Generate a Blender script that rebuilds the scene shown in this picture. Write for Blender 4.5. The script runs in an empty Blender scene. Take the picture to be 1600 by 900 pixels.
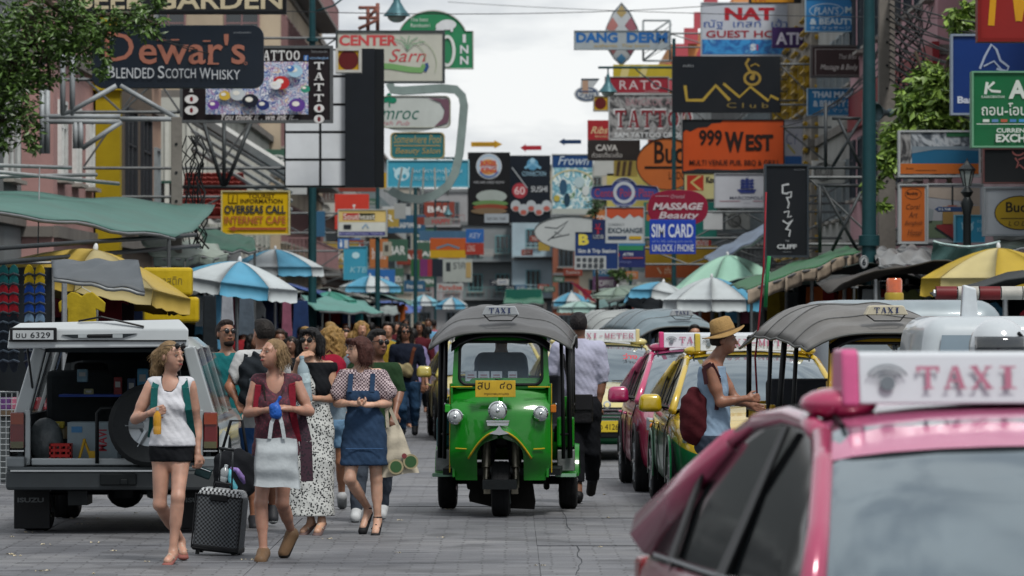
import bpy, bmesh, math, random
import numpy as np
from mathutils import Vector, Matrix, Euler
random.seed(7)
PI = math.pi
SC = bpy.context.scene
COL = SC.collection
F = 7500.0          # focal length in pixels of a 1600 px wide frame
HZ = 495.0          # row of the horizon
CAMH = 1.8
# ------------------------------------------------------------ camera
cd = bpy.data.cameras.new('camera'); cam = bpy.data.objects.new('camera', cd); COL.objects.link(cam)
cam.location = (0, 0, CAMH); cam.rotation_euler = (PI/2, 0, 0)
cd.sensor_width = 36; cd.lens = 36*F/1600; cd.shift_y = (HZ-450)/1600
cd.clip_start = 0.5; cd.clip_end = 5000
cd.dof.use_dof = True; cd.dof.focus_distance = 38.5; cd.dof.aperture_fstop = 6.6; cd.dof.aperture_blades = 0
SC.camera = cam
# ------------------------------------------------------------ sky
W = bpy.data.worlds.new('World'); SC.world = W; W.use_nodes = True
nt = W.node_tree; nt.nodes.clear()
def N(t, **k):
    n = nt.nodes.new(t)
    for a, b in k.items(): setattr(n, a, b)
    return n
SUN_EL, SUN_ROT = math.radians(58), math.radians(150)
sky = N('ShaderNodeTexSky', sky_type='NISHITA', sun_disc=False, sun_elevation=SUN_EL, sun_rotation=SUN_ROT)
tc = N('ShaderNodeTexCoord'); mp = N('ShaderNodeMapping'); mp.inputs['Scale'].default_value = (1.3, 1.3, 5.0)
no = N('ShaderNodeTexNoise'); no.inputs['Scale'].default_value = 7.5; no.inputs['Detail'].default_value = 9; no.inputs['Roughness'].default_value = .58
rp = N('ShaderNodeValToRGB')
e = rp.color_ramp.elements; e[0].position = .38; e[0].color = (3.9, 4.15, 4.5, 1); e[1].position = .56; e[1].color = (6.75, 6.85, 6.9, 1)
mx = N('ShaderNodeMix', data_type='RGBA'); mx.inputs[0].default_value = .93
bg = N('ShaderNodeBackground'); bg.inputs[1].default_value = .1
out = N('ShaderNodeOutputWorld')
L = nt.links.new
L(tc.outputs['Generated'], mp.inputs[0]); L(mp.outputs[0], no.inputs['Vector']); L(no.outputs[0], rp.inputs[0])
L(sky.outputs[0], mx.inputs[6]); L(rp.outputs[0], mx.inputs[7]); L(mx.outputs[2], bg.inputs[0]); L(bg.outputs[0], out.inputs[0])
# ------------------------------------------------------------ sun (soft, behind cloud)
sl = bpy.data.lights.new('sun', 'SUN'); sl.energy = 2.3; sl.angle = math.radians(13); sl.color = (1, .96, .9)
so = bpy.data.objects.new('sun', sl); COL.objects.link(so)
sd = Vector((math.sin(SUN_ROT)*math.cos(SUN_EL), math.cos(SUN_ROT)*math.cos(SUN_EL), math.sin(SUN_EL)))
so.rotation_euler = (-sd).to_track_quat('-Z', 'Y').to_euler()
so.location = (0, 0, 60)
SC.view_settings.view_transform = 'Standard'; SC.view_settings.look = 'None'; SC.view_settings.gamma = 1
SC.view_settings.exposure = 0.5
SC.cycles.use_denoising = True
SC.cycles.max_bounces = 6; SC.cycles.diffuse_bounces = 3; SC.cycles.glossy_bounces = 3; SC.cycles.transmission_bounces = 4
SC.cycles.transparent_max_bounces = 8; SC.cycles.caustics_reflective = False; SC.cycles.caustics_refractive = False

# ------------------------------------------------------------ helpers
def lin(h):
    if not isinstance(h, str): return tuple(h)
    h = h.lstrip('#'); r = []
    for i in (0, 2, 4):
        c = int(h[i:i+2], 16)/255
        r.append(c/12.92 if c <= .04045 else ((c+.055)/1.055)**2.4)
    return tuple(r)
MATS = {}
def mat(h, rough=.6, metal=0, var=.12, sc=6., bump=0., bsc=None, coat=0., dirt=0., spec=.5, emit=0, alpha=1, key=''):
    """procedural paint: base colour with grain, wear and fine relief"""
    k = (h, rough, metal, var, sc, bump, bsc, coat, dirt, spec, emit, alpha, key)
    if k in MATS: return MATS[k]
    m = bpy.data.materials.new('material'); m.use_nodes = True
    t = m.node_tree; b = t.nodes['Principled BSDF']; ln = t.links.new
    c = lin(h)
    co = t.nodes.new('ShaderNodeTexCoord')
    n1 = t.nodes.new('ShaderNodeTexNoise'); n1.inputs['Scale'].default_value = sc; n1.inputs['Detail'].default_value = 4
    n1.inputs['Roughness'].default_value = .65
    ln(co.outputs['Object'], n1.inputs['Vector'])
    r = t.nodes.new('ShaderNodeValToRGB'); e = r.color_ramp.elements
    e[0].position = .3; e[1].position = .7
    e[0].color = (*[x*(1-var) for x in c], 1); e[1].color = (*[min(1, x*(1+var)) for x in c], 1)
    ln(n1.outputs[0], r.inputs[0]); cur = r.outputs[0]
    if dirt:
        n2 = t.nodes.new('ShaderNodeTexNoise'); n2.inputs['Scale'].default_value = sc*.35; n2.inputs['Detail'].default_value = 8
        mp = t.nodes.new('ShaderNodeMapping'); mp.inputs['Scale'].default_value = (1, 1, .35)
        ln(co.outputs['Object'], mp.inputs[0]); ln(mp.outputs[0], n2.inputs['Vector'])
        rr = t.nodes.new('ShaderNodeMapRange'); rr.inputs[1].default_value = .45; rr.inputs[2].default_value = .75; rr.inputs[4].default_value = dirt
        ln(n2.outputs[0], rr.inputs[0])
        mm = t.nodes.new('ShaderNodeMix'); mm.data_type = 'RGBA'; mm.inputs[7].default_value = (.06, .055, .05, 1)
        ln(rr.outputs[0], mm.inputs[0]); ln(cur, mm.inputs[6]); cur = mm.outputs[2]
    ln(cur, b.inputs['Base Color'])
    b.inputs['Roughness'].default_value = rough; b.inputs['Metallic'].default_value = metal
    b.inputs['Specular IOR Level'].default_value = spec if rough < .3 or spec < .5 else .22
    if coat: b.inputs['Coat Weight'].default_value = coat; b.inputs['Coat Roughness'].default_value = .06
    if emit: ln(cur, b.inputs['Emission Color']); b.inputs['Emission Strength'].default_value = emit
    if alpha < 1: b.inputs['Alpha'].default_value = alpha
    if bump:
        n3 = t.nodes.new('ShaderNodeTexNoise'); n3.inputs['Scale'].default_value = bsc or sc*4; n3.inputs['Detail'].default_value = 3
        ln(co.outputs['Object'], n3.inputs['Vector'])
        bp = t.nodes.new('ShaderNodeBump'); bp.inputs['Strength'].default_value = bump; bp.inputs['Distance'].default_value = .02
        ln(n3.outputs[0], bp.inputs['Height']); ln(bp.outputs[0], b.inputs['Normal'])
    MATS[k] = m; return m
def nodemat(key, build):
    """custom procedural material: build(tree, principled, link, texcoord)"""
    if key in MATS: return MATS[key]
    m = bpy.data.materials.new('material'); m.use_nodes = True; t = m.node_tree
    build(t, t.nodes['Principled BSDF'], t.links.new, t.nodes.new('ShaderNodeTexCoord'))
    MATS[key] = m; return m
def ramp(t, pts, interp='LINEAR'):
    r = t.nodes.new('ShaderNodeValToRGB'); cr = r.color_ramp; cr.interpolation = interp
    cr.elements[0].position = pts[0][0]; cr.elements[0].color = (*lin(pts[0][1]), 1)
    cr.elements[1].position = pts[-1][0]; cr.elements[1].color = (*lin(pts[-1][1]), 1)
    for p, c in pts[1:-1]:
        e = cr.elements.new(p); e.color = (*lin(c), 1)
    return r
def texnode(t, ln, co, kind, scale, out='Object', mapping=None, **k):
    n = t.nodes.new(kind)
    if 'Scale' in n.inputs: n.inputs['Scale'].default_value = scale
    for a, b in k.items():
        if a in n.inputs: n.inputs[a].default_value = b
        else: setattr(n, a, b)
    src = co.outputs[out]
    if mapping:
        mp = t.nodes.new('ShaderNodeMapping'); mp.inputs['Scale'].default_value = mapping
        ln(src, mp.inputs[0]); src = mp.outputs[0]
    ln(src, n.inputs['Vector']); return n
STEEL = lambda: mat('#8b8f92', .45, .6, .2, 9, dirt=.3)
DARKM = lambda: mat('#15191b', .5, .3, .2, 9)
CHROME = lambda: mat('#c6cacd', .14, 1, .05, 9)
RUBBER = lambda: mat('#17181a', .8, 0, .2, 12, bump=.2)
BLACKP = lambda: mat('#0d0f12', .45, 0, .2, 9)
GLASSD = lambda: mat('#1b2226', .06, .0, .1, 3, spec=.9)

class MB:
    """mesh builder collecting solids into one mesh"""
    def __init__(s): s.v = []; s.f = []; s.m = []
    def add(s, vs, fs, mi=0, M=None):
        n = len(s.v)
        s.v += [tuple(M @ Vector(p)) for p in vs] if M is not None else [tuple(p) for p in vs]
        s.f += [tuple(i+n for i in f) for f in fs]; s.m += [mi]*len(fs); return s
    def box(s, c, d, M=None, mi=0, taper=1.0):
        x, y, z = d[0]/2, d[1]/2, d[2]/2; cx, cy, cz = c; t = taper
        vs = [(cx-x, cy-y, cz-z), (cx+x, cy-y, cz-z), (cx+x, cy+y, cz-z), (cx-x, cy+y, cz-z),
              (cx-x*t, cy-y*t, cz+z), (cx+x*t, cy-y*t, cz+z), (cx+x*t, cy+y*t, cz+z), (cx-x*t, cy+y*t, cz+z)]
        return s.add(vs, [(0, 3, 2, 1), (4, 5, 6, 7), (0, 1, 5, 4), (1, 2, 6, 5), (2, 3, 7, 6), (3, 0, 4, 7)], mi, M)
    def tube(s, pts, r, n=8, mi=0, M=None, cap=True, closed=False):
        pts = [Vector(p) for p in pts]; k = len(pts)
        rs = r if hasattr(r, '__len__') else [r]*k
        vs = []; up = None
        for i, p in enumerate(pts):
            if closed: d = pts[(i+1) % k]-pts[i-1]
            else: d = pts[min(i+1, k-1)]-pts[max(i-1, 0)]
            if d.length < 1e-9: d = Vector((0, 0, 1))
            d.normalize()
            if up is None: up = Vector((0, 0, 1)) if abs(d.z) < .9 else Vector((0, 1, 0))
            a = d.cross(up)
            if a.length < 1e-6: a = d.orthogonal()
            a.normalize(); b = d.cross(a); up = a.cross(d)
            for j in range(n):
                t = 2*PI*j/n; vs.append(p+(a*math.cos(t)+b*math.sin(t))*rs[i])
        fs = []
        for i in range(k if closed else k-1):
            q = (i+1) % k
            for j in range(n):
                fs.append((i*n+j, i*n+(j+1) % n, q*n+(j+1) % n, q*n+j))
        if cap and not closed: fs += [tuple(range(n))[::-1], tuple(range((k-1)*n, k*n))]
        return s.add(vs, fs, mi, M)
    def lathe(s, prof, c=(0, 0, 0), n=20, mi=0, M=None, axis='z', a0=0, a1=2*PI):
        vs = []; full = abs(a1-a0-2*PI) < 1e-6; m = n if full else n+1
        for r, z in prof:
            for j in range(m):
                t = a0+(a1-a0)*j/n; x, y = r*math.cos(t), r*math.sin(t)
                p = (x, y, z) if axis == 'z' else ((x, z, y) if axis == 'y' else (z, x, y))
                vs.append((p[0]+c[0], p[1]+c[1], p[2]+c[2]))
        fs = []
        for i in range(len(prof)-1):
            for j in range(n):
                q = (j+1) % m if full else j+1
                fs.append((i*m+j, i*m+q, (i+1)*m+q, (i+1)*m+j))
        return s.add(vs, fs, mi, M)
    def prism(s, poly, y0, y1, mi=0, M=None):
        """poly in x,z; extruded along y"""
        n = len(poly)
        vs = [(x, y0, z) for x, z in poly]+[(x, y1, z) for x, z in poly]
        fs = [tuple(range(n)), tuple(range(2*n-1, n-1, -1))]+[(i, i+n, (i+1) % n+n, (i+1) % n) for i in range(n)]
        return s.add(vs, fs, mi, M)
    def grid(s, fn, nu, nv, mi=0, M=None, thick=0, cu=False):
        vs = [fn(i/nu, j/nv) for i in range(nu+1) for j in range(nv+1)]
        fs = [(i*(nv+1)+j, (i+1)*(nv+1)+j, (i+1)*(nv+1)+j+1, i*(nv+1)+j+1) for i in range(nu) for j in range(nv)]
        if thick:
            V = [Vector(v) for v in vs]; nn = [Vector((0, 0, 0)) for _ in V]
            for f in fs:
                a = (V[f[2]]-V[f[0]]).cross(V[f[3]]-V[f[1]])
                for i in f: nn[i] += a
            n = len(V)
            vs2 = [v-(q.normalized() if q.length > 0 else Vector((0, 0, 1)))*thick for v, q in zip(V, nn)]
            fs2 = [tuple(i+n for i in f[::-1]) for f in fs]
            bd = [i*(nv+1) for i in range(nu+1)]+[nu*(nv+1)+j for j in range(1, nv+1)]+[i*(nv+1)+nv for i in range(nu-1, -1, -1)]+[j for j in range(nv-1, 0, -1)]
            side = [(bd[i], bd[i]+n, bd[(i+1) % len(bd)]+n, bd[(i+1) % len(bd)])[::-1] for i in range(len(bd))]
            return s.add(list(vs)+vs2, fs+fs2+side, mi, M)
        return s.add(vs, fs, mi, M)
    def ell(s, c, r, n=12, m=8, mi=0, M=None):
        prof = [(math.sin(PI*i/m), -math.cos(PI*i/m)) for i in range(m+1)]
        vs = [(c[0]+p*r[0]*math.cos(2*PI*j/n), c[1]+p*r[1]*math.sin(2*PI*j/n), c[2]+z*r[2]) for p, z in prof for j in range(n)]
        fs = [(i*n+j, i*n+(j+1) % n, (i+1)*n+(j+1) % n, (i+1)*n+j) for i in range(m) for j in range(n)]
        return s.add(vs, fs, mi, M)
def link_mesh(name, me, m, parent=None, smooth=False):
    o = bpy.data.objects.new(name, me); COL.objects.link(o)
    ms = m if isinstance(m, (list, tuple)) else [m]
    for x in ms: me.materials.append(x)
    if smooth: me.polygons.foreach_set('use_smooth', [True]*len(me.polygons))
    if parent is not None: o.parent = parent
    return o
def obj(name, mb, m, parent=None, smooth=False, bevel=0, bseg=2, weld=True, loc=None, rot=None, sub=0, auto=None, **props):
    me = bpy.data.meshes.new(name); me.from_pydata(mb.v, [], mb.f)
    me.polygons.foreach_set('material_index', mb.m)
    if weld or smooth:
        bm = bmesh.new(); bm.from_mesh(me); bmesh.ops.remove_doubles(bm, verts=bm.verts, dist=1e-5)
        bmesh.ops.dissolve_degenerate(bm, edges=bm.edges, dist=1e-6)
        bmesh.ops.recalc_face_normals(bm, faces=bm.faces)
        if auto is not None:
            for e in bm.edges:
                if len(e.link_faces) == 2 and e.calc_face_angle(0) > math.radians(auto): e.smooth = False
        bm.to_mesh(me); bm.free()
    o = link_mesh(name, me, m, parent, smooth or auto is not None)
    if bevel:
        b = o.modifiers.new('bevel', 'BEVEL'); b.width = bevel; b.segments = bseg; b.limit_method = 'ANGLE'; b.angle_limit = math.radians(35)
    if sub:
        b = o.modifiers.new('sub', 'SUBSURF'); b.levels = sub; b.render_levels = sub
    if loc is not None: o.location = loc
    if rot is not None: o.rotation_euler = rot
    for k, v in props.items(): o[k] = v
    return o
LABELS = {}
def thing(name, label, cat, loc=(0, 0, 0), rotz=0, group=None):
    o = bpy.data.objects.new(name, None); COL.objects.link(o); o.empty_display_size = .1
    o.location = loc; o.rotation_euler = (0, 0, rotz); tag(o, label, cat, group); return o
def tag(o, label, cat, group=None, kind=None):
    o['label'] = label; o['category'] = cat
    if group: o['group'] = group
    if kind: o['kind'] = kind
    return o
def struct(name, mb, m, parent=None, **k):
    o = obj(name, mb, m, parent, **k)
    if parent is None: o['kind'] = 'structure'
    return o
def dup(root, loc=None, rotz=None, label=None, group=None):
    def cp(o, p):
        c = o.copy(); COL.objects.link(c)
        if p is not None: c.parent = p
        for ch in list(o.children): cp(ch, c)
        return c
    r = cp(root, None)
    if loc is not None: r.location = loc
    if rotz is not None: r.rotation_euler = (0, 0, rotz)
    if label: r['label'] = label
    if group: r['group'] = group
    return r
def P(px, py, s): return Vector(((px-800)/s, F/s, CAMH-(py-HZ)/s))   # a photo point at px-per-metre scale s
def inst(name, me, parent, loc=(0, 0, 0), rot=(0, 0, 0), scale=(1, 1, 1)):
    o = bpy.data.objects.new(name, me); COL.objects.link(o); o.parent = parent
    o.location = loc; o.rotation_euler = rot; o.scale = scale; return o
def basis(o, d, up=(0, 0, 1)):
    """matrix whose z runs along d"""
    d = Vector(d).normalized(); q = d.to_track_quat('Z', 'Y').to_matrix().to_4x4(); q.translation = Vector(o); return q
# lettering ------------------------------------------------------------
TXT = {}
def text_geo(s, bold=0., shear=0., space=1.0):
    k = (s, bold, shear, space)
    if k in TXT: return TXT[k]
    cu = bpy.data.curves.new('t', 'FONT'); cu.body = s; cu.size = 1; cu.offset = bold; cu.shear = shear; cu.space_character = space
    cu.resolution_u = 3; cu.align_x = 'LEFT'
    o = bpy.data.objects.new('t', cu); ev = o; me = o.to_mesh()
    vs = [tuple(v.co) for v in me.vertices]; fs = [tuple(p.vertices) for p in me.polygons]
    ev.to_mesh_clear(); bpy.data.objects.remove(o); bpy.data.curves.remove(cu)
    if not vs: vs = [(0, 0, 0), (1, 0, 0), (0, 1, 0)]; fs = [(0, 1, 2)]
    xs = [v[0] for v in vs]; ys = [v[1] for v in vs]
    TXT[k] = (vs, fs, min(xs), max(xs), min(ys), max(ys)); return TXT[k]
SER = {  # slab lettering: strokes (x0,z0,x1,z1,width), serifs drawn as bars
 'T': [(0, .93, 1, .93, .14), (.5, 0, .5, 1, .2), (.07, .72, .07, 1, .12), (.93, .72, .93, 1, .12), (.28, .04, .72, .04, .08)],
 'A': [(.14, 0, .46, 1, .1), (.54, 1, .84, 0, .22), (.28, .36, .7, .36, .1), (0, .04, .32, .04, .08), (.62, .04, 1, .04, .08)],
 'X': [(.14, 0, .84, 1, .1), (.16, 1, .86, 0, .22), (0, .04, .34, .04, .08), (.6, .04, 1, .04, .08), (0, .96, .38, .96, .08), (.64, .96, .98, .96, .08)],
 'I': [(.5, 0, .5, 1, .3), (.15, .04, .85, .04, .08), (.15, .96, .85, .96, .08)],
 'N': [(.16, 0, .16, 1, .12), (.16, 1, .84, 0, .22), (.84, 0, .84, 1, .12), (0, .04, .34, .04, .08), (0, .96, .28, .96, .08), (.68, .96, 1, .96, .08)],
 'O': [(.5+.38*math.cos(t*PI/6), .5+.42*math.sin(t*PI/6), .5+.38*math.cos((t+1)*PI/6), .5+.42*math.sin((t+1)*PI/6), .2 if t in (0, 11, 5, 6, 1, 4, 7, 10) else .1) for t in range(12)],
 'R': [(.2, 0, .2, 1, .18), (.2, .95, .7, .93, .09), (.72, .93, .82, .72, .18), (.82, .72, .66, .5, .18), (.2, .5, .68, .5, .09), (.5, .5, .9, 0, .2), (.02, .04, .4, .04, .08), (.7, .04, 1, .04, .08), (.02, .96, .2, .96, .08)],
 'E': [(.22, 0, .22, 1, .2), (.05, .95, .9, .95, .1), (.22, .5, .7, .5, .1), (.05, .05, .95, .05, .1), (.88, .7, .88, 1, .08), (.92, 0, .92, .3, .08), (.7, .38, .7, .62, .08)],
 'M': [(.14, 0, .14, 1, .1), (.14, 1, .5, .1, .18), (.5, .1, .84, 1, .09), (.86, 0, .86, 1, .2), (0, .04, .3, .04, .08), (0, .96, .22, .96, .08), (.68, .04, 1, .04, .08), (.8, .96, 1, .96, .08)],
 '-': [(.2, .45, .8, .45, .14)], ' ': [],
}
def stroke_quads(x0, z0, x1, z1, w):
    d = Vector((x1-x0, z1-z0)); L_ = d.length or 1; n = Vector((-d.y, d.x))/L_*w/2
    return [(x0+n.x, z0+n.y), (x1+n.x, z1+n.y), (x1-n.x, z1-n.y), (x0-n.x, z0-n.y)]
def letters(mb, s, x0, z0, x1, z1, y=0, M=None, bold=0., shear=0., serif=False, space=1.0, mi=0, rot=0):
    """lettering fitted into a box on the plane facing -y"""
    if serif:
        n = len(s); cw = (x1-x0)/n; h = z1-z0
        for i, ch in enumerate(s):
            k = -1
            for a, b, c, d, w in SER.get(ch, []):
                k += 1
                q = [(x0+cw*(i+.06+.86*p), z0+h*r) for p, r in stroke_quads(a, b, c, d, w)]
                mb.add([(p, y-.0004*k, r) for p, r in q], [(0, 1, 2, 3)], mi, M)
        return
    vs, fs, a, b, c, d = text_geo(s, bold, shear, space)
    sx = (x1-x0)/max(b-a, 1e-6); sz = (z1-z0)/max(d-c, 1e-6)
    P_ = [(x0+(v[0]-a)*sx, y, z0+(v[1]-c)*sz) for v in vs]
    if rot:
        cx, cz = (x0+x1)/2, (z0+z1)/2; C_, S_ = math.cos(rot), math.sin(rot)
        P_ = [(cx+(p[0]-cx)*C_-(p[2]-cz)*S_, y, cz+(p[0]-cx)*S_+(p[2]-cz)*C_) for p in P_]
    mb.add(P_, fs, mi, M)
# ------------------------------------------------------------ ground, road, kerbs
def m_ground(t, b, ln, co):
    n = texnode(t, ln, co, 'ShaderNodeTexNoise', .8, Detail=8)
    r = ramp(t, [(.3, '#3c3f42'), (.7, '#525558')]); ln(n.outputs[0], r.inputs[0]); ln(r.outputs[0], b.inputs['Base Color']); b.inputs['Roughness'].default_value = .9
struct('ground', MB().grid(lambda u, v: (-900+1800*u, -200+2800*v, -.16), 8, 8), nodemat('ground', m_ground), weld=False)
def m_slab(t, b, ln, co):
    """stamped concrete: small running blocks pressed into each slab, oil and dust"""
    br = t.nodes.new('ShaderNodeTexBrick'); br.inputs['Scale'].default_value = 1
    br.inputs['Brick Width'].default_value = .34; br.inputs['Row Height'].default_value = .17; br.inputs['Mortar Size'].default_value = .008
    br.inputs['Mortar Smooth'].default_value = .2
    br.inputs['Color1'].default_value = (.082, .086, .094, 1); br.inputs['Color2'].default_value = (.122, .127, .137, 1); br.inputs['Mortar'].default_value = (.045, .047, .051, 1)
    nz = texnode(t, ln, co, 'ShaderNodeTexNoise', 2.2, out='Generated', Detail=3)
    geo = t.nodes.new('ShaderNodeNewGeometry')
    mv = t.nodes.new('ShaderNodeVectorMath'); mv.operation = 'MULTIPLY_ADD'; mv.inputs[1].default_value = (.10, .10, 0)
    wn = t.nodes.new('ShaderNodeTexNoise'); wn.inputs['Scale'].default_value = 2.4; wn.inputs['Detail'].default_value = 3; ln(geo.outputs['Position'], wn.inputs['Vector'])
    ln(wn.outputs['Color'], mv.inputs[0]); ln(geo.outputs['Position'], mv.inputs[2]); ln(mv.outputs[0], br.inputs['Vector'])
    n = t.nodes.new('ShaderNodeTexNoise'); n.inputs['Scale'].default_value = .55; n.inputs['Detail'].default_value = 9; n.inputs['Roughness'].default_value = .6
    ln(geo.outputs['Position'], n.inputs['Vector'])
    r = ramp(t, [(.3, (.55, .56, .6)), (.48, (.95, .95, .97)), (.7, (1.35, 1.32, 1.27))]); ln(n.outputs[0], r.inputs[0])
    m = t.nodes.new('ShaderNodeMix'); m.data_type = 'RGBA'; m.blend_type = 'MULTIPLY'; m.inputs[0].default_value = 1
    ln(br.outputs['Color'], m.inputs[6]); ln(r.outputs[0], m.inputs[7])
    n2 = t.nodes.new('ShaderNodeTexNoise'); n2.inputs['Scale'].default_value = 60; n2.inputs['Detail'].default_value = 3; ln(geo.outputs['Position'], n2.inputs['Vector'])
    r2 = ramp(t, [(.35, (.85, .85, .85)), (.65, (1.15, 1.15, 1.15))]); ln(n2.outputs[0], r2.inputs[0])
    n4 = t.nodes.new('ShaderNodeTexNoise'); n4.inputs['Scale'].default_value = 1.3; n4.inputs['Detail'].default_value = 5; n4.inputs['Distortion'].default_value = .6; ln(geo.outputs['Position'], n4.inputs['Vector'])
    r4 = ramp(t, [(.36, (.45, .45, .46)), (.43, (.95, .95, .95)), (.6, (1, 1, 1)), (.66, (1.18, 1.17, 1.14))]); ln(n4.outputs[0], r4.inputs[0])
    m4 = t.nodes.new('ShaderNodeMix'); m4.data_type = 'RGBA'; m4.blend_type = 'MULTIPLY'; m4.inputs[0].default_value = .8; ln(m.outputs[2], m4.inputs[6]); ln(r4.outputs[0], m4.inputs[7]); m = m4
    m2 = t.nodes.new('ShaderNodeMix'); m2.data_type = 'RGBA'; m2.blend_type = 'MULTIPLY'; m2.inputs[0].default_value = 1
    ln(m.outputs[2], m2.inputs[6]); ln(r2.outputs[0], m2.inputs[7]); ln(m2.outputs[2], b.inputs['Base Color'])
    b.inputs['Roughness'].default_value = .62
    bp = t.nodes.new('ShaderNodeBump'); bp.inputs['Strength'].default_value = .5; bp.inputs['Distance'].default_value = .012
    ad = t.nodes.new('ShaderNodeMath'); ad.operation = 'MULTIPLY_ADD'; ad.inputs[1].default_value = -1.2
    ln(br.outputs['Fac'], ad.inputs[0]); ln(wn.outputs[0], ad.inputs[2]); ln(ad.outputs[0], bp.inputs['Height']); ln(bp.outputs[0], b.inputs['Normal'])
RX0, RX1 = -6.0, 6.4
road = struct('road', MB().box(((RX0+RX1)/2, 220, -.058), (RX1-RX0, 460, .1)), nodemat('slab', m_slab), weld=False)
SL = [MB().box((0, 0, -.012), (2.060, 2.593, .024+.004*k)) for k in range(3)]
sm = []
for k, b_ in enumerate(SL):
    me = bpy.data.meshes.new('road_slab'); me.from_pydata(b_.v, [], b_.f); me.materials.append(nodemat('slab', m_slab)); sm.append(me)
rr = random.Random(3)
for j in range(26):
    for i in range(6):
        inst('road_slab', sm[rr.randrange(3)], road, (RX0+1.033+2.066*i+rr.uniform(-.006, .006), 26+2.6*j+rr.uniform(-.01, .01), rr.uniform(-.003, .003)), (rr.uniform(-.001, .001), rr.uniform(-.0012, .0012), 0))
struct('far_road', MB().box(((RX0+RX1)/2, 92+180, -.014), (RX1-RX0-.02, 362, .028)), nodemat('slab', m_slab), weld=False)
# long crack wandering across the slabs
cr = MB(); pts = [(880, 800), (893, 830), (904, 855), (907, 880), (903, 905)]
cp = [P(x, y, (y-HZ)/CAMH) for x, y in pts]
q = []
for i in range(len(cp)-1):
    for k in range(5):
        t_ = k/5; p = cp[i].lerp(cp[i+1], t_); q.append((p.x+rr.uniform(-.02, .02), p.y, .0))
for i in range(len(q)-1):
    w = .003
    cr.add([(q[i][0]-w, q[i][1], .0045), (q[i][0]+w, q[i][1], .0045), (q[i+1][0]+w, q[i+1][1], .0045), (q[i+1][0]-w, q[i+1][1], .0045)], [(0, 1, 2, 3)])
obj('crack', cr, mat('#33363a', .9), road, weld=False)
pm = mat('#74777a', .8, 0, .25, 1.2, bump=.3, dirt=.5)
def pavement(name, x0, x1):
    p = struct(name, MB().box(((x0+x1)/2, 220, -.01), (x1-x0, 460, .26)), pm, weld=False)
    kx = x1+.08 if x0 < 0 else x0-.08
    me = bpy.data.meshes.new('kerb_stone'); b_ = MB().box((0, 0, -.0), (.158, .985, .25)); me.from_pydata(b_.v, [], b_.f); me.materials.append(mat('#85878a', .8, 0, .2, 3, dirt=.4))
    for k in range(60): inst('kerb_stone', me, p, (kx, 25.5+k, -.003))
    return p
pavement('pavement_left', -16, RX0-.16); pavement('pavement_right', RX1+.16, 16)
# litter and leaf scraps
lt = MB()
for (x, y) in [(20, 840), (42, 833), (10, 867), (75, 852), (20, 868), (30, 870), (58, 894), (70, 893), (145, 898), (178, 862), (146, 849), (118, 811), (160, 811), (387, 876), (130, 820), (218, 803), (623, 814), (686, 841), (622, 865), (944, 810), (938, 856), (844, 885), (948, 774), (232, 879), (1180, 760), (1135, 797), (510, 843), (700, 797)]:
    for k in range(3):
        p = P(x+rr.uniform(-9, 9), y+rr.uniform(-3, 3), (y-HZ)/CAMH); a = rr.uniform(0, 3); r = rr.uniform(.008, .022)
        c, s_ = math.cos(a)*r, math.sin(a)*r
        lt.add([(p.x-c, p.y-s_, .006), (p.x+s_, p.y-c, .012), (p.x+c, p.y+s_, .007), (p.x-s_*.6, p.y+c*.6, .016)], [(0, 1, 2, 3)])
lo = obj('litter', lt, mat('#b5ab92', .8, 0, .4, 30), weld=False); tag(lo, 'pale leaf and paper scraps scattered over the road', 'litter', kind='stuff')
# ------------------------------------------------------------ buildings
WF = {}
def win_mesh(w, h, fcol, mull=1, trans=1, depth=.09):
    k = (round(w, 2), round(h, 2), fcol, mull, trans)
    if k in WF: return WF[k]
    f = MB(); t = .07
    f.box((-w/2+t/2, 0, 0), (t, depth, h)); f.box((w/2-t/2, 0, 0), (t, depth, h))
    f.box((0, 0, h/2-t/2), (w-2*t, depth, t)); f.box((0, 0, -h/2+t/2), (w-2*t, depth, t))
    for i in range(mull): f.box((-w/2+w*(i+1)/(mull+1), 0, 0), (.05, depth*.7, h-2*t))
    for i in range(trans): f.box((0, 0.005, h/2-h*(i+1)/(trans+2)), (w-2*t, depth*.5, .045))
    fm = bpy.data.meshes.new('window'); fm.from_pydata(f.v, [], f.f); fm.materials.append(mat(fcol, .6, 0, .15, 5))
    g = MB().box((0, .02, 0), (w-2*t+.01, .02, h-2*t+.01)); gm = bpy.data.meshes.new('pane'); gm.from_pydata(g.v, [], g.f); gm.materials.append(GLASSD())
    s = MB().box((0, -.06, -h/2-.04), (w+.2, .2, .07)); sm_ = bpy.data.meshes.new('sill'); sm_.from_pydata(s.v, [], s.f); sm_.materials.append(mat('#8d8a84', .8, 0, .2, 5))
    WF[k] = (fm, gm, sm_); return WF[k]
def windows(par, org, rz, w, h, xs, zs, fcol='#7d868a', mull=1, trans=1, lit=None):
    """windows on the wall plane through org turned rz; xs along the wall, zs heights"""
    fm, gm, sm_ = win_mesh(w, h, fcol, mull, trans)
    R_ = Matrix.Rotation(rz, 4, 'Z')
    for z in zs:
        for x in xs:
            p = Vector(org)+R_ @ Vector((x, -.035, z))
            f = inst('window', fm, par, p, (0, 0, rz)); inst('pane', gm, f); inst('sill', sm_, f)
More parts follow.
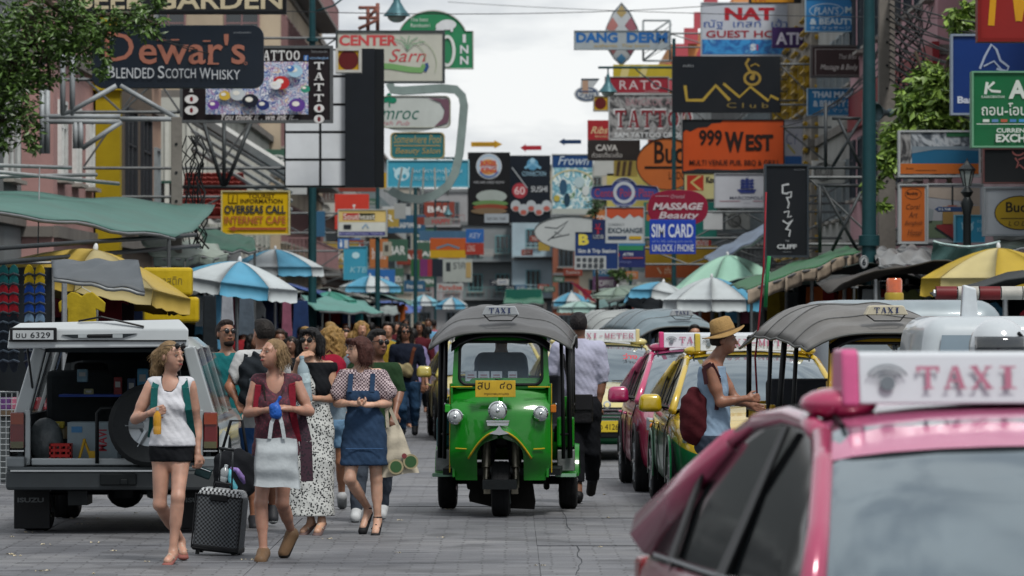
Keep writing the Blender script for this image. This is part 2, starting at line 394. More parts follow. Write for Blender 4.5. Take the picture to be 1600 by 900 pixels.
def building(label, side, d0, d1, x, h, col, depth=10, storey=3.4, win='#7d868a', wfcol=None, roof='#6d6a66', dirt=.45, wspan=2.6, ww=1.3, wh=1.5, balc=None, front=True, shop=True, z0=0, shape='building'):
    """terrace house: street wall at x (side -1 left, +1 right), near end wall faces the camera"""
    t = thing('shophouse', label, shape, (x, d0, z0)); L_ = d1-d0; sg = side
    wm = mat(col, .85, 0, .1, .9, bump=.25, bsc=14, dirt=dirt)
    b = MB().box((sg*depth/2, L_/2, h/2), (depth, L_, h)); obj('wall', b, wm, t, weld=False)
    c = MB().box((sg*depth/2-sg*.02, L_/2, h+.11), (depth+.3, L_-.04, .22)); obj('parapet', c, mat(roof, .85, 0, .15, 2, dirt=.4), t, weld=False)
    n = max(1, int(h/storey))
    # floor bands on street wall and near end wall
    for k in range(1, n):
        for c_, d_ in (((-sg*.05, L_/2, k*storey), (.1, L_-.02, .22)), ((sg*depth/2, -.045, k*storey), (depth, .09, .2))): obj('floor_band', MB().box(c_, d_), mat(roof, .85, 0, .15, 2, dirt=.4), t, weld=False)
    rz = -PI/2 if side > 0 else PI/2
    m = max(1, int(L_/wspan)); zs = [storey*(k+.52) for k in range(1, n)]
    if front:
        xs = [(-(i+.5)*L_/m if side > 0 else (i+.5)*L_/m) for i in range(m)]
        windows(t, (0, 0, 0), rz, ww, wh, xs, zs, win)
    nx = max(1, int(min(depth, 9)/3)); windows(t, (0, 0, 0), 0, ww, wh, [sg*(1.4+2.7*i) for i in range(nx)], zs, win)
    if shop:
        s = MB(); w_ = L_*.86; s.box((-sg*.03, L_/2, 1.35), (.08, w_, 2.5)); obj('shopfront', s, GLASSD(), t, weld=False)
    if balc:
        for k in range(1, n):
            bb = MB().box((-sg*.45, L_/2, k*storey+.3), (.9, L_*.8, .12)); obj('balcony', bb, mat(roof, .8, 0, .2, 3), t, weld=False)
            rl = MB(); nn = int(L_*.8/.35)
            rl.box((-sg*.86, L_/2, k*storey+1.25), (.05, L_*.8, .05))
            for i in range(nn+1): rl.box((-sg*.86, L_*.1+i*L_*.8/nn, k*storey+.8), (.03, .03, .86))
            for xx in np.arange(.1, .86, .15): rl.box((-sg*float(xx), L_*.1, k*storey+.8), (.03, .03, .86))
            rl.box((-sg*.45, L_*.1, k*storey+1.25), (.84, .05, .05))
            obj('railing', rl, mat(balc, .6, .1, .15, 4), t, weld=False)
    return t
def ac_unit(par, loc, rz=0):
    k = 'acm'
    if k not in WF:
        a = MB().box((0, 0, 0), (.85, .34, .6)); me = bpy.data.meshes.new('air_conditioner'); me.from_pydata(a.v, [], a.f); me.materials.append(mat('#b9bab5', .6, 0, .1, 4, dirt=.3))
        g = MB()
        for r in (.08, .14, .2, .24): g.tube([(-.14+r*math.cos(i*PI/8), -.185, r*math.sin(i*PI/8)) for i in range(16)], .009, 4, closed=True)
        gm = bpy.data.meshes.new('fan_grille'); gm.from_pydata(g.v, [], g.f); gm.materials.append(DARKM()); WF[k] = (me, gm)
    me, gm = WF[k]; o = inst('air_conditioner', me, par, loc, (0, 0, rz)); inst('fan_grille', gm, o); return o
B = {}
XL, XR = -8.6, 8.6
B['l0'] = building('dark ground-floor shop house nearest on the left behind the tree', -1, 66, 90, XL-.6, 9, '#6f7476', win='#b9bdbd', storey=3.6, wspan=4, ww=2.2, wh=2.3)
B['l1'] = building('dusty pink rendered shop house beside the yellow column', -1, 90, 99, XL, 12, '#a3807d', win='#c9cccb', dirt=.3)
B['l2'] = building('shop house painted bright yellow with a dark open front', -1, 99, 112, XL+.2, 9, '#5a5046', win='#2b2e33', ww=2.6, wh=2.4, wspan=4)
B['l3'] = building('narrow cream shop house behind the concrete power pole', -1, 112, 119, XL-.1, 13, '#a58a78', dirt=.3)
B['l5'] = building('white house clad in vertical boards with dark green windows', -1, 140, 176, XL-.3, 8.2, '#a9aaa3', win='#1f4037', storey=3.3, wspan=3.2)
B['l6'] = building('tall house with pink and cream bands above the tattoo sign', -1, 176, 215, XL+.1, 20, '#a89a86', win='#7b5f60', storey=3.5, balc='#8a6e70')
B['l7'] = building('brown pillared house beside the small round-cornered sign', -1, 215, 262, XL, 14, '#70574f', storey=3.4, balc='#9da3a2')
B['l8'] = building('pale grey long block left of the far end of the street', -1, 262, 345, XL+.3, 12, '#8b9092', storey=3.4, win='#69777b', balc='#8f9495')
B['r0'] = building('pale pink house with dark glazing at the far right', 1, 70, 97, XR+.5, 9.4, '#a58d92', win='#343a40', storey=3.7)
B['r1'] = building('pink house with a red band behind the tangled wires', 1, 97, 122, XR, 12, '#a9848a', win='#39424a', storey=3.6)
B['r2'] = building('grey concrete house behind the dark upright sign', 1, 122, 138, XR+.2, 11, '#8e8f8c', storey=3.4)
B['r3'] = building('house with yellow louvred shutters behind the orange sign', 1, 138, 158, XR, 12, '#87827a', win='#9c7f1d', storey=3.4)
B['r4'] = building('dark weathered house behind the club sign', 1, 158, 205, XR-.1, 12.5, '#5d6062', storey=3.3, balc='#7c8082')
B['r5'] = building('white house with railings behind the black tattoo board', 1, 205, 243, XR+.2, 13, '#9ba0a0', storey=3.3, balc='#9aa2a5')
B['r7'] = building('brick red house low on the right far down the street', 1, 285, 350, XR-.4, 10, '#7c5149', storey=3.2, win='#8fa0a4')
# stepped orange gable house
t = thing('stepped_gable_house', 'orange house with a stepped crimson gable rising above the signs', 'building', (XR-.6, 243, 0))
om = mat('#c98f5c', .85, 0, .12, .8, dirt=.25); rm = mat('#a44b53', .85, 0, .12, 1)
prof = [(0, 0), (9, 0), (9, 18.2), (5.6, 18.2), (5.6, 17.2), (4.6, 17.2), (4.6, 18), (3.2, 18), (3.2, 17.4), (2.3, 17.4), (2.3, 15.6), (0, 15.6)]
obj('wall', MB().prism(prof, 0, 40), om, t, weld=False)
st = MB()
for i, (x0, z0_, z1_) in enumerate([(-.25, 13.2, 14.6), (.2, 14.6, 15.6), (.7, 15.6, 16.4), (1.2, 16.4, 17.2), (1.7, 17.2, 17.9)]): st.box((x0+.35, -.2, (z0_+z1_)/2), (.7, .4, z1_-z0_))
obj('stepped_edge', st, rm, t, weld=False)
obj('arch', MB().lathe([(0, -.1), (1.0, -.1), (1.0, .1), (0, .1)], (2.3, -.1, 14.8), 16, axis='y', a0=0, a1=PI), rm, t)
windows(t, (0, 0, 0), 0, .9, 1.2, [2.2, 4.4, 6.6], [5, 8.5, 11.8], '#8a3f3f')
windows(t, (0, 0, 0), -PI/2, 1.2, 1.5, [-3-4*i for i in range(9)], [5, 8.5, 11.8], '#8a3f3f')
# end of the street: blocks standing across the axis
def endblock(label, px0, px1, ytop, d, col, win, n_floor, ww=1.1, wh=1.4, wsp=2., roofc='#666a6c', balc=None, depth=12):
    s = F/d; x0 = (px0-800)/s; x1 = (px1-800)/s; h = CAMH+(HZ-ytop)/s; w = x1-x0
    t = thing('apartment_block', label, 'building', ((x0+x1)/2, d, 0))
    obj('wall', MB().box((0, depth/2, h/2), (w, depth, h)), mat(col, .85, 0, .12, .5, bump=.2, dirt=.4), t, weld=False)
    obj('parapet', MB().box((0, depth/2, h+.14), (w+.3, depth+.3, .28)), mat(roofc, .8, 0, .1, 1), t, weld=False)
    st_ = h/n_floor; n = max(1, int(w/wsp))
    windows(t, (0, 0, 0), 0, ww, min(wh, st_*.62), [-w/2+(i+.5)*w/n for i in range(n)], [st_*(k+.5) for k in range(n_floor)], win, 2, 0)
    for k in range(1, n_floor): obj('floor_band', MB().box((0, -.08, st_*k), (w, .16, .18)), mat(roofc, .8, 0, .1, 1), t, weld=False)
    if balc:
        for k in range(1, n_floor):
            obj('balcony', MB().box((0, -.55, st_*k+.2), (w*.9, 1.05, .14)), mat(col, .8), t, weld=False)
            rl = MB(); nn = int(w*.9/.4)
            rl.box((0, -1.04, st_*k+1.1), (w*.9, .05, .06))
            for i in range(nn+1): rl.box((-w*.45+i*w*.9/nn, -1.04, st_*k+.68), (.04, .04, .8))
            obj('railing', rl, mat(balc, .6), t, weld=False)
    return t
B['e1'] = endblock('grey shop block with teal windows at the end of the street', 722, 806, 352, 372, '#777d80', '#5c8a90', 3, balc='#5b7f80')
B['e2'] = endblock('pale blue block with balconies under the white surfboard sign', 800, 866, 340, 362, '#8fa1aa', '#4f7d86', 3, wsp=1.7, balc='#88a0a8')
B['e3'] = endblock('brick red block right of the pale blue one', 864, 905, 376, 355, '#80503f', '#44525a', 3)
B['e4'] = endblock('tall cream block behind the aqua poster sign', 850, 1010, 262, 400, '#a09a8c', '#6c7a7c', 5, wsp=2.4, balc='#8a8a80')
B['e5'] = endblock('dusky white block left of the burger poster', 640, 730, 300, 392, '#8a8b8d', '#5f6a70', 4, wsp=2., balc='#7b5a5a')
B['e6'] = endblock('narrow beige block behind the teal bank sign', 575, 650, 292, 365, '#98948a', '#586468', 4, wsp=1.8, balc='#6e7576')
for k, (bk, x, y, z) in enumerate([('l5', .5, -.25, 4.8), ('l5', .45, 9, 5.0), ('l7', .35, -.25, 6.6), ('l7', .4, 10, 5), ('r4', -.5, 3, 6.8), ('r4', -.5, 12, 5.2), ('r2', -.5, 4, 5.6), ('r1', -.5, 8, 6.2), ('e1', 1.6, -.3, 2.4), ('e2', .6, -.3, 2.6), ('e5', -.8, -.3, 5.5), ('e6', .4, -.3, 5.6), ('r5', -.5, 6, 8.8), ('l8', .4, 12, 6.3)]):
    ac_unit(B[bk], (x, y, z), 0)
# vertical boards on the white house end wall, street wall battens
bm_ = MB().box((0, 0, 0), (.13, .05, 7.4)); me = bpy.data.meshes.new('board'); me.from_pydata(bm_.v, [], bm_.f); me.materials.append(mat('#b0b1aa', .8, 0, .1, 3, dirt=.3))
for i in range(110): inst('board', me, B['l5'], (.045, .3+i*.32, 4), (0, 0, PI/2))
for i in range(30): inst('board', me, B['l5'], (-.2-i*.32, -.045, 4))
# yellow louvres on the shuttered house
lm = MB().box((0, 0, 0), (.12, 2.2, .1)); me = bpy.data.meshes.new('louvre'); me.from_pydata(lm.v, [], lm.f); me.materials.append(mat('#9b7d22', .6, 0, .2, 4, dirt=.2))
for j in range(4):
    for i in range(20): inst('louvre', me, B['r3'], (-.12, 1.6+j*4.6, 3.2+i*.38), (0, .5, 0))
lm2 = MB().box((0, 0, 0), (2.0, .12, .1)); me = bpy.data.meshes.new('louvre'); me.from_pydata(lm2.v, [], lm2.f); me.materials.append(mat('#9b7d22', .6, 0, .2, 4, dirt=.2))
for i in range(22): inst('louvre', me, B['r3'], (1.1, -.12, 3.0+i*.36), (.5, 0, 0))
obj('red_band', MB().box((-.06, 12, 6.9), (.14, 24.6, .9)), mat('#7a1f26', .6, 0, .1, 3, dirt=.2), B['r1'], weld=False)
obj('yellow_column', MB().box((.1, -.2, 4.2), (.5, .5, 8.4)), mat('#94800f', .7, 0, .12, 2, dirt=.2), B['l2'], weld=False)
obj('yellow_beam', MB().box((-.6, -.3, 6.7), (2.2, .5, .5)), mat('#a08a12', .7, 0, .12, 2, dirt=.2), B['l2'], weld=False)
# ------------------------------------------------------------ signs over the street
def ribbon(pts, w):
    V = [Vector(p) for p in pts]; l = []; r = []
    for i, p in enumerate(V):
        d = (V[min(i+1, len(V)-1)]-V[max(i-1, 0)]); d = d.normalized() if d.length else Vector((1, 0)); n = Vector((-d.y, d.x))*w/2
        l.append(p+n); r.append(p-n)
    return l, r
def arc(cx, cy, rx, ry, a0, a1, n=14): return [(cx+rx*math.cos(math.radians(a0+(a1-a0)*i/n)), cy+ry*math.sin(math.radians(a0+(a1-a0)*i/n))) for i in range(n+1)]
def art(kind):
    pal = {'tattoo': ['#1d2850', '#cfd3d8', '#8fa6c4', '#3a4a8c', '#dadde0', '#7a4f9a', '#d9c9a0', '#b8c4d0', '#9c3f4c'],
           'aqua': ['#1e5f7e', '#9cc3cd', '#2e7f96', '#d9e2df', '#4f7a4a', '#145070'],
           'smoke': ['#17181a', '#3a3b3d', '#8d8d8d', '#202123', '#55565a'],
           'sea': ['#5f6c76', '#a0a6ac', '#26313b', '#7d868e'],
           'food': ['#1c1a1b', '#6b4a38', '#9aa08c', '#a8563f', '#2a2522'],
           'swirl': ['#1560a0', '#2f86c0', '#0f4a8c', '#63b1da']}[kind]
    def f(t, b, ln, co):
        n = texnode(t, ln, co, 'ShaderNodeTexNoise', {'tattoo': 7, 'swirl': 1.5, 'smoke': 1.6}.get(kind, 2.2), Detail=3, Distortion=2.2)
        r = ramp(t, [(.25+.5*i/(len(pal)-1), c) for i, c in enumerate(pal)], 'CONSTANT' if kind == 'tattoo' else 'LINEAR')
        ln(n.outputs[0], r.inputs[0]); ln(r.outputs[0], b.inputs['Base Color']); b.inputs['Roughness'].default_value = .45
    return nodemat('art_'+kind, f)
SIGNMAT = lambda c: art(c[1:]) if c[0] == '@' else mat(c, .42, 0, .06, 2.5, dirt=.12)
def outline(shape, w, h):
    if shape == 'ellipse': return [(w/2*math.cos(2*PI*i/40), h/2*math.sin(2*PI*i/40)) for i in range(40)]
    if shape == 'round':
        r = min(w, h)*.17; o = []
        for cx, cz, a in ((w/2-r, h/2-r, 0), (-w/2+r, h/2-r, 90), (-w/2+r, -h/2+r, 180), (w/2-r, -h/2+r, 270)):
            o += [(cx+r*math.cos(math.radians(a+15*i)), cz+r*math.sin(math.radians(a+15*i))) for i in range(7)]
        return o
    return [(-w/2, -h/2), (w/2, -h/2), (w/2, h/2), (-w/2, h/2)]
def sign(label, x0, y0, x1, y1, s, bg, els=(), th=.2, frame=None, fw=.05, shape='rect', poly=None, arm=None, name='hanging_sign', group=None, tilt=0, back=None, cat='sign'):
    cx, cy = (x0+x1)/2, (y0+y1)/2; w, h = (x1-x0)/s, (y1-y0)/s; o = P(cx, cy, s)
    t = thing(name, label, cat, o, 0, group)
    if tilt: t.rotation_euler = (0, tilt, 0)
    X = lambda x: (x-cx)/s
    Z = lambda y: (cy-y)/s
    ol = [(X(a), Z(b)) for a, b in poly] if poly else outline(shape, w, h)
    bd = MB().prism(ol, -th/2, th/2); obj('panel', bd, SIGNMAT(back or bg), t, weld=True, bevel=.006)
    y = -th/2-.005
    if frame:
        f = MB(); n = len(ol)
        for i in range(n):
            a, b_ = Vector(ol[i]), Vector(ol[(i+1) % n]); c = Vector((0, 0)) if not poly else (sum((Vector(q) for q in ol), Vector((0, 0)))/n)
            k = lambda p: Vector(p)+(c-Vector(p)).normalized()*fw*(1.4 if n == 4 else 1)
            if n == 4 and not poly: ia = Vector((a.x-math.copysign(fw, a.x), a.y-math.copysign(fw, a.y))); ib = Vector((b_.x-math.copysign(fw, b_.x), b_.y-math.copysign(fw, b_.y)))
            else: ia, ib = k(a), k(b_)
            vs = []
            for yy in (-th/2-.03, th/2+.02): vs += [(a.x*1.004, yy, a.y*1.004), (b_.x*1.004, yy, b_.y*1.004), (ib.x, yy, ib.y), (ia.x, yy, ia.y)]
            f.add(vs, [(0, 1, 2, 3), (7, 6, 5, 4), (0, 4, 5, 1), (2, 6, 7, 3)])
        obj('sign_frame', f, mat(frame, .5, .2, .1, 5), t, weld=False)
    if back: els = [('r', x0, y0, x1, y1, bg)]+list(els)
    for k, e in enumerate(els):
        kind = e[0]; m = MB(); yy = y-.003*k; nm = 'emblem'
        if kind == 't':
            op = e[7] if len(e) > 7 else {}
            letters(m, e[1], X(e[2]), Z(e[5]), X(e[4]), Z(e[3]), yy, **op); nm = 'lettering'; col = e[6]
        elif kind == 'r': m.add([(X(e[1]), yy, Z(e[4])), (X(e[3]), yy, Z(e[4])), (X(e[3]), yy, Z(e[2])), (X(e[1]), yy, Z(e[2]))], [(0, 1, 2, 3)]); col = e[5]; nm = 'printed_area'
        elif kind == 'e':
            if len(e) > 6:
                n = 28; a = arc(e[1], e[2], e[3], e[4], 0, 360, n)[:-1]; q = e[6]; b_ = arc(e[1], e[2], e[3]-q, e[4]-q, 0, 360, n)[:-1]
                m.add([(X(p[0]), yy, Z(p[1])) for p in a]+[(X(p[0]), yy, Z(p[1])) for p in b_], [(i, (i+1) % n, n+(i+1) % n, n+i) for i in range(n)])
            else: m.add([(X(p[0]), yy, Z(p[1])) for p in arc(e[1], e[2], e[3], e[4], 0, 360, 28)[:-1]], [tuple(range(28))])
            col = e[5]
        elif kind == 'p': m.add([(X(a), yy, Z(b_)) for a, b_ in e[1]], [tuple(range(len(e[1])))]); col = e[2]
        elif kind == 'l':
            l, r = ribbon(e[1], e[2]); n = len(l)
            m.add([(X(p.x), yy, Z(p.y)) for p in l]+[(X(p.x), yy, Z(p.y)) for p in r], [(i, i+1, n+i+1, n+i) for i in range(n-1)]); col = e[3]
        obj(nm, m, SIGNMAT(col), t, weld=False)
    if arm:
        wx = (XL if arm < 0 else XR)-o.x; ex = w/2*arm*.98; a = MB()
        if abs(wx) > abs(ex)+.2 and wx*arm > 0:
            for zz in (h*.36, -h*.36): a.tube([(ex, .02, zz), (wx, .02, zz)], .035, 6)
            n = max(1, int(abs(wx-ex)/1.1))
            for i in range(n):
                xa, xb = ex+(wx-ex)*i/n, ex+(wx-ex)*(i+1)/n
                a.tube([(xa, .02, -h*.36 if i % 2 else h*.36), (xb, .02, h*.36 if i % 2 else -h*.36)], .022, 5)
            obj('bracket', a, mat('#5d6163', .55, .4, .25, 6, dirt=.4), t)
    return t
Wt, Bk = '#c9cdd0', '#12161b'
T = 't'
# ---- left row
sign('wide black beer garden board with cream capitals at the top left', 118, -45, 447, 22, 92, '#191c20', [(T, 'BEER GARDEN', 120, -14, 442, 15, '#b6ab8f', dict(bold=.02)), ('r', 118, 17, 447, 19, '#3b3f42')], frame='#0e1012', arm=-1)
sign('dark blue rounded whisky board with salmon lettering', 145, 40, 412, 138, 90, '#1a232e', [
    ('t', "D", 165, 52, 210, 96, '#9c6656', dict(bold=.0)), ('r', 161, 93, 180, 96, '#9c6656'), ('r', 161, 51, 180, 54, '#9c6656'),
    (T, "ewar's", 218, 54, 384, 101, '#9c6656', dict(bold=.012)), ('r', 246, 62, 262, 64, '#9c6656'), ('r', 268, 62, 281, 64, '#9c6656'), ('r', 325, 99, 343, 101.5, '#9c6656'), ('r', 318, 64, 330, 66, '#9c6656'),
    (T, 'B', 170, 104, 181, 122, '#b9bec4'), (T, 'LENDED', 183, 107, 242, 123, '#b9bec4'), (T, 'S', 248, 104, 258, 123, '#b9bec4'), (T, 'COTCH', 260, 108, 307, 123, '#b9bec4'), (T, 'W', 313, 107, 330, 124, '#b9bec4'), (T, 'HISKY', 332, 110, 376, 125, '#b9bec4'),
    ('e', 385, 100, 2.6, 2.6, '#9c6656', .8), (T, 'ขายส่งทุกชนิด', 366, 50, 393, 54, '#8a9096')], shape='round', arm=-1, th=.3)
el = [('r', 322, 97, 482, 179, '@tattoo'), (T, 'ATTOO', 411, 79, 470, 95, '#cfcfcf', dict(serif=True)), (T, 'T', 396, 79, 409, 95, '#cfcfcf', dict(serif=True)), (T, 'You think it , we ink it...', 346, 178, 466, 190, '#c4c0c0', dict(shear=.35, bold=.01)),
      ('r', 475, 87, 482, 95, '#3f6fb0'), (T, 'f', 477, 88, 480, 95, Wt), (T, 'tattoobangkok', 484, 89, 514, 94, '#7fa2c8'), (T, 'Tattoostudio', 486, 79, 512, 83, '#777b7f')]
for i, ch in enumerate('TATTOO'):
    yc = 103+i*16.7
    el.append((T, ch, 490, yc-5.5, 508, yc+6, '#cfcfcf', dict(serif=True)))
    if ch == 'O': el += [('e', 499, yc, 8, 6.5, '#cfcfcf'), ('e', 499, yc, 2.6, 4, '#6d1d24')]
for i, ch in enumerate('TATTOO'):
    yc = 88+i*17.4
    if i > 2: el += [('e', 300, yc-2, 10.5, 7, '#cfcfcf'), ('e', 300, yc-2, 2.6, 4, '#6d1d24')] if ch == 'O' else [(T, ch, 291, yc-7, 309, yc+4, '#cfcfcf', dict(serif=True))]
for (a, b_, r_, c_) in [(352, 150, 9, '#c9a83e'), (372, 148, 12, '#b8bfc4'), (392, 158, 13, '#161b2c'), (365, 122, 9, '#2d8a58'), (440, 130, 13, '#b02c2c'), (432, 134, 8, '#d9dadd'), (462, 112, 12, '#9cc0d4'), (455, 108, 6, '#3f6fb0'), (465, 165, 13, '#5c3d8c'), (412, 165, 10, '#22316b'), (478, 140, 7, '#2f8a72'), (335, 165, 9, '#6a3f92')]:
    el += [('e', a, b_, r_, r_*.8, c_), ('e', a-2, b_-2, r_*.45, r_*.3, '#e0ded6')]
sign('black tattoo board with a colourful cartoon panel', 282, 72, 520, 192, 82, '#1b1418', el, frame='#55585a', arm=-1)
el = []
for (x0, x1) in ((447, 499), (503, 555)):
    for (y0, y1) in ((252, 290), (209, 248), (166, 205), (122, 162), (80, 118)):
        el.append(('r', x0, y0, x1, y1, '#cdd3d8'))
t = sign('black framed board of pale grey squares beside a black column', 445, 77, 600, 293, 78, '#12171b', el, arm=-1, th=.35)
t_ = MB().box((.42+.1, -.27, 0), (.6*.98, .2, 2.76)); obj('column_panel', t_, mat('#161b21', .5, 0, .1, 3), t, weld=False)
sign('small yellow light box with a dark red disc beside the squares board', 525, 76, 565, 114, 79.5, '#b08a12', [('e', 545, 94.5, 15.5, 15.5, '#571517')], frame='#b3b3ad', th=.4, arm=None, name='light_box', group='yellow light boxes with a red disc')
el = [(T, 'CENTER', 530, 55, 621, 72, '#b6484a', dict(bold=.04)), (T, 'Sarn', 608, 77, 666, 97, '#b0444a', dict(shear=.3)), (T, 'Khao', 535, 77, 590, 97, '#b0444a', dict(shear=.3)),
      ('l', [(585, 103), (610, 104), (640, 109), (658, 110), (664, 102)], 9, '#6f9d63'), ('l', [(664, 112), (668, 104), (666, 99)], 5, '#2d4a7c'), ('l', arc(640, 100, 42, 40, -70, 20), 1, '#98a58b'), ('l', arc(635, 95, 30, 30, -80, 0), 1, '#98a58b')]
for a in (-60, -85, -110, -130, -35): el.append(('l', [(637, 78), (637+20*math.cos(math.radians(a))*.6, 78+16*math.sin(math.radians(a))), (637+32*math.cos(math.radians(a)), 78+22*math.sin(math.radians(a)))], 1.4, '#6f9578'))
sign('large cream board with red lettering and a green snake-like stroke', 525, 48, 695, 130, 62, '#b3b5ab', el, frame='#3d4446', arm=-1)
dome = [(740, 108), (617+9, 108), (617+9, 60)]+[(677+58*math.cos(math.radians(a)), 70+50*math.sin(math.radians(a))*1.0) for a in range(-165, -14, 10)]+[(740, 49)]
dome = [(740, 108), (619, 108), (619, 64)]+[(676+56*math.cos(math.radians(a)), 66+50*math.sin(math.radians(a))) for a in range(-170, -24, 9)]+[(728, 49), (740, 49)]
sign('green domed inn sign with a white elephant and rings', 617, 12, 740, 108, 58, '#2c7a53', [(T, 'INN', 721, 53, 731, 102, '#c6cbc8', dict(serif=False)) if 0 else ('r', 718, 50, 719, 51, '#2c7a53'),
    (T, 'I', 723, 54, 728, 67, Wt, dict(bold=.05)), (T, 'N', 719, 71, 732, 84, Wt, dict(bold=.03)), (T, 'N', 719, 88, 732, 101, Wt, dict(bold=.03)),
    (T, 'The best', 641, 28, 669, 34, '#b9c4bc'), (T, 'Rambuttri', 642, 37, 672, 43, '#b9c4bc'), ('e', 699, 39, 14, 8, Wt), ('e', 687, 42, 6, 6, Wt), ('l', [(684, 44), (681, 50), (685, 54)], 3, Wt), ('r', 690, 44, 694, 50, Wt), ('r', 704, 44, 708, 50, Wt),
    ('e', 699, 80, 13, 25, '#c6cbc8', 5)], poly=dome, frame='#b9bcb6', fw=.03, arm=None)
# curved grey hook frame
t = thing('curved_sign_frame', 'big curved grey frame bending round the small oval signs', 'sign frame', P(672, 210, 57))
hk = MB(); q = [(609, 130), (613, 140), (628, 142), (690, 138), (712, 140), (722, 150), (725, 165), (722, 200), (718, 240), (711, 270), (700, 290), (680, 305), (655, 312), (630, 308), (614, 300), (610, 296)]
l, r = ribbon(q, 13); X_ = lambda p: ((p.x-672)/57, (210-p.y)/57)
pl = [X_(p) for p in l]; pr = [X_(p) for p in r]
for i in range(len(pl)-1): hk.prism([pl[i], pl[i+1], pr[i+1], pr[i]], -.15, .15)
obj('hook', hk, mat('#7e8e8c', .6, 0, .12, 3, dirt=.3), t, weld=True)
rs = MB()
for i in range(5): rs.tube([((628+i*17-672)/57, 0, (210-262)/57), ((620+i*20-672)/57, 0, (210-306)/57)], .03, 5)
rs.tube([((610-672)/57, 0, (210-300)/57), ((600-672)/57, 0, (210-296)/57)], .05)
obj('strut', rs, mat('#9a9f9a', .6, 0, .1, 4), t, kind='stuff')
sign('white oval pub sign with a green shamrock on a purple backing', 596, 150, 704, 200, 60, '#b9bfbc', [('e', 642, 180, 57, 27, '#b4bbb8'), (T, 'Shamroc', 560, 166, 655, 187, '#1d5f52', dict(shear=.3)), (T, 'Irish Pub', 590, 189, 640, 196, '#b0737c', dict(shear=.3)),
    ('e', 603, 156, 5, 4.5, '#1f7a5e'), ('e', 614, 157, 6, 4.5, '#1f7a5e'), ('e', 608, 150.5, 4, 5, '#1f7a5e'), ('l', [(608, 157), (609, 167)], 2, '#1f7a5e'), ('p', [(668, 153), (700, 155), (704, 170), (700, 192), (678, 199), (692, 185), (695, 172), (688, 160)], '#6b4f5c')], shape='round', frame='#8d8f7d', fw=.03)
sign('teal rounded sign with two lines of gold script', 610, 207, 695, 248, 56, '#2a6a70', [(T, 'Somewhere Pool', 615, 211, 690, 224, '#a38d55', dict(shear=.2)), ('r', 616, 227, 688, 228.5, '#a38d55'), (T, 'Beauty Salon', 618, 231, 688, 243, '#a38d55', dict(shear=.2))], shape='round', frame='#a5976a', fw=.04)
bird = lambda cx, cy, r, c: [('e', cx, cy, r, r*.9, c), ('e', cx-r*.3, cy+r*.35, r*.28, r*.3, '#3c8fa8'), ('e', cx+r*.35, cy+r*.3, r*.25, r*.3, '#3c8fa8'), ('l', [(cx-r*.9, cy-r*.3), (cx-r*1.05, cy-r*.8)], r*.2, c), ('l', [(cx+r*.8, cy-r*.4), (cx+r*1.0, cy-r*.9)], r*.2, c)]
sign('long sky blue bank sign with a pale bird emblem', 605, 250, 733, 293, 55, '#3c8fa8', bird(628, 272, 12, '#a9c9d2')+[(T, 'ธนาคารกรุงไทย', 643, 263, 722, 272, '#a9c9d2'), (T, 'KRUNG THAI BANK', 643, 276, 712, 282, '#8fb9c4')], frame='#8fb9c4', fw=.03, arm=None)
sign('yellow tourist information sign with a reddish arrow', 346, 298, 453, 367, 75, '#c2a10e', [(T, 'TOURIST', 388, 303, 430, 310, '#4d3a10', dict(bold=.02)), (T, 'INFORMATION', 376, 311, 442, 318, '#3d2f10', dict(bold=.02)), ('r', 357, 303, 372, 318, '#4d3a10'), ('r', 358.2, 304.2, 370.8, 316.8, '#c2a10e'), (T, 'i', 362.5, 305, 366, 316, '#4d3a10', dict(bold=.03, shear=.2)),
    (T, 'OVERSEAS CALL', 351, 321, 447, 334, '#26313f', dict(bold=.03)), (T, 'INTERNET CAFE', 351, 338, 447, 350, '#a05a38', dict(bold=.02)), ('l', [(362, 357.5), (448, 357.5)], 3.6, '#9a5136'), ('p', [(356, 357.5), (368, 353), (368, 362)], '#9a5136')], frame='#bfb98c', fw=.025, arm=-1)
sign('small white and cream shop sign with a red and brown name strip', 528, 327, 605, 370, 52, '#b9bcb6', [('r', 528, 327, 605, 347, '#bfa86a'), ('r', 536, 333, 562, 344, '#9c3535'), ('r', 562, 333, 586, 344, '#3a3a26'), (T, 'Southeast', 537, 334, 586, 343, '#d8d4c8'), ('r', 537, 351, 549, 358, '#20242a'), ('l', [(566, 357), (572, 350), (576, 357)], 1.6, '#5d88ac'), ('r', 528, 362, 602, 369, '#31356b'), (T, 'INTERNATIONAL TRAVEL', 530, 363.5, 600, 367, '#9d9fc4')], frame='#9fa3a0', fw=.03, arm=-1)
sign('tall sky blue bank sign low on the left', 537, 385, 574, 437, 50, '#3889a3', [('e', 556, 399, 6, 5, '#a9c9d2'), (T, 'KTB', 547, 417, 573, 426, '#8fb9c4', dict(shear=.2)), ('r', 528, 374, 532, 386, '#2f5fa0')], frame='#4b98ae', fw=.02, arm=-1)
sign('tiny blue and white sign above the tall sky blue one', 528, 373, 545, 389, 50.5, '#2f64a0', [(T, 'i', 531, 375, 535, 386, Wt), ('r', 538, 375, 544, 388, '#a9adb0')], arm=None)
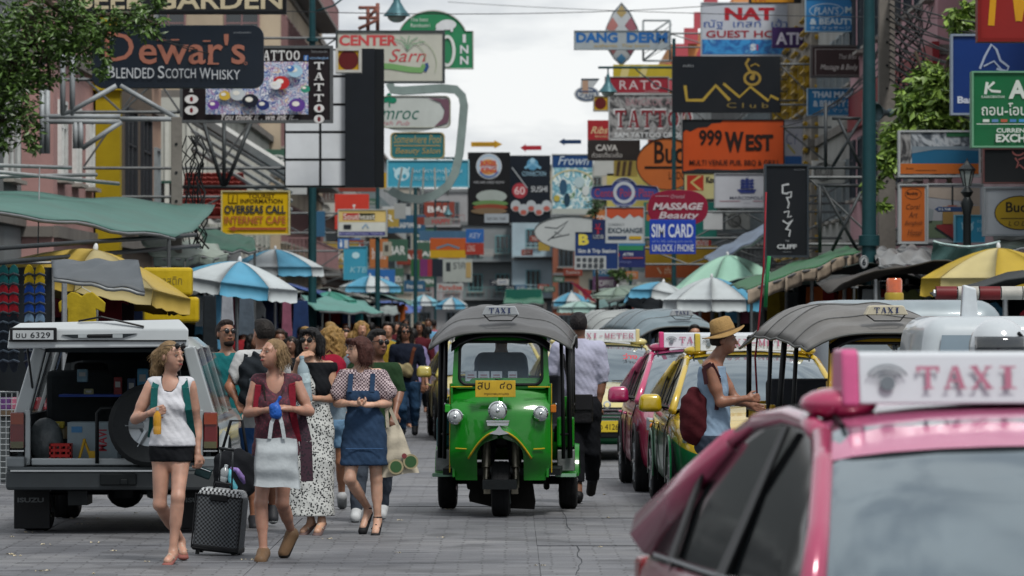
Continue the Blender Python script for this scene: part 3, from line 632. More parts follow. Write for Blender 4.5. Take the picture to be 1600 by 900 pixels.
# ---- middle
def arrow_sign(label, x0, y0, x1, y1, s, c, d, txt=None):
    yc = (y0+y1)/2; k = (y1-y0)*.22; hx = (x1-x0)*.26
    p = [(x0, y0+k), (x1-hx, y0+k), (x1-hx, y0), (x1, yc), (x1-hx, y1), (x1-hx, y1-k), (x0, y1-k)]
    if d < 0: p = [(x0+x1-a, b) for a, b in p]
    return sign(label, x0, y0, x1, y1, s, c, [(T, txt, x0+4+(0 if d > 0 else hx*.8), y0+k+1.5, x1-hx*.8-(0 if d > 0 else -hx*.5), y1-k-1.5, '#7a5a18')] if txt else [], poly=p, th=.12, name='arrow_sign', group=None)
arrow_sign('ochre arrow sign pointing right above the burger poster', 736, 219, 785, 232, 42, '#b58a1e', 1, 'MASSAGE')
arrow_sign('small red arrow sign pointing left', 813, 225, 846, 237, 43, '#9c2430', -1)
arrow_sign('dark blue arrow sign pointing left beside the red sign', 873, 216, 908, 227, 46, '#1d3557', -1)
sign('tall black burger poster with a round blue and red logo', 731, 238, 797, 352, 42.5, '#131417', [('e', 764, 260, 20, 20, '#b0b5ba'), ('e', 764, 260, 18, 18, '#8fa6bd', 2.4), ('p', arc(763, 262, 14, 13, 195, 345)+arc(763, 262, 14, 4, 345, 195), '#b98648'), ('p', arc(763, 262, 14, 11, 15, 165), '#b98648'), (T, 'BURGER', 751, 251, 776, 260, '#a63b3f', dict(bold=.03)), (T, 'KING', 752, 261, 776, 270, '#a63b3f', dict(bold=.03)), ('l', arc(764, 260, 16.5, 16.5, 30, 150), 2.4, '#3d5f96'),
    (T, 'WE ARE HERE NOW', 740, 283, 788, 287, '#9a9ca0'), ('e', 768, 307, 24, 10, '#8f9894'), ('e', 766, 318, 28, 5, '#5a7a4a'), ('e', 766, 324, 27, 5, '#7a3b2a'), ('e', 764, 330, 28, 5, '#6b5a45'), ('r', 757, 334, 795, 348, '#8f979e'), (T, 'kao san road', 761, 338, 790, 344, '#3b4045')], arm=None)
sign('tall dark sushi poster with a pale blue crest and red disc', 797, 243, 860, 348, 42, '#151c26', [('e', 832, 257, 9, 9, '#4f86a6'), ('l', [(820, 263), (832, 255), (845, 263)], 4, '#6c9db8'), ('e', 832, 251, 4, 4, '#8fb4c8'), (T, 'CONNECTION', 816, 268, 853, 275, '#8fb4c8'), ('e', 812, 298, 12, 12, '#9c3a44'), (T, '60', 804, 292, 820, 304, '#d5c5c5'), (T, 'SUSHI', 830, 291, 855, 300, '#c5cacd'), ('l', [(800, 262), (824, 294)], 1.6, '#9da3a8')]
    + sum([[('e', 806+i*12, 322+(i % 2)*6, 8, 9, '#a8b0b5'), ('e', 806+i*12, 326+(i % 2)*6, 5, 4, '#a55a50')] for i in range(5)], []), arm=None)
sign('tall aqua poster with swimmers under white script', 862, 241, 927, 335, 45, '@aqua', [('r', 862, 241, 927, 262, '#1c3f6e'), (T, 'Frown', 872, 244, 920, 258, '#b5c0c8', dict(shear=.3)), ('l', arc(894, 290, 34, 24, 190, 350), 2.4, '#b3ae8a'), ('e', 880, 292, 6, 12, '#2c4f68'), ('e', 905, 285, 8, 9, '#9fb4b9'), ('e', 915, 298, 6, 8, '#b7bfbf'), ('e', 886, 312, 5, 10, '#1f3c4e'), ('e', 870, 310, 5, 5, '#a89b46'), ('r', 862, 326, 927, 335, '#a3a9a4')], frame='#9aa0a0', fw=.03)
sign('white surfboard-shaped sign with a dark handwritten mark', 830, 332, 962, 416, 50, '#a7adae', [('l', [(851, 355), (870, 357), (888, 345), (876, 360), (856, 376)], 1.6, '#3c4247'), ('l', [(866, 362), (878, 368), (862, 372), (890, 366)], 1.4, '#3c4247'), ('l', [(910, 340), (925, 336)], 2, '#b89878')], poly=[(900+62*math.cos(math.radians(a))*1.06, 362+28*math.sin(math.radians(a))+(900+62*math.cos(math.radians(a))-840)*.05) for a in range(0, 360, 12)], frame='#3f4547', fw=.02, arm=None)
sign('white and blue pole diamond restaurant sign high over the street', 897, 48, 1047, 78, 45, '#8e979c', [(T, 'DANG', 900, 51, 965, 67, '#1f5a96', dict(bold=.05)), (T, 'DERM', 979, 51, 1043, 67, '#1f5a96', dict(bold=.05)), (T, 'authentic  Thai bistro', 928, 69, 1015, 74, '#a08a4c')], arm=1, frame='#7b8488', fw=.02)
lf = [(971, 4), (985, 20), (996, 42), (1000, 56), (994, 75), (983, 92), (971, 103), (959, 92), (948, 75), (943, 56), (947, 42), (957, 20)]
sign('leaf-shaped emblem of coloured diamonds rising behind the blue lettering', 943, 4, 1000, 103, 44.8, '#a8aeb2', [('p', [(971, 8), (979, 20), (971, 28), (963, 20)], '#98875c'), ('p', [(957, 27), (966, 40), (957, 52), (947, 44)], '#9d6a66'), ('p', [(986, 27), (996, 44), (986, 52), (976, 40)], '#8a5560'), ('p', [(971, 49), (976, 57), (971, 65), (966, 57)], '#a89258'), ('p', [(957, 66), (966, 74), (958, 86), (949, 72)], '#8d5f62'), ('p', [(986, 66), (994, 72), (985, 86), (976, 74)], '#7d4c5a'), ('p', [(971, 84), (978, 92), (971, 100), (963, 92)], '#4c86ae')], poly=lf, frame='#7d8589', fw=.03, name='emblem_sign')
sign('yellow strip sign with pale diagonals above the red one', 958, 101, 1052, 123, 49, '#a3922c', [('p', [(973, 102), (985, 102), (980, 122), (968, 122)], '#b9ad76'), ('p', [(1003, 102), (1013, 102), (1008, 122), (998, 122)], '#b9ad76')], arm=1)
sign('red sign with widely spaced white capitals', 945, 120, 1045, 146, 50, '#83222f', [(T, 'RATO', 968, 126, 1033, 140, '#b9aeb0', dict(serif=False, space=1.25)), (T, 'HOTEL', 1008, 141.5, 1030, 144, '#a08a8c')], arm=1, frame='#8a8d8f', fw=.02)
sign('small round white emblem with a dark blue figure', 897, 123, 937, 159, 50, '#a6abae', [('e', 917, 147, 17, 10.5, '#1f3b60', 2), ('r', 910, 126, 919, 146, '#a08470'), ('l', [(908, 124), (936, 124)], 2.4, '#33424c'), ('l', [(905, 143), (930, 143)], 2, '#1f3b60'), (T, 'CAFE', 906, 147, 929, 154, '#1f3b60')], poly=arc(917, 147, 20, 12.5, -60, 240, 24)+[(908, 123), (937, 123)], th=.12, name='emblem_sign')
sign('small yellow light box with a dark red disc beside the lamp', 927, 150, 951, 174, 50, '#a8841a', [('e', 938, 162, 9, 9, '#571517')], frame='#8f8f88', fw=.03, th=.4, name='light_box', group='yellow light boxes with a red disc')
sign('black and white tattoo board with outlined red letters', 951, 147, 1066, 218, 52, '@smoke', [(T, 'BANGKOK ART', 978, 154, 1062, 165, '#94777c', dict(rot=0)), (T, 'TATTOO', 957, 170, 1085, 202, '#b9bcbe', dict(serif=True)), (T, 'TATTOO', 959.5, 172.5, 1083, 199.5, '#71202a', dict(serif=True)), (T, 'SAM TATTOO GROUP', 960, 207, 1075, 215, '#b9bcbe', dict(bold=.03)), ('l', [(1016, 200), (1022, 196), (1018, 206), (1024, 210)], 2.5, '#9a9c9e')], frame='#9da0a1', fw=.03, arm=1)
sign('small red sign with cream script', 918, 188, 953, 219, 51, '#93242b', [(T, 'Ribs', 923, 198, 950, 209, '#c9b98e', dict(shear=.4)), (T, 'BAR & GRILL', 930, 212, 950, 215, '#c9b98e')], arm=None)
sign('charcoal sign with two lines of white Thai lettering', 918, 219, 1000, 251, 51.5, '#2b2726', [(T, 'CAVA', 931, 226, 965, 236, '#b5b3b0', dict(bold=.03)), (T, 'ก๋วยเตี๋ยวเรือ', 925, 238, 972, 246, '#b5b3b0')], arm=None)
sign('white panel under the charcoal sign', 928, 251, 960, 275, 49, '#a8aba9', arm=None)
sign('yellow and brown striped panel beside the white panel', 959, 251, 996, 276, 49.5, '#b09a52', [('p', [(965+i*9, 252), (970+i*9, 252), (967+i*9, 275), (962+i*9, 275)], '#5d4a3a') for i in range(3)], arm=None)
sign('pale yellow rectangular sign behind the blue ring sign', 948, 271, 1040, 325, 49, '#ada25c', [(T, 'INTERNET', 990, 300, 1036, 312, '#2f3d4c')], arm=1)
cp_ = [(922+8*1, 290)]+arc(930, 301, 8, 11, 240, 120, 6)+[(950, 313)]+arc(975, 301, 23, 24, 150, 30, 8)+[(1012, 313)]+arc(1022, 301, 8, 11, 60, -60, 6)+[(1000, 289)]+arc(975, 301, 23, 24, -30, -150, 8)+[(950, 289)]
sign('blue sign with a ring at its middle and reddish lettering', 922, 277, 1030, 325, 60, '#34407a', [(T, 'Center Point Plaza', 929, 295, 1022, 308, '#8c3950', dict(bold=.01)), ('e', 975, 301, 17, 17, '#a9b0b8', 5), (T, 'GUEST HOUSE', 962, 281, 988, 284, '#a9b0b8'), (T, 'MASSAGE', 964, 319, 986, 322, '#a9b0b8')], poly=cp_[1:], frame='#8f96a5', fw=.02)
sign('orange oval sign with heavy black lettering cut off by its neighbour', 994, 219, 1082, 297, 53, '#a3582a', [(T, 'Bud', 1022, 221, 1069, 256, '#20140f', dict(bold=.02)), ('r', 1007, 260, 1066, 264, '#20140f'), (T, 'LODGE', 1045, 268, 1075, 280, '#20140f')], poly=[(1042+48*math.cos(math.radians(a)), 256+41*math.sin(math.radians(a))) for a in range(0, 360, 10)], frame='#2a2320', fw=.02, arm=1)
sign('white currency exchange sign with an orange skyline', 946, 323, 1007, 380, 60, '#a9afb2', [('p', [(948, 325), (1005, 325), (1005, 341), (998, 337), (990, 340), (984, 334), (975, 342), (965, 336), (955, 342), (948, 338)], '#a94a2f'), (T, 'CURRENCY', 950, 349, 976, 353, '#6a7075'), (T, 'EXCHANGE', 950, 356, 1004, 364, '#31424e', dict(bold=.02)), ('r', 950, 369, 979, 374, '#2b3d5e'), ('r', 983, 369, 1002, 374, '#b09025')], frame='#a0a6aa', fw=.02, arm=1)
sign('navy bank sign with a red star', 925, 343, 948, 374, 58, '#1e2a50', [('l', [(931, 350), (936, 365)], 2, '#93243a'), ('l', [(937, 349), (933, 366)], 2, '#93243a'), ('l', [(929, 357), (940, 358)], 2, '#93243a'), (T, 'UDB', 927, 367, 943, 373, '#a9afb2')])
sign('navy skin clinic sign with a yellow letter and a plus of flags below', 898, 362, 966, 421, 57, '#1d3566', [(T, 'B', 904, 366, 920, 383, '#c9bb4e', dict(bold=.05)), (T, 'Skin & Trip Station', 903, 389, 962, 397, '#c0c6cc', dict(bold=.02)), ('r', 898, 400, 947, 421, '#a4a9ab')]+[('r', 901+i*9, 403+j*9, 907+i*9, 409+j*9, '#42474d') for i in range(5) for j in range(2)], frame='#9da4a8', fw=.015, arm=None)
sign('navy cash machine sign under the exchange sign', 946, 383, 1008, 418, 56, '#232c5e', [('r', 967, 384, 1005, 391, '#2f7a52'), ('r', 946, 377, 1008, 384, '#3c7296'), (T, 'ATM', 973, 395, 989, 400, '#b5b9c4', dict(bold=.03)), ('e', 965, 398, 3, 3, '#a3402f'), ('r', 973, 402, 1005, 404, '#93484a'), (T, 'exchange', 963, 407, 986, 412, '#6a72a0')], arm=1)
sign('teal and orange striped panel half hidden behind the blue card sign', 1006, 316, 1120, 375, 50, '#1f655e', [('r', 1010, 318, 1040, 345, '#a0562f'), ('r', 1090, 360, 1119, 374, '#2b7468')], arm=1)
sign('ochre panel under the blue card sign', 1008, 384, 1120, 414, 49, '#a5852c', [(T, 'S', 1070, 392, 1076, 407, '#a87a18')], arm=1)
sign('rust red panel under the ochre one', 1008, 413, 1092, 434, 48.5, '#9c5233', [(T, 'thai', 1038, 416, 1055, 428, '#c0a890', dict(shear=.3)), ('l', [(1027, 418), (1033, 428)], 2, '#b9a58c')], arm=1)
sign('dark red oval massage sign with white lettering', 1012, 297, 1106, 353, 71, '#7b1731', [(T, 'Oriental', 1048, 304, 1070, 310, '#a88a92', dict(shear=.3)), ('r', 1024, 306, 1046, 307, '#a88a92'), (T, 'MASSAGE', 1020, 317, 1099, 328, '#b9aeb2', dict(bold=.04, shear=.25)), (T, 'Beauty', 1029, 331, 1092, 345, '#b9aeb2', dict(bold=.02, shear=.25))], poly=[(1059+47*math.copysign(abs(math.cos(math.radians(a)))**.7, math.cos(math.radians(a))), 325+28*math.copysign(abs(math.sin(math.radians(a)))**.8, math.sin(math.radians(a)))) for a in range(0, 360, 10)], th=.15)
sign('bright blue phone card sign on the slim green pole', 1015, 343, 1087, 397, 73, '#1c3c9c', [(T, 'SIM CARD', 1018, 350, 1083, 371, '#c3c9d4', dict(bold=.02)), (T, 'all in 3G calling sim cards', 1019, 375, 1082, 380, '#7f8fc0'), (T, 'UNLOCK / PHONE', 1019, 382, 1084, 393, '#c3c9d4', dict(bold=.01))], th=.08)
sign('white blank plate right of the massage sign', 1099, 333, 1129, 359, 62, '#a6aaac', arm=None, th=.1)
sign('cream film sign with a red and yellow corner mark', 1068, 269, 1118, 312, 57, '#aba77a', [('r', 1073, 274, 1099, 298, '#9c2f23'), ('p', [(1097, 275), (1082, 285), (1097, 297), (1091, 297), (1078, 285), (1091, 275)], '#b3a268'), (T, 'Kodak', 1103, 276, 1128, 286, '#22232a', dict(bold=.04))], frame='#23262a', fw=.02, arm=1)
sign('white sign with a blue tall ship', 1116, 271, 1195, 325, 62, '#a9adb4', [(T, 'MARCOPOLO', 1140, 307, 1195, 312, '#2b3048', dict(bold=.01)), ('r', 1124, 314, 1156, 315, '#8e5560'), ('r', 1176, 314, 1194, 315, '#8e5560'), ('p', [(1151, 296), (1182, 296), (1178, 302), (1157, 302)], '#2a3770')]+[('p', [(1158+i*7, 280+j*5-i % 2*2), (1164+i*7, 281+j*5), (1163+i*7, 284.5+j*5), (1156+i*7, 284.5+j*5)], '#2a3770') for i in range(3) for j in range(3)]+[('l', [(1161, 279), (1161, 296)], 1, '#2a3770'), ('l', [(1168, 276), (1168, 296)], 1, '#2a3770'), ('l', [(1175, 279), (1175, 296)], 1, '#2a3770'), (T, 'HOSTEL', 1161, 316.5, 1173, 318.5, '#777b88')], frame='#8f9397', fw=.02, arm=1)
sign('big orange bar sign with ragged dark edges', 1066, 187, 1225, 271, 58, '#a9441b', [('p', [(1066, 187), (1130, 187), (1126, 192), (1112, 193), (1105, 199), (1090, 200), (1078, 206), (1072, 203), (1066, 208)], '#1b1f22'), ('p', [(1066, 268), (1090, 264), (1150, 266), (1200, 263), (1225, 265), (1225, 271), (1066, 271)], '#22262a'), ('t', '999', 1092, 203, 1128, 228, '#201512', dict(bold=.03)), (T, 'W', 1132, 206, 1162, 238, '#201512', dict(bold=.05)), (T, 'EST', 1165, 210, 1208, 236, '#201512', dict(bold=.04)), (T, 'MULTI VENUE PUB, BBQ & GRILL', 1077, 250, 1218, 260, '#2a1712', dict(bold=.01))], frame='#16191c', fw=.02, arm=1)
sign('black club sign with gold zigzag lettering and a curled flourish', 1050, 88, 1219, 176, 56, '#14191f', [('l', [(1070, 134), (1073, 157), (1098, 157), (1118, 134), (1140, 157)], 5, '#9b8438'), ('l', [(1130, 131), (1155, 152), (1172, 136), (1200, 158), (1204, 150), (1216, 156)], 4, '#9b8438'),
    ('l', [(1170, 92), (1165, 100), (1170, 110), (1178, 118), (1174, 124)], 4, '#8b7436'), ('e', 1175, 123, 14, 12, '#8b7436', 4), ('e', 1175, 122, 4, 4, '#8b7436'), ('l', [(1172, 104), (1180, 100), (1186, 104)], 2, '#8b7436'), (T, 'C l u b', 1135, 161, 1200, 169, '#77683c'), (T, 'คลับ', 1067, 101, 1083, 105, '#8f9498')], arm=1, th=.3)
sign('white guest house sign with red and blue lettering and a blue strip', 1095, 4, 1251, 89, 50, '#a9aeb8', [(T, 'NAT', 1132, 12, 1210, 32, '#99202c', dict(bold=.05)), (T, 'ณัฐ  เกสท์  เฮ้าส์', 1099, 30, 1244, 46, '#244a8c'), (T, 'GUEST HOUSE', 1103, 48, 1249, 59, '#8c2230', dict(bold=.02)), ('r', 1097, 62, 1249, 85, '@swirl'), (T, 'S', 1172, 69, 1181, 79, '#c5cad0', dict(bold=.05)), ('r', 1182, 70, 1184, 79, '#a8324a')], frame='#9aa0a6', fw=.03, arm=1)
sign('black and orange strip sign at the top edge over the guest house sign', 1170, -22, 1252, 5, 53, '#17181b', [('r', 1174, -10, 1240, 4, '#b07a1c'), (T, 'MR', 1180, -8, 1196, 3, '#8f2228')], arm=1)
sign('purple cash machine sign jutting below the guest house sign', 1206, 43, 1308, 75, 53, '#34214f', [(T, 'ATM', 1212, 51, 1260, 70, '#b9b5c4', dict(bold=.03)), (T, 'ธนาคาร ไทยพาณิชย์', 1268, 56, 1295, 60, '#8f86a3'), (T, 'EXCHANGE', 1271, 62, 1293, 66, '#8f86a3')], arm=None, th=.25)
ja = 'タイマッサージ'
sign('sky blue massage and beauty sign with an oval name ring', 1258, -3, 1391, 50, 62, '#2b72a8', [('e', 1291, 17, 27, 11.5, '#a9c0cf', 1.2), (T, "PLAN'S", 1272, 11, 1310, 23, '#b5c8d3', dict(shear=.15)), (T, 'MASSAGE', 1320, 11, 1388, 21, '#b5c8d3', dict(bold=.05)), (T, '& BEAUTY SALON', 1265, 29, 1388, 39, '#b5c8d3', dict(bold=.04)), (T, ja, 1265, 41, 1328, 47, '#b5c8d3', dict(bold=.01)), ('r', 1335, 41, 1368, 44, '#b5c8d3')], frame='#86a4b8', fw=.02, arm=1)
sign('dark brown massage sign with white script in a grey casing', 1266, 71, 1393, 121, 63, '#372a2b', [('r', 1273, 77, 1373, 78, '#9a9795'), ('r', 1273, 117.5, 1373, 118.5, '#9a9795'), ('r', 1273, 77, 1274, 118, '#9a9795'), ('r', 1372.5, 77, 1373.5, 118, '#9a9795'), ('r', 1376, 73, 1391, 119, '#2b2b2d'), (T, 'Thai Bliss Spa', 1310, 85, 1350, 95, '#a5a19e', dict(shear=.3)), (T, 'Massage & Body Therapy', 1281, 101, 1372, 112, '#b5b1ae', dict(shear=.3, bold=.01))], frame='#4c4a4a', arm=1, th=.3)
sign('smaller sky blue massage sign under the brown one', 1261, 138, 1362, 181, 62, '#2a74a3', [(T, 'THAI MASSAGE', 1269, 143, 1358, 153, '#b5c8d3', dict(bold=.05)), (T, '& BEAUTY SALON', 1270, 157, 1359, 167, '#b5c8d3', dict(bold=.04)), (T, ja, 1281, 169, 1345, 176, '#b5c8d3')], frame='#86a4b8', fw=.02, arm=1)
sign('white and blue sign with faint letters at the orange sign edge', 1224, 187, 1254, 258, 55, '#a7a7b0', [(T, 'CY', 1228, 209, 1246, 226, '#6a6f8a'), ('r', 1226, 244, 1252, 257, '#2c5a94'), ('l', [(1230, 226), (1242, 240)], 3, '#a59a4e')], frame='#8e9096', fw=.02)
el = [('l', [(1232, 288), (1222, 290), (1222, 302), (1230, 303)], 3, '#b3b7bb'), ('l', [(1229, 302), (1236, 300), (1235, 308), (1228, 310)], 2.2, '#b3b7bb'), ('l', [(1228, 308), (1232, 318), (1230, 326)], 2, '#b3b7bb'), ('l', [(1224, 332), (1232, 330), (1230, 340), (1236, 338)], 2.2, '#b3b7bb'), ('l', [(1222, 345), (1230, 350), (1238, 342), (1228, 358)], 2.6, '#b3b7bb'), ('l', [(1226, 358), (1234, 360), (1232, 370)], 2.2, '#b3b7bb'),
      (T, 'THE', 1226, 375, 1232, 378, '#8f9498'), (T, 'CLIFF', 1213, 382, 1244, 389, '#b3b7bb', dict(bold=.04)), (T, 'club & bar', 1222, 392, 1236, 395, '#70757a'), (T, 'ร้านอาหาร', 1240, 264, 1256, 266.5, '#70757a')]
sign('tall black sign with white brushwork running down it', 1194, 257, 1263, 402, 80, '#15191f', el, frame='#3a4148', fw=.035, th=.35, arm=1)
sign('red corner sign with two golden arch legs at the top right', 1526, -60, 1640, 66, 110, '#7a1714', [('l', [(1547, 41), (1551, -12), (1558, -34), (1568, -40), (1578, -30), (1586, 0), (1590, 34)], 10, '#b5820f'), ('l', [(1590, 34), (1596, 0), (1604, -30), (1614, -40), (1624, -34)], 10, '#b5820f')], frame='#6a1512', th=.3, arm=1)
sign('deep blue bank sign half behind the leaves and the green sign', 1485, 54, 1640, 180, 100, '#0e2f6b', [(T, 'Bangkok Bank', 1495, 151, 1600, 165, '#b5bccb', dict(bold=.04)), ('l', [(1530, 108), (1538, 88), (1548, 70), (1556, 78), (1562, 95), (1575, 105), (1572, 112), (1556, 108)], 3.5, '#9aa7bd'), ('l', [(1536, 104), (1552, 96), (1566, 112)], 2.5, '#9aa7bd')], frame='#7f8b9b', fw=.03, arm=None)
gk = [('l', [(1541, 129), (1538, 148)], 4.5, '#b9c2bb'), ('l', [(1552, 129), (1542, 138), (1548, 143), (1562, 144)], 4, '#b9c2bb'), (T, 'KASIKORNTHAI', 1532, 150, 1568, 154, '#a9b5ac', dict(bold=.02)), (T, 'ATM', 1574, 126, 1650, 155, '#b9c2bb', dict(bold=.04)), (T, 'ถอน-โอน-จ่าย', 1532, 161, 1640, 181, '#b9c2bb', dict(bold=.01))]
gk += [('r', 1534+i*14, 187, 1544+i*14, 191.5, c) for i, c in enumerate(['#b9c2bb', '#5577a0', '#a0503c', '#3f6fa5', '#3f7fb5'])]+[('r', 1524, 194, 1640, 195.2, '#b9c2bb'), (T, 'CURRENCY', 1555, 201, 1615, 208, '#b9c2bb', dict(bold=.03)), (T, 'EXCHANGE', 1554, 210, 1650, 223, '#b9c2bb', dict(bold=.04))]
sign('green bank sign with Thai lettering and currency exchange', 1517, 112, 1640, 231, 106, '#0f5a35', gk, frame='#5f8d72', fw=.025, arm=1, th=.3)
sign('black corner sign with a pink line figure', 1535, 232, 1640, 287, 103, '#14181b', [('l', arc(1590, 236, 9, 7, 20, 180), 2.5, '#8c5350'), ('l', [(1585, 247), (1590, 254), (1587, 263), (1592, 258), (1599, 264)], 2.5, '#8c5350'), ('l', [(1590, 250), (1600, 246)], 2.5, '#8c5350')], frame='#5a3c3c', fw=.02, arm=1)
sign('seaside photo billboard with an orange lower band', 1403, 204, 1531, 277, 95, '@sea', [('r', 1406, 207, 1422, 256, '@smoke'), ('r', 1424, 231, 1530, 256, '#1d5879'), ('p', [(1424, 240), (1460, 234), (1480, 234), (1530, 236), (1530, 229), (1424, 229)], '#6c7983'), ('r', 1478, 207, 1516, 214, '#215235'), ('r', 1406, 256, 1530, 272, '#a75a24'), (T, 'Buddy', 1415, 262, 1427, 266, '#3a2214'), ('r', 1430, 266, 1462, 266.8, '#5a3218')], frame='#9ea3a5', fw=.03, arm=1, back='#8b9093')
el = [('r', 1408, 292, 1444, 377, '#a8561f'), ('e', 1426, 303.5, 13, 8.5, '#2c2118', .8), (T, 'Buddy', 1416, 300, 1434, 306, '#20140f', dict(bold=.02)), (T, 'Coral', 1415, 319, 1437, 327, '#58301a', dict(shear=.3)), (T, 'Art', 1419, 331, 1433, 340, '#58301a', dict(shear=.3)), (T, 'Bangkok', 1413, 345, 1441, 353, '#58301a', dict(shear=.3)), (T, 'Hotel', 1417, 359, 1440, 368, '#58301a', dict(shear=.3))]
sign('narrow orange hotel sign with script lines on its white frame', 1403, 288, 1449, 381, 96, '#a2a5a6', el, frame='#9ea3a5', fw=.02, arm=None)
el = [('p', [(1449, 292), (1530, 294), (1530, 322), (1500, 314), (1449, 308)], '#9d9288'), ('r', 1472, 322, 1530, 345, '#a98f72'), ('r', 1450, 345, 1480, 372, '#5c6c58'), ('p', [(1462, 352), (1488, 348), (1490, 374), (1462, 358)], '#7c2c30'), ('l', [(1460, 356), (1490, 376)], 3, '#1e252c'), ('r', 1486, 291, 1488.5, 322, '#22282b'), ('r', 1472, 330, 1488, 350, '#8b7040'), ('r', 1480, 321, 1494, 323, '#8c4a2c'), ('p', [(1449, 325), (1458, 328), (1456, 345), (1449, 346)], '#7e878c')]
sign('pale picture billboard with a tent roof beside the orange hotel sign', 1448, 287, 1536, 379, 95.5, '#979aa0', el, frame='#9ea3a5', fw=.02, arm=1)
sign('small blue arrow plate with white letters near the lantern', 1460, 323, 1510, 331, 97, '#223a5e', [(T, '312 THB', 1466, 325, 1485, 329, Wt)], poly=[(1460, 327), (1466, 323), (1510, 323), (1510, 331), (1466, 331)], th=.05, name='arrow_sign')
sign('white sign with a yellow oval and black name at the right edge', 1536, 292, 1640, 369, 101, '#a3aab0', [('e', 1592, 333, 40, 27, '#1d1d1a'), ('e', 1592, 333, 38.5, 25.5, '#a98d1e'), (T, 'Buddy', 1570, 316, 1625, 337, '#1d1b12', dict(bold=.02)), ('r', 1562, 341, 1625, 342.2, '#1d1b12'), (T, 'L O D G E', 1574, 346, 1622, 353, '#1d1b12', dict(shear=.2))], frame='#8d9499', fw=.03, arm=1, th=.3)
sign('small sky blue bank sign with a bird emblem on the right', 1491, 336, 1538, 379, 98, '#2f86a5', bird(1511, 355, 9, '#93bccb')+[(T, 'กรุง', 1526, 344, 1536, 350, '#93bccb'), (T, 'KR', 1526, 356, 1536, 362, '#93bccb')], frame='#5d9db3', fw=.015)
# ---- little far signs
for a in [('tiny orange sign with a yellow foot far down the street', 672, 372, 728, 403, 36, '#a8522a', [('r', 672, 391, 728, 403, '#b38f22'), ('l', [(682, 388), (700, 382), (718, 388)], 3, '#5d7a8a')]), ('tiny red sign beside the orange one', 727, 380, 756, 398, 37, '#93352c', [(T, 'LONG', 730, 383, 742, 393, '#c0b0a8')]),
          ('tiny blue sign above the red one', 728, 358, 756, 379, 38, '#2b5c9c', [(T, 'KEY', 733, 364, 752, 372, '#a8b4c8', dict(shear=.3))]), ('white board with dark smudged writing far on the left', 692, 405, 738, 441, 39, '#99a09c', [('r', 697, 410, 704, 424, '#31373b'), (T, 'ราคา', 708, 410, 732, 420, '#4b5154'), ('r', 728, 410, 736, 434, '#a08a5c')]),
          ('green purple and black banner beside the lamp pole', 642, 405, 692, 432, 40, '#1f2530', [('r', 642, 405, 656, 432, '#2a5a38'), ('r', 656, 405, 668, 432, '#6c2e60'), ('r', 668, 405, 675, 432, '#8c2f3a')]), ('white shop sign with red letters above the far heads', 683, 443, 724, 455, 38, '#9da2a0', [(T, 'Paradise', 686, 445, 722, 453, '#a34a3a', dict(bold=.02))]),
          ('dim red lettered strip sign behind the lamp pole', 662, 340, 706, 352, 36, '#7a7a76', [(T, 'HAPPY', 675, 342, 704, 350, '#a33a3a', dict(bold=.02))]), ('blue strip fascia above the orange sign', 655, 361, 728, 376, 35, '#41617c', []), ('pale board low under the burger poster', 756, 334, 798, 352, 41, '#8d969c', []),
          ('small brown board right of the red and brown strip', 598, 378, 612, 400, 50, '#8f8c80', [('r', 601, 383, 607, 393, '#40403a')]), ('teal rectangular box on the end block', 790, 452, 846, 470, 35, '#1f5b50', []), ('white and red poster under the aqua one', 868, 336, 905, 352, 44, '#989e9f', [])]:
    sign(*a[:7], a[7], arm=None, th=.12, name='shop_sign')
# a jumble of half-hidden panels behind the front signs
rq = random.Random(11)
names = {'#7a3a30': 'brick red', '#2d5572': 'steel blue', '#8c8f8f': 'pale grey', '#3b5a4c': 'bottle green', '#9a8440': 'mustard', '#5a3f5c': 'plum', '#a5673c': 'tan'}
for i, (x, y, w, h, s, c, nb) in enumerate([(1125, 395, 34, 20, 44, '#3b5a4c', 'under the awning left of the tall black sign'), (1020, 300, 26, 18, 44, '#2d5572', 'behind the dark red oval'), (760, 395, 22, 12, 33, '#8c8f8f', 'on the grey end block'), (895, 425, 30, 12, 38, '#7a3a30', 'over the brick red end block'), (940, 425, 28, 14, 42, '#2d5572', 'under the flags of the navy sign'),
    (600, 345, 12, 34, 46, '#5a3f5c', 'beside the cream shop sign'), (625, 330, 18, 24, 42, '#8c8f8f', 'under the curved frame'), (655, 345, 16, 12, 38, '#7a3a30', 'under the curved frame end'), (850, 385, 18, 14, 35, '#9a8440', 'left of the surfboard tail'), (985, 430, 24, 12, 44, '#a5673c', 'above the pale umbrellas on the right'), (575, 315, 30, 10, 44, '#3b5a4c', 'over the cream shop sign'), (500, 350, 16, 40, 52, '#2d5572', 'by the drainpipes left of the cream sign')]):
    sign(f'small {names[c]} panel {nb}', x-w/2, y-h/2, x+w/2, y+h/2, s, c, [(T, rq.choice(['โรงแรม', 'ร้านอาหาร', 'นวด']), x-w*.35, y-3, x+w*.35, y+3, '#a9aca9')] if w > 20 else [], th=.12, name='shop_sign')
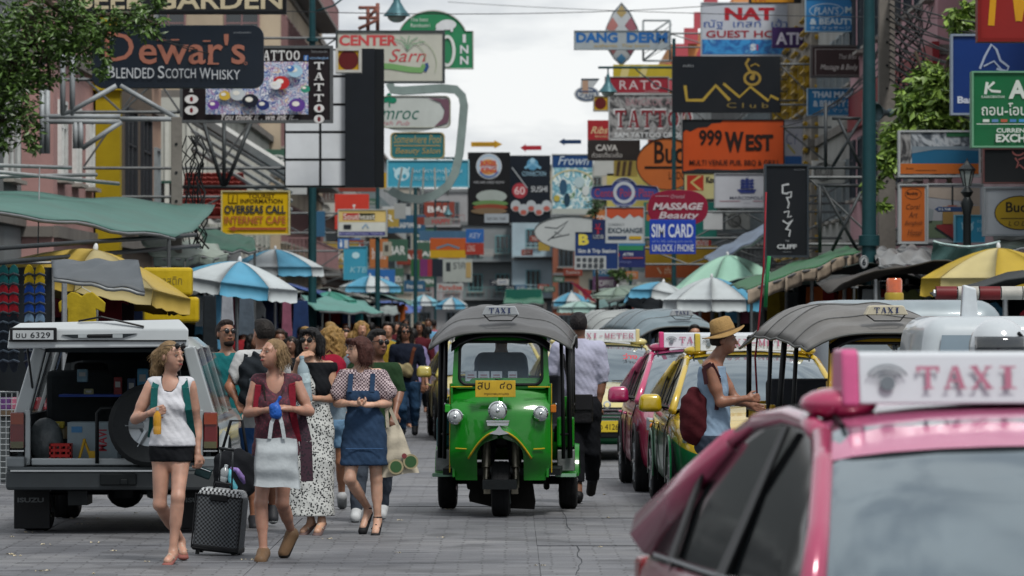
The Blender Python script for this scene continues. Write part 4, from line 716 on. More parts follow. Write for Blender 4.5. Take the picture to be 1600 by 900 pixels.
# more little boards crowding the far facades
for i in range(46):
    sd_ = -1 if i % 2 else 1; d = rq.uniform(150, 345); s_ = F/d; xw = sd_*rq.uniform(5.2, 8.1); zz = rq.uniform(3.0, 8.5 if d < 260 else 10.5); w_, h_ = rq.uniform(.7, 2.2), rq.uniform(.5, 1.5)
    c = rq.choice(list(names)+['#a9adae', '#b5382c', '#b38f22', '#2f64a0']); x, y = 800+xw*s_, HZ-(zz-CAMH)*s_
    t_ = rq.choice(['โรงแรม', 'ร้านอาหาร', 'นวดไทย', 'BAR', 'HOTEL', 'TOUR', 'OPEN', 'COFFEE', 'TAILOR'])
    o_ = sign(f'small {names.get(c, {"#a9adae": "white", "#b5382c": "bright red", "#b38f22": "amber", "#2f64a0": "blue"}.get(c))} shop board on the {"left" if sd_ < 0 else "right"} side {"near the far end" if d > 250 else "half way down"}', x-w_*s_/2, y-h_*s_/2, x+w_*s_/2, y+h_*s_/2, s_, c, [(T, t_, x-w_*s_*.38, y-h_*s_*.2, x+w_*s_*.38, y+h_*s_*.2, '#c9ccca' if c != '#a9adae' else '#3c4a6a', dict(bold=.02))], th=.12, name='shop_sign', arm=sd_ if i % 3 else None, group='small shop boards down the street')
for i in range(12):
    x = 745+i*13+rq.uniform(-4, 4); y = rq.choice([372, 395, 420, 440, 452])+rq.uniform(-5, 5); c = rq.choice(['#7a3a30', '#2d5572', '#a9adae', '#3b5a4c', '#b38f22', '#1c2330'])
    sign(f'{names.get(c, {"#a9adae": "white", "#b38f22": "amber", "#1c2330": "near black"}.get(c))} board on the blocks closing the street, number {i+1} from the left', x-9, y-4, x+9, y+5, 23+i*.05, c, [(T, rq.choice(['HOTEL', 'BAR', 'นวด', 'TOUR']), x-6, y-2, x+6, y+3, '#b9bcba' if c != '#a9adae' else '#3c4a6a')], th=.15, name='shop_sign', group='little boards on the blocks closing the street')
# ------------------------------------------------------------ vehicles
def wheel(par, x, y, r, w, rimc='#8d9195', name='wheel', spokes=5, lugs=True):
    t = MB(); h = w/2
    t.lathe([(r*.66, -h*.9), (r*.86, -h), (r*.96, -h*.86), (r, -h*.6), (r*.985, -h*.3), (r, -h*.25), (r, h*.25), (r*.985, h*.3), (r, h*.6), (r*.96, h*.86), (r*.86, h), (r*.66, h*.9)], (x, y, r), 28, axis='x')
    o = obj(name, t, RUBBER(), par, smooth=True, auto=40)
    m = MB()
    for s in (-1, 1):
        m.lathe([(r*.68, s*h*.9), (r*.64, s*h*.92), (r*.60, s*h*.55), (r*.2, s*h*.45), (r*.16, s*h*.75), (0, s*h*.75)], (x, y, r), 24, axis='x')
        for k in range(spokes):
            a = 2*PI*k/spokes; m.tube([(x+s*h*.72, y+r*.14*math.cos(a), r+r*.14*math.sin(a)), (x+s*h*.85, y+r*.62*math.cos(a), r+r*.62*math.sin(a))], r*.075, 6)
    obj('rim', m, mat(rimc, .3, .8, .1, 6), o, smooth=True, auto=40); return o
def smoothstep(a, b, x):
    t = max(0, min(1, (x-a)/(b-a))); return t*t*(3-2*t)
def canopy(hw, L0, L1, ztop, drop, ribs=5, lip=.12):
    def f(u, v):
        a = u*2-1; y = L0+(L1-L0)*v
        z = ztop-.19*(1-smoothstep(0, .4, v))-.10*smoothstep(.75, 1, v)-drop*abs(a)**3.4*(.62+.5*smoothstep(0, .35, v))
        z += .018*abs(math.sin(v*PI*ribs))*(1-.3*abs(a)); z += .012*math.sin(a*9+v*7)*math.sin(v*11)
        if v < .03: z -= .03
        return (hw*a*(1+.02*math.sin(v*PI)), y, z)
    return f
def tuktuk(label, loc, rz, paint, canc, stripe='#a58a1a', panel=None, detail=True, plate='สบ ๔๐', signc='#8f9498', ribs=5):
    t = thing('tuk_tuk', label, 'tuk-tuk', loc, rz, 'three-wheeled taxis')
    pm_ = mat(paint, .32, 0, .12, 2, coat=.6, dirt=.3); st_ = mat(stripe, .5, 0, .1, 5)
    wheel(t, 0, 0, .25, .165, '#5a5d60', spokes=6); wheel(t, -.565, 1.75, .27, .17, '#5a5d60'); wheel(t, .565, 1.75, .27, .17, '#5a5d60')
    fk = MB()
    for s in (-1, 1):
        fk.tube([(s*.135, -.02, .26), (s*.13, .06, .62)], .03, 10); fk.tube([(s*.135, -.02, .44), (s*.13, .07, .78)], .042, 10)
        fk.box((s*.125, -.02, .25), (.06, .08, .09))
    fk.tube([(-.13, .0, .27), (.13, .0, .27)], .02, 8); obj('fork', fk, mat('#7b776b', .35, .8, .35, 9, dirt=.4), t, smooth=True, auto=40)
    # nose shell: bulging front with an arch cut for the wheel
    def nose(side):
        def f(u, v):
            z = .33+.92*v; x0 = .21*max(0, 1-max(0, (z-.55)/.16)**2)**.5 if z > .55 else .21
            if z > .71: x0 = 0
            x1 = .455-.03*max(0, (z-.6))-.05*(1-smoothstep(.33, .5, z)); x = x0+(x1-x0)*u
            y = -.12-.16*math.sqrt(max(0, 1-(x/.49)**2))*(.55+.45*math.sin(min(1, (z-.1)/.8)*PI*.75))+.20*smoothstep(.9, 1.25, z)+.10*(1-smoothstep(.33, .6, z))
            return (side*x, y, z)
        return f
    n = MB(); n.grid(nose(1), 14, 24, thick=.02); n.grid(lambda u, v: nose(-1)(1-u, v), 14, 24, thick=.02)
    ns = obj('nose_panel', n, pm_, t, smooth=True, auto=50)
    # side skirts running back from the nose to the cabin
    for s in (-1, 1):
        q = MB().grid(lambda u, v, s=s: (s*(.452-.02*(1-v)+.04*u*0), -.13+1.1*u+.1*(1-v)*0, .36+.30*smoothstep(.25, .6, u)*0+.84*v*(1-.55*smoothstep(.3, .62, u))), 12, 8, thick=.02*s)
        obj('side_panel', q, pm_, t, smooth=True, auto=40)
    # fender over the front wheel
    fd = MB().grid(lambda u, v: ((u-.5)*(.56+.10*v), -.30-.13*math.cos((u-.5)*PI)*(1-v)+.16*v, .70+.06*math.cos((u-.5)*PI)*1.3-.17*abs(2*u-1)**2.2*(1-.2*v)+.09*v*math.cos((u-.5)*PI)), 20, 6, thick=.014)
    fo = obj('fender', fd, pm_, t, smooth=True, auto=50)
    obj('fender_trim', MB().tube([((k/20-.5)*.565, -.305-.13*math.cos((k/20-.5)*PI), .70+.078*math.cos((k/20-.5)*PI)-.17*abs(2*k/20-1)**2.2) for k in range(21)], .009, 6), st_, fo, smooth=True)
    obj('fender_badge', MB().prism([(-.09, .758), (0, .745), (.09, .758), (.03, .79), (0, .83), (-.03, .79)], -.455, -.445), CHROME(), fo)
    fr = MB()
    for s in (-1, 1): fr.tube([(s*.40, -.235, .62), (s*.3, -.262, .615)], .006, 5)
    for s in (-1, 1): fr.tube([(s*.445, -.16, 1.17), (s*.25, -.225, 1.172)], .006, 5); fr.tube([(s*.458, -.10, .4), (s*.456, -.10, 1.2)], .006, 5)
    obj('pinstripe', fr, st_, t, kind='stuff')
    # lamps
    def lamp(x, y, z, r):
        b = MB().lathe([(0, .1), (r*.6, .09), (r, .02), (r*1.04, -.012), (r*.9, -.02), (r*.87, -.008)], (x, y, z), 24, axis='y'); o = obj('headlight', b, CHROME(), t, smooth=True, auto=35)
        g = MB().lathe([(r*.88, -.01), (r*.6, -.028), (0, -.036)], (x, y, z), 24, axis='y'); obj('lens', g, mat('#aab0b3', .08, .25, .15, 60, bump=.3, bsc=60), o, smooth=True)
        obj('bulb', MB().ell((x, y-.028, z), (r*.25, .014, r*.25)), CHROME(), o, smooth=True)
    lamp(-.018, -.335, .96, .083); lamp(-.402, -.27, .905, .068); lamp(.366, -.27, .935, .066)
    gr = MB(); gr.box((-.018, -.335, .865), (.21, .02, .016)); gr.box((-.018, -.335, .83), (.19, .02, .016)); gr.box((-.018, -.325, .848), (.2, .02, .02))
    obj('grille', gr, CHROME(), t, bevel=.003)
    # windscreen frame: rounded opening
    def rr_(hw, z0, z1, r, n=6, tp=0): 
        o = []
        for cx, cz, a in ((hw-r, z1-r, 0), (-hw+r, z1-r, 90), (-hw+r, z0+r, 180), (hw-r, z0+r, 270)):
            for i in range(n+1):
                x = cx+r*math.cos(math.radians(a+90*i/n)); z = cz+r*math.sin(math.radians(a+90*i/n)); o.append((x*(1-tp*(z-z0)), z))
        return o
    lean = lambda z: -.07+.10*(z-1.2)
    wf = MB(); A_ = rr_(.44, 1.155, 1.66, .06, tp=.12); C_ = rr_(.375, 1.19, 1.575, .075, tp=.06); n_ = len(A_)
    vs = [(x, lean(z)-.03, z) for x, z in A_]+[(x, lean(z)-.035, z) for x, z in C_]+[(x, lean(z)+.03, z) for x, z in A_]+[(x, lean(z)+.03, z) for x, z in C_]
    fs = []
    for i in range(n_):
        j = (i+1) % n_; fs += [(i, j, n_+j, n_+i), (2*n_+j, 2*n_+i, 3*n_+i, 3*n_+j), (i, 2*n_+i, 2*n_+j, j), (n_+j, 3*n_+j, 3*n_+i, n_+i)]
    wo = obj('windscreen_frame', wf.add(vs, fs), pm_, t, smooth=True, auto=40)
    obj('rubber_seal', MB().tube([(x, lean(z)-.036, z) for x, z in C_], .013, 6, closed=True), BLACKP(), wo, smooth=True)
    gm = nodemat('thin_glass', lambda tt, b, ln, co: (setattr(b.inputs['Base Color'], 'default_value', (.12, .16, .18, 1)), setattr(b.inputs['Roughness'], 'default_value', .03), setattr(b.inputs['Alpha'], 'default_value', .25)))
    obj('windscreen', MB().add([(x, lean(z), z) for x, z in C_], [tuple(range(n_))]), gm, wo)
    if detail:
        for k in range(4):
            b = MB().box((-.27+k*.115+(.03 if k == 3 else 0), -.035, 1.265), (.1 if k < 3 else .08, .006, .09)); obj('permit_card', b, mat('#a9b6c6', .5, 0, .2, 20), wo)
            c = MB(); c.box((-.27+k*.115+(.03 if k == 3 else 0), -.040, 1.275), (.06, .002, .012)); c.box((-.27+k*.115+(.03 if k == 3 else 0), -.040, 1.252), (.07, .002, .010)); obj('card_print', c, mat('#8a6f7c', .6), wo, kind='stuff')
        obj('wiper', MB().tube([(.1, lean(1.2)-.05, 1.19), (-.05, lean(1.3)-.05, 1.24)], .006, 5), BLACKP(), wo)
    pl = obj('number_plate', MB().box((-.04, -.30, 1.155), (.36, .012, .15)), mat('#b0922c', .5, 0, .1, 9, dirt=.15), t, bevel=.004)
    lt_ = MB(); letters(lt_, plate[:2], -.2, 1.15, -.09, 1.215, -.308); letters(lt_, plate[3:], .0, 1.15, .11, 1.215, -.308); letters(lt_, 'กรุงเทพมหานคร', -.14, 1.092, .08, 1.118, -.308)
    obj('lettering', lt_, mat('#2b2416', .6), pl, kind='stuff')
    # dashboard, floor, cabin
    obj('dashboard', MB().box((0, .10, 1.12), (.82, .22, .10)), BLACKP(), t, bevel=.03)
    obj('floor', MB().box((0, 1.05, .40), (1.06, 1.9, .06)), DARKM(), t)
    ch = MB(); ch.box((0, .55, .3), (.3, 2.0, .08)); ch.tube([(-.5, 1.75, .27), (.5, 1.75, .27)], .04, 8); ch.box((.0, 1.72, .3), (.26, .22, .2)); ch.tube([(-.36, 1.6, .33), (-.36, 1.8, .2)], .03); ch.tube([(.36, 1.6, .33), (.36, 1.8, .2)], .03)
    for i in range(5): ch.box((-.33+i*.12+.02, 1.5, .31-(i % 2)*.05), (.05, .06, .12))
    obj('chassis', ch, DARKM(), t)
    obj('mud_flap', MB().prism([(-.24, .48), (.25, .48), (.30, .12), (.29, .05), (-.04, .06), (-.3, .12), (-.31, .17)], .36, .375), mat('#1b1a19', .8, 0, .2, 7), t)
    obj('driver_seat', MB().box((0, .52, .68), (.6, .42, .14)).box((0, .75, .88), (.56, .1, .32)), BLACKP(), t, bevel=.03)
    obj('passenger_seat', MB().box((0, 1.5, .72), (1.0, .5, .16)).box((0, 1.78, 1.0), (1.02, .12, .5)), mat('#2a2d33', .7, 0, .2, 6), t, bevel=.04)
    for s in (-1, 1):
        sp = mat(panel or paint, .35, 0, .1, 3, coat=.4, dirt=.25)
        obj('rear_side_panel', MB().box((s*.585, 1.6, .74), (.05, .8, .58)), sp, t, bevel=.015)
        obj('cabin_box', MB().box((s*.555, 1.12, .735), (.16, .24, .28)), mat('#0e4f55' if s < 0 else paint, .4, 0, .1, 4, coat=.3), t, bevel=.02)
        obj('chrome_box', MB().box((s*.56, 1.1, .475), (.16, .22, .2)), mat('#84888a', .35, .5, .35, 8, dirt=.4), t, bevel=.01)
        sb = obj('step', MB().box((s*.565, 1.05, .345), (.2, .42, .035)), sp, t, bevel=.008)
        obj('step_edge', MB().box((s*.565, .835, .345), (.19, .012, .03)), mat('#7ba08a', .5), sb)
        obj('rear_fender', MB().lathe([(.34, -.1), (.36, 0), (.34, .1)], (s*.57, 1.75, .27), 16, axis='x', a0=.15, a1=PI-.15), sp, t, smooth=True)
        rl = MB()
        for dx, y0, y1 in ((.60, .95, .8), (.545, .7, .62), (.62, 1.25, 1.2)):
            rl.tube([(s*dx, y0, .5), (s*(dx-.005), y0-.02, 1.0), (s*(dx-.02), y1, 1.62)], .018 if dx != .60 else .024, 8)
        rl.tube([(s*.60, .93, .95), (s*.61, 2.0, .98)], .016, 6); rl.tube([(s*.58, .9, .72), (s*.52, .82, .72)], .012, 6)
        rl.tube([(s*.605, 2.0, .9), (s*.6, 2.0, 1.62)], .022, 8); rl.tube([(s*.44, -.03, 1.62), (s*.6, .9, 1.64), (s*.6, 2.0, 1.62)], .018, 6)
        obj('side_rail', rl, mat('#16181a', .4, .4, .1, 5), t, smooth=True)
        obj('mirror_arm', MB().tube([(s*.43, -.1, 1.0), (s*.5, -.16, 1.02)], .008, 6), CHROME(), t)
        obj('indicator', MB().box((s*.475, -.14, .975), (.05, .05, .07)), mat('#2a8a2a' if s < 0 else '#a86018', .3), t, bevel=.008)
    rw = MB(); rw.box((0, 2.02, .75), (1.16, .05, .6)); obj('rear_panel', rw, pm_, t, bevel=.01)
    # canopy
    cn = MB().grid(canopy(.635, -.22, 2.2, 1.895, .25, ribs), 26, 36, thick=.02)
    cm = mat(canc, .42, .05, .14, 3, bump=.25, bsc=9, dirt=.3)
    co_ = obj('canopy', cn, cm, t, smooth=True)
    f = canopy(.635, -.22, 2.2, 1.895, .25, ribs); z_ = lambda p: (p[0], p[1]-.006, p[2]-.012)
    obj('canopy_edge', MB().tube([z_(f(i/24, 0)) for i in range(25)], .014, 6), mat('#4d4f4e', .5, .3), co_, smooth=True)
    for s in (0, 1): obj('canopy_edge', MB().tube([(f(s, i/12)[0], f(s, i/12)[1], f(s, i/12)[2]-.01) for i in range(13)], .012, 6), mat('#4d4f4e', .5, .3), co_, smooth=True)
    for v in (.2, .4, .6, .8): obj('canopy_seam', MB().tube([(f(i/24, v)[0], f(i/24, v)[1], f(i/24, v)[2]+.004) for i in range(25)], .006, 5), mat('#57595a', .6), co_, smooth=True)
    obj('visor', MB().grid(lambda u, v: ((u*2-1)*.44, -.10-.06*v, 1.685-.07*v-.13*abs(u*2-1)**3), 12, 3, thick=.01), BLACKP(), co_, smooth=True)
    # roof sign
    sg = obj('roof_sign', MB().prism([(-.17, 1.815), (.17, 1.815), (.135, 1.89), (.12, 1.897), (-.12, 1.897), (-.135, 1.89)], -.16, -.08), mat(signc, .5, 0, .08, 6), co_, bevel=.008)
    le = MB(); letters(le, 'TAXI', -.105, 1.832, .105, 1.88, -.167, serif=True); obj('lettering', le, mat('#232f55', .5), sg, kind='stuff')
    obj('sign_wire', MB().tube([(-.15, -.12, 1.815), (-.10, -.17, 1.765), (.10, -.17, 1.765), (.15, -.12, 1.815)], .006, 6), BLACKP(), sg)
    return t
def car(label, loc, rz, lower, upper, roofsign=True, signend='#a82860', two=False, group='metered taxis', decal=None, L_=4.45, roofc=None, sgc='#b4bac0', mirror=None, sgtext='TAXI-METER', mz=.99, ri=3):
    t = thing('taxi', label, 'taxi', loc, rz, group)
    ml = mat(lower, .32, 0, .08, 1.5, coat=.55, dirt=.1); mu = mat(upper, .25, .1, .06, 1.5, coat=1); k = L_/4.45
    S = [(-2.24, .56, .30, .60, .62), (-2.2, .68, .24, .66, .68), (-2.08, .77, .2, .72, .75), (-1.85, .82, .19, .79, .83), (-1.4, .85, .19, .87, .93), (-.95, .86, .19, .91, .985), (-.5, .865, .19, .93, .95), (.3, .87, .19, .94, .95), (1.1, .865, .2, .955, .97), (1.55, .86, .21, .965, 1.03), (1.9, .83, .23, .965, 1.05), (2.12, .78, .27, .93, 1.02), (2.2, .72, .32, .8, .86), (2.22, .6, .4, .62, .66)]
    def body(i, j):
        y, w, zb, sh, tp = S[i]; c = [(0, zb), (w*.88, zb), (w*.97, zb+.1), (w, .45 if sh > .6 else zb+.12), (w*.99, .6*sh+.18), (w*.965, sh-.07), (w*.90, sh), (w*.72, sh+(tp-sh)*.55), (w*.35, tp), (0, tp+.012)]
        a = c[j] if j < 10 else (-c[18-j][0], c[18-j][1]); return (a[0], y*k, a[1])
    b = MB(); n = len(S); m = 19; b.v = [body(i, j) for i in range(n) for j in range(m)]
    for i in range(n-1):
        for j in range(m-1):
            jj = j if j < 9 else 17-j
            b.f.append((i*m+j, i*m+j+1, (i+1)*m+j+1, (i+1)*m+j)); b.m.append(0 if (jj < 4 or (jj < 5 and two and 0)) else (1 if two else 0))
    for i in (0, n-1): b.f.append(tuple(i*m+j for j in range(m))[::(1 if i else -1)]); b.m.append(0)
    o = obj('body', b, [ml, mu], t, smooth=True, auto=35, sub=1)
    # glasshouse
    wb, wr, zb, zr = .80, .60, .93, 1.44
    hw = lambda z: wb-(wb-wr)*max(0, (z-zb)/(zr-zb))**1.15
    G = [(-1.02, .945), (-.72, 1.15), (-.42, 1.32), (-.22, 1.405), (.05, 1.44), (.4, 1.455), (.8, 1.43), (1.05, 1.36), (1.35, 1.2), (1.66, 1.03)]
    def gs(i, j, e=0):
        y, z = G[i]; w = hw(z)
        c = [(wb+.004+e, zb-.01), (hw(zb+(z-zb)*.5)+e, zb+(z-zb)*.5), (w+e, z-.025), (w-.05, z-.003+e), (w*.5, z+.02+e), (0, z+.028+e)]
        a = c[j] if j < 6 else (-c[10-j][0], c[10-j][1]); return (a[0], y*k, a[1])
    g = MB(); g.v = [gs(i, j) for i in range(len(G)) for j in range(11)]
    for i in range(len(G)-1):
        for j in range(10): g.f.append((i*11+j, i*11+j+1, (i+1)*11+j+1, (i+1)*11+j)); g.m.append(1 if j in (0, 1, 8, 9) else 0)
    gl = mat('#74838b', .05, .8, .12, 1.2, coat=1, key='carglass')
    go = obj('windows', g, [gl, mat('#0b0e10', .07, 0, .1, 1.2, spec=.12, key='sideglass')], t, smooth=True, auto=30)
    r = MB()
    r.v = [gs(i, j, .012) for i in range(ri, 7) for j in range(2, 9)]
    for i in range(7-ri-1):
        for j in range(6): r.f.append((i*7+j, i*7+j+1, (i+1)*7+j+1, (i+1)*7+j)); r.m.append(0)
    ro = obj('roof', r, mat(roofc or upper, .25, .1, .05, 1.5, coat=1), t, smooth=True, sub=1)
    for s in (-1, 1):
        q = lambda i, j: Vector((s*gs(i, j, .0)[0], gs(i, j)[1], gs(i, j)[2]))
        obj('front_pillar', MB().tube([q(0, 2)+Vector((s*.01, 0, 0)), q(1, 2), q(2, 2), q(3, 2)], [.04, .034, .032, .034], 8), mu, t, smooth=True)
        obj('roof_rail', MB().tube([q(i, 2) for i in range(3, 8)], .03, 8), mu, t, smooth=True)
        obj('rear_pillar', MB().tube([q(7, 2), q(8, 2)+Vector((0, .02, 0)), q(9, 2)+Vector((0, .02, 0))], [.045, .07, .10], 8), mu, t, smooth=True)
        obj('drip_channel', MB().tube([q(i, 3)+Vector((s*-.01, 0, .012)) for i in range(3, 7)], .008, 5), BLACKP(), t)
        for yy, ww in ((.30, .07), (1.18, .05)):
            pz = 1.40 if yy < 1 else 1.24; pl = MB().prism([(yy-ww, zb), (yy+ww, zb), (yy+ww*.6-(.08 if yy < 1 else -.05), pz), (yy-ww*.6-(.08 if yy < 1 else -.05), pz)], 0, 1)
            pl.v = [(s*(hw(v[2])+.012+v[1]*.01), v[0]*k, v[2]) for v in pl.v]; obj('door_pillar', pl, BLACKP(), t)
        for yy in (-.78, .30, 1.22): obj('door_seam', MB().tube([(s*.80, yy, .93), (s*.868, yy, .72), (s*.872, yy+(.0), .42), (s*.86, yy-.02, .24)], .006, 5), BLACKP(), t)
        obj('window_trim', MB().tube([(s*.808, -1.0, .94), (s*.812, 0, .935), (s*.81, 1.5, .945)], .010, 5), CHROME(), t)
        for yy in (.18, 1.05): obj('door_handle', MB().tube([(s*.872, yy-.09, .78), (s*.892, yy-.05, .785), (s*.892, yy+.05, .785), (s*.872, yy+.09, .78)], .012, 6), mu, t, smooth=True)
        mi_ = obj('mirror', MB().box((s*.99, -.62, mz), (.23, .14, .17), taper=.86), mat(mirror or lower, .25, .1, coat=1), t, smooth=True, bevel=.05, bseg=4); obj('mirror_glass', MB().box((s*.99, -.545, mz), (.17, .01, .11)), CHROME(), mi_)
        obj('mirror_stalk', MB().tube([(s*.82, -.64, .95), (s*.92, -.62, .97)], .022, 6), BLACKP(), mi_)
        hl = MB().grid(lambda u, v: (s*(.46+.30*u), -2.19*k+.20*u*u+.02*v, .60+.13*v+.05*u), 6, 4, thick=.02); h = obj('headlight', hl, mat('#b0b7bb', .08, .3, .2, 20), t, smooth=True)
        obj('bulb', MB().ell((s*.56, -2.2*k, .67), (.045, .03, .045)), CHROME(), h, smooth=True); obj('indicator', MB().ell((s*.72, -2.07*k, .69), (.03, .03, .035)), mat('#b5651a', .3), h, smooth=True)
        obj('fog_light', MB().ell((s*.62, -2.17*k, .37), (.05, .03, .045)), CHROME(), t, smooth=True)
        tl = MB().box((s*.66, 2.13*k, .83), (.22, .12, .15)); obj('tail_light', tl, mat('#6a0f14', .2), t, bevel=.02)
        for yy in (-1.42, 1.33):
            wheel(t, s*.775, yy*k, .315, .20)
            obj('wheel_arch', MB().lathe([(.32, .0), (.375, .0), (.385, .012), (.375, .02), (.32, .02)], (s*(.868)-(.012), yy*k, .33), 20, axis='x', a0=-.2, a1=PI+.2), BLACKP() if not two else ml, t, smooth=True, auto=40)
    gr = MB()
    for i in range(4): gr.box((0, -2.235*k, .50+i*.045), (.74-.03*i, .03, .018))
    obj('grille', gr, CHROME(), t, bevel=.003); obj('grille_backing', MB().box((0, -2.222*k, .565), (.78, .02, .21)), BLACKP(), t, bevel=.02)
    obj('air_intake', MB().box((0, -2.238*k, .33), (.9, .03, .09)), BLACKP(), t, bevel=.02)
    p = obj('number_plate', MB().box((0, -2.262*k, .43), (.34, .012, .14)), mat('#b9a32c', .5), t, bevel=.003); lt_ = MB(); letters(lt_, 'ทว 4126', -.14, .39, .14, .46, -2.27*k); obj('lettering', lt_, BLACKP(), p, kind='stuff')
    obj('emblem', MB().lathe([(.045, 0), (.05, -.01), (.03, -.015)], (0, -2.24*k, .70), 16, axis='y'), CHROME(), t)
    wp = MB()
    for x0 in (-.5, .12): wp.tube([(x0, -1.05*k, .985), (x0+.42, -1.0*k, .995)], .008, 5)
    obj('wiper', wp, BLACKP(), t, kind='stuff')
    obj('rear_view_mirror', MB().box((0, -.33, 1.33), (.2, .02, .06)), BLACKP(), t, bevel=.01)
    if roofsign:
        w = .53; z0 = 1.475; sg = obj('roof_sign', MB().prism([(-.085, z0), (.085, z0), (.06, z0+.15), (.05, z0+.158), (-.05, z0+.158), (-.06, z0+.15)], -w+.05, w-.05, M=Matrix.Rotation(PI/2, 4, 'Z')), mat(sgc, .35, 0, .03, 3, coat=.3), t, bevel=.012)
        for s in (-1, 1):
            obj('sign_end', MB().prism([(-.092, z0-.006), (.092, z0-.006), (.065, z0+.158), (.05, z0+.166), (-.05, z0+.166), (-.065, z0+.158)], s*(w-.05), s*w, M=Matrix.Rotation(PI/2, 4, 'Z')), mat(signend, .3, 0, coat=.5), sg, bevel=.01)
            obj('sign_base', MB().ell((s*.52, 0.02, 1.475), (.115, .10, .05), 14, 8), mat(mirror or upper, .25, .1, coat=1), sg, smooth=True)
        tl = MB(); Ms = Matrix.Translation((0, -.0885+.0, z0+.075)) @ Matrix.Rotation(-.165, 4, 'X') @ Matrix.Translation((0, 0, -(z0+.075)))
        letters(tl, sgtext, -.32, z0+.045, .46, z0+.115, 0.0, M=Ms, serif=True); obj('lettering', tl, mat('#9c6478', .5), sg, kind='stuff')
        em = MB()
        for rr in (.03, .045, .06): em.tube([(-.40+rr*math.cos(math.radians(a)), 0, z0+.07+rr*.8*math.sin(math.radians(a))) for a in range(20, 161, 14)], .003, 4, M=Ms)
        em.tube([(-.40, -.001, z0+.062), (-.40, .004, z0+.062)], .022, 14, M=Ms); obj('sign_emblem', em, mat('#5d666c', .5), sg, kind='stuff')
    if decal:
        lt_ = MB(); M_ = Matrix.Translation((.38, -.56*k, 1.27)) @ Matrix.Rotation(-.62-.32, 4, 'X'); letters(lt_, decal, -.09, -.06, .09, .06, -.03, M=M_, bold=.02); obj('lettering', lt_, mat('#b5303c', .4), go, kind='stuff')
    # cabin seen through glass edge
    return t
tk = P(783, 807, 173.3)
tuktuk('green three-wheeled taxi with a grey canopy in the middle of the road', (tk.x, tk.y, 0), -.035, '#0a6e12', '#4e4f50')
def place(px, py): s = (py-HZ)/CAMH; p = P(px, py, s); return (p.x, p.y, 0)
tuktuk('large grey-canopied three-wheeler behind the nearest pink taxi', (3.16, 41.0, 0), .18, '#a88414', '#5f5e5c', panel='#a88414', signc='#aaa491', plate='ศก ๙๑', ribs=6).scale = (1.12, 1.05, 1)
tuktuk('three-wheeler with a blue-grey canopy behind the pink taxi', (2.35, 67.5, 0), .25, '#2d4a6a', '#66757c', plate='สอ ๗๒')
tuktuk('three-wheeler with a pale dusty canopy farther up the taxi line', (1.9, 75, 0), .2, '#24507a', '#8a8f8e', plate='ศข ๓๕')
# the taxis
NTX, NTY = (1545-800)/452, F/452
nt_ = car('pink taxi in the near right foreground, largest vehicle in the picture', (1.60, 15.2, 0), .14, '#6f1830', '#963054', roofc='#a85a7c', signend='#b04a78', mirror='#9c2350', mz=.88, ri=2); nt_.scale = (1.1, 1.05, 1.035)  # roof colour paler than the body: sky reflection put into the paint
car('pink taxi with a crimson mirror behind the yellow and green one', (2.08, 50.75, 0), .03, '#7d1236', '#a8365e', roofc='#a8507a', signend='#a82860', mirror='#8f1c4c')  # lighter roof pink carries a painted sky sheen here too
car('yellow and green taxi beside the walker in the straw hat', (2.27, 45.8, 0), .03, '#0f5634', '#b3982a', two=True, signend='#a89530', mirror='#ab9212')
car('pale yellow and green taxi facing the camera behind the man in the white shirt', (1.12, 62.2, 0), .03, '#0f5c38', '#b8ad72', two=True, signend='#b0a478', decal='ว่าง', sgtext='TAXI-METER')
car('yellow taxi mostly hidden behind the left side of the green three-wheeler', (-.34, 71.5, 0), .05, '#a89a4a', '#b3a552', signend='#b0a478', roofsign=False)
# ------------------------------------------------------------ white off-road wagon with raised tailgate (seen from behind)
sv = P(177, 835, 189)
t = thing('estate_wagon', 'white off-road wagon parked on the left with its tailgate raised', 'car', (sv.x, sv.y+.1, 0), .0)
wp_ = mat('#92999c', .3, .15, .06, 2, coat=.7, dirt=.1)
X = lambda px: (px-177)/189
Z = lambda py: (835-py)/189
hull = MB()
# cross-section stations run away from the camera; lower body then upper cabin
def ring(y, wl, wr, z0, z1, zt, ch=.06):
    return [(-wl, y, z0), (-wl-.03, y, z0+.15), (-wl-.03, y, z1-.1), (-wl+.02, y, z1), (-wl+.19, y, zt-.09), (-wl+.30, y, zt), (wr-.30, y, zt), (wr-.19, y, zt-.09), (wr-.02, y, z1), (wr+.03, y, z1-.1), (wr+.03, y, z0+.15), (wr, y, z0)]
def skin(mb, rings, a, b_):
    for i in range(len(rings)-1):
        for j in range(a, b_):
            mb.add([rings[i][j], rings[i][j+1], rings[i+1][j+1], rings[i+1][j]], [(0, 1, 2, 3)])
R_ = [ring(y, .84, .84, .42, .98, zt) for y, zt in ((0, 1.56), (.05, 1.6), (1.2, 1.63), (2.3, 1.62), (2.7, 1.56))]
skin(hull, R_, 0, 3); skin(hull, R_, 8, 11); skin(hull, R_, 4, 7)
R2 = [ring(2.7, .84, .84, .42, .98, 1.1), ring(3.3, .84, .84, .42, .98, 1.02), ring(4.1, .80, .80, .45, .88, .95)]
skin(hull, R2, 0, 3); skin(hull, R2, 8, 11); skin(hull, R2, 3, 8)
hull.add([R2[2][j] for j in range(12)], [tuple(range(12))])
obj('body', hull, wp_, t, smooth=True, auto=28)
fl = MB(); fl.box((0, 1.4, .56), (1.6, 2.75, .05)); fl.box((-.78, 1.3, .78), (.04, 2.6, .4)); fl.box((.78, 1.3, .78), (.04, 2.6, .4)); fl.box((0, 1.2, 1.52), (1.2, 2.3, .03)); obj('cabin_lining', fl, mat('#33393d', .85, 0, .2, 6), t)
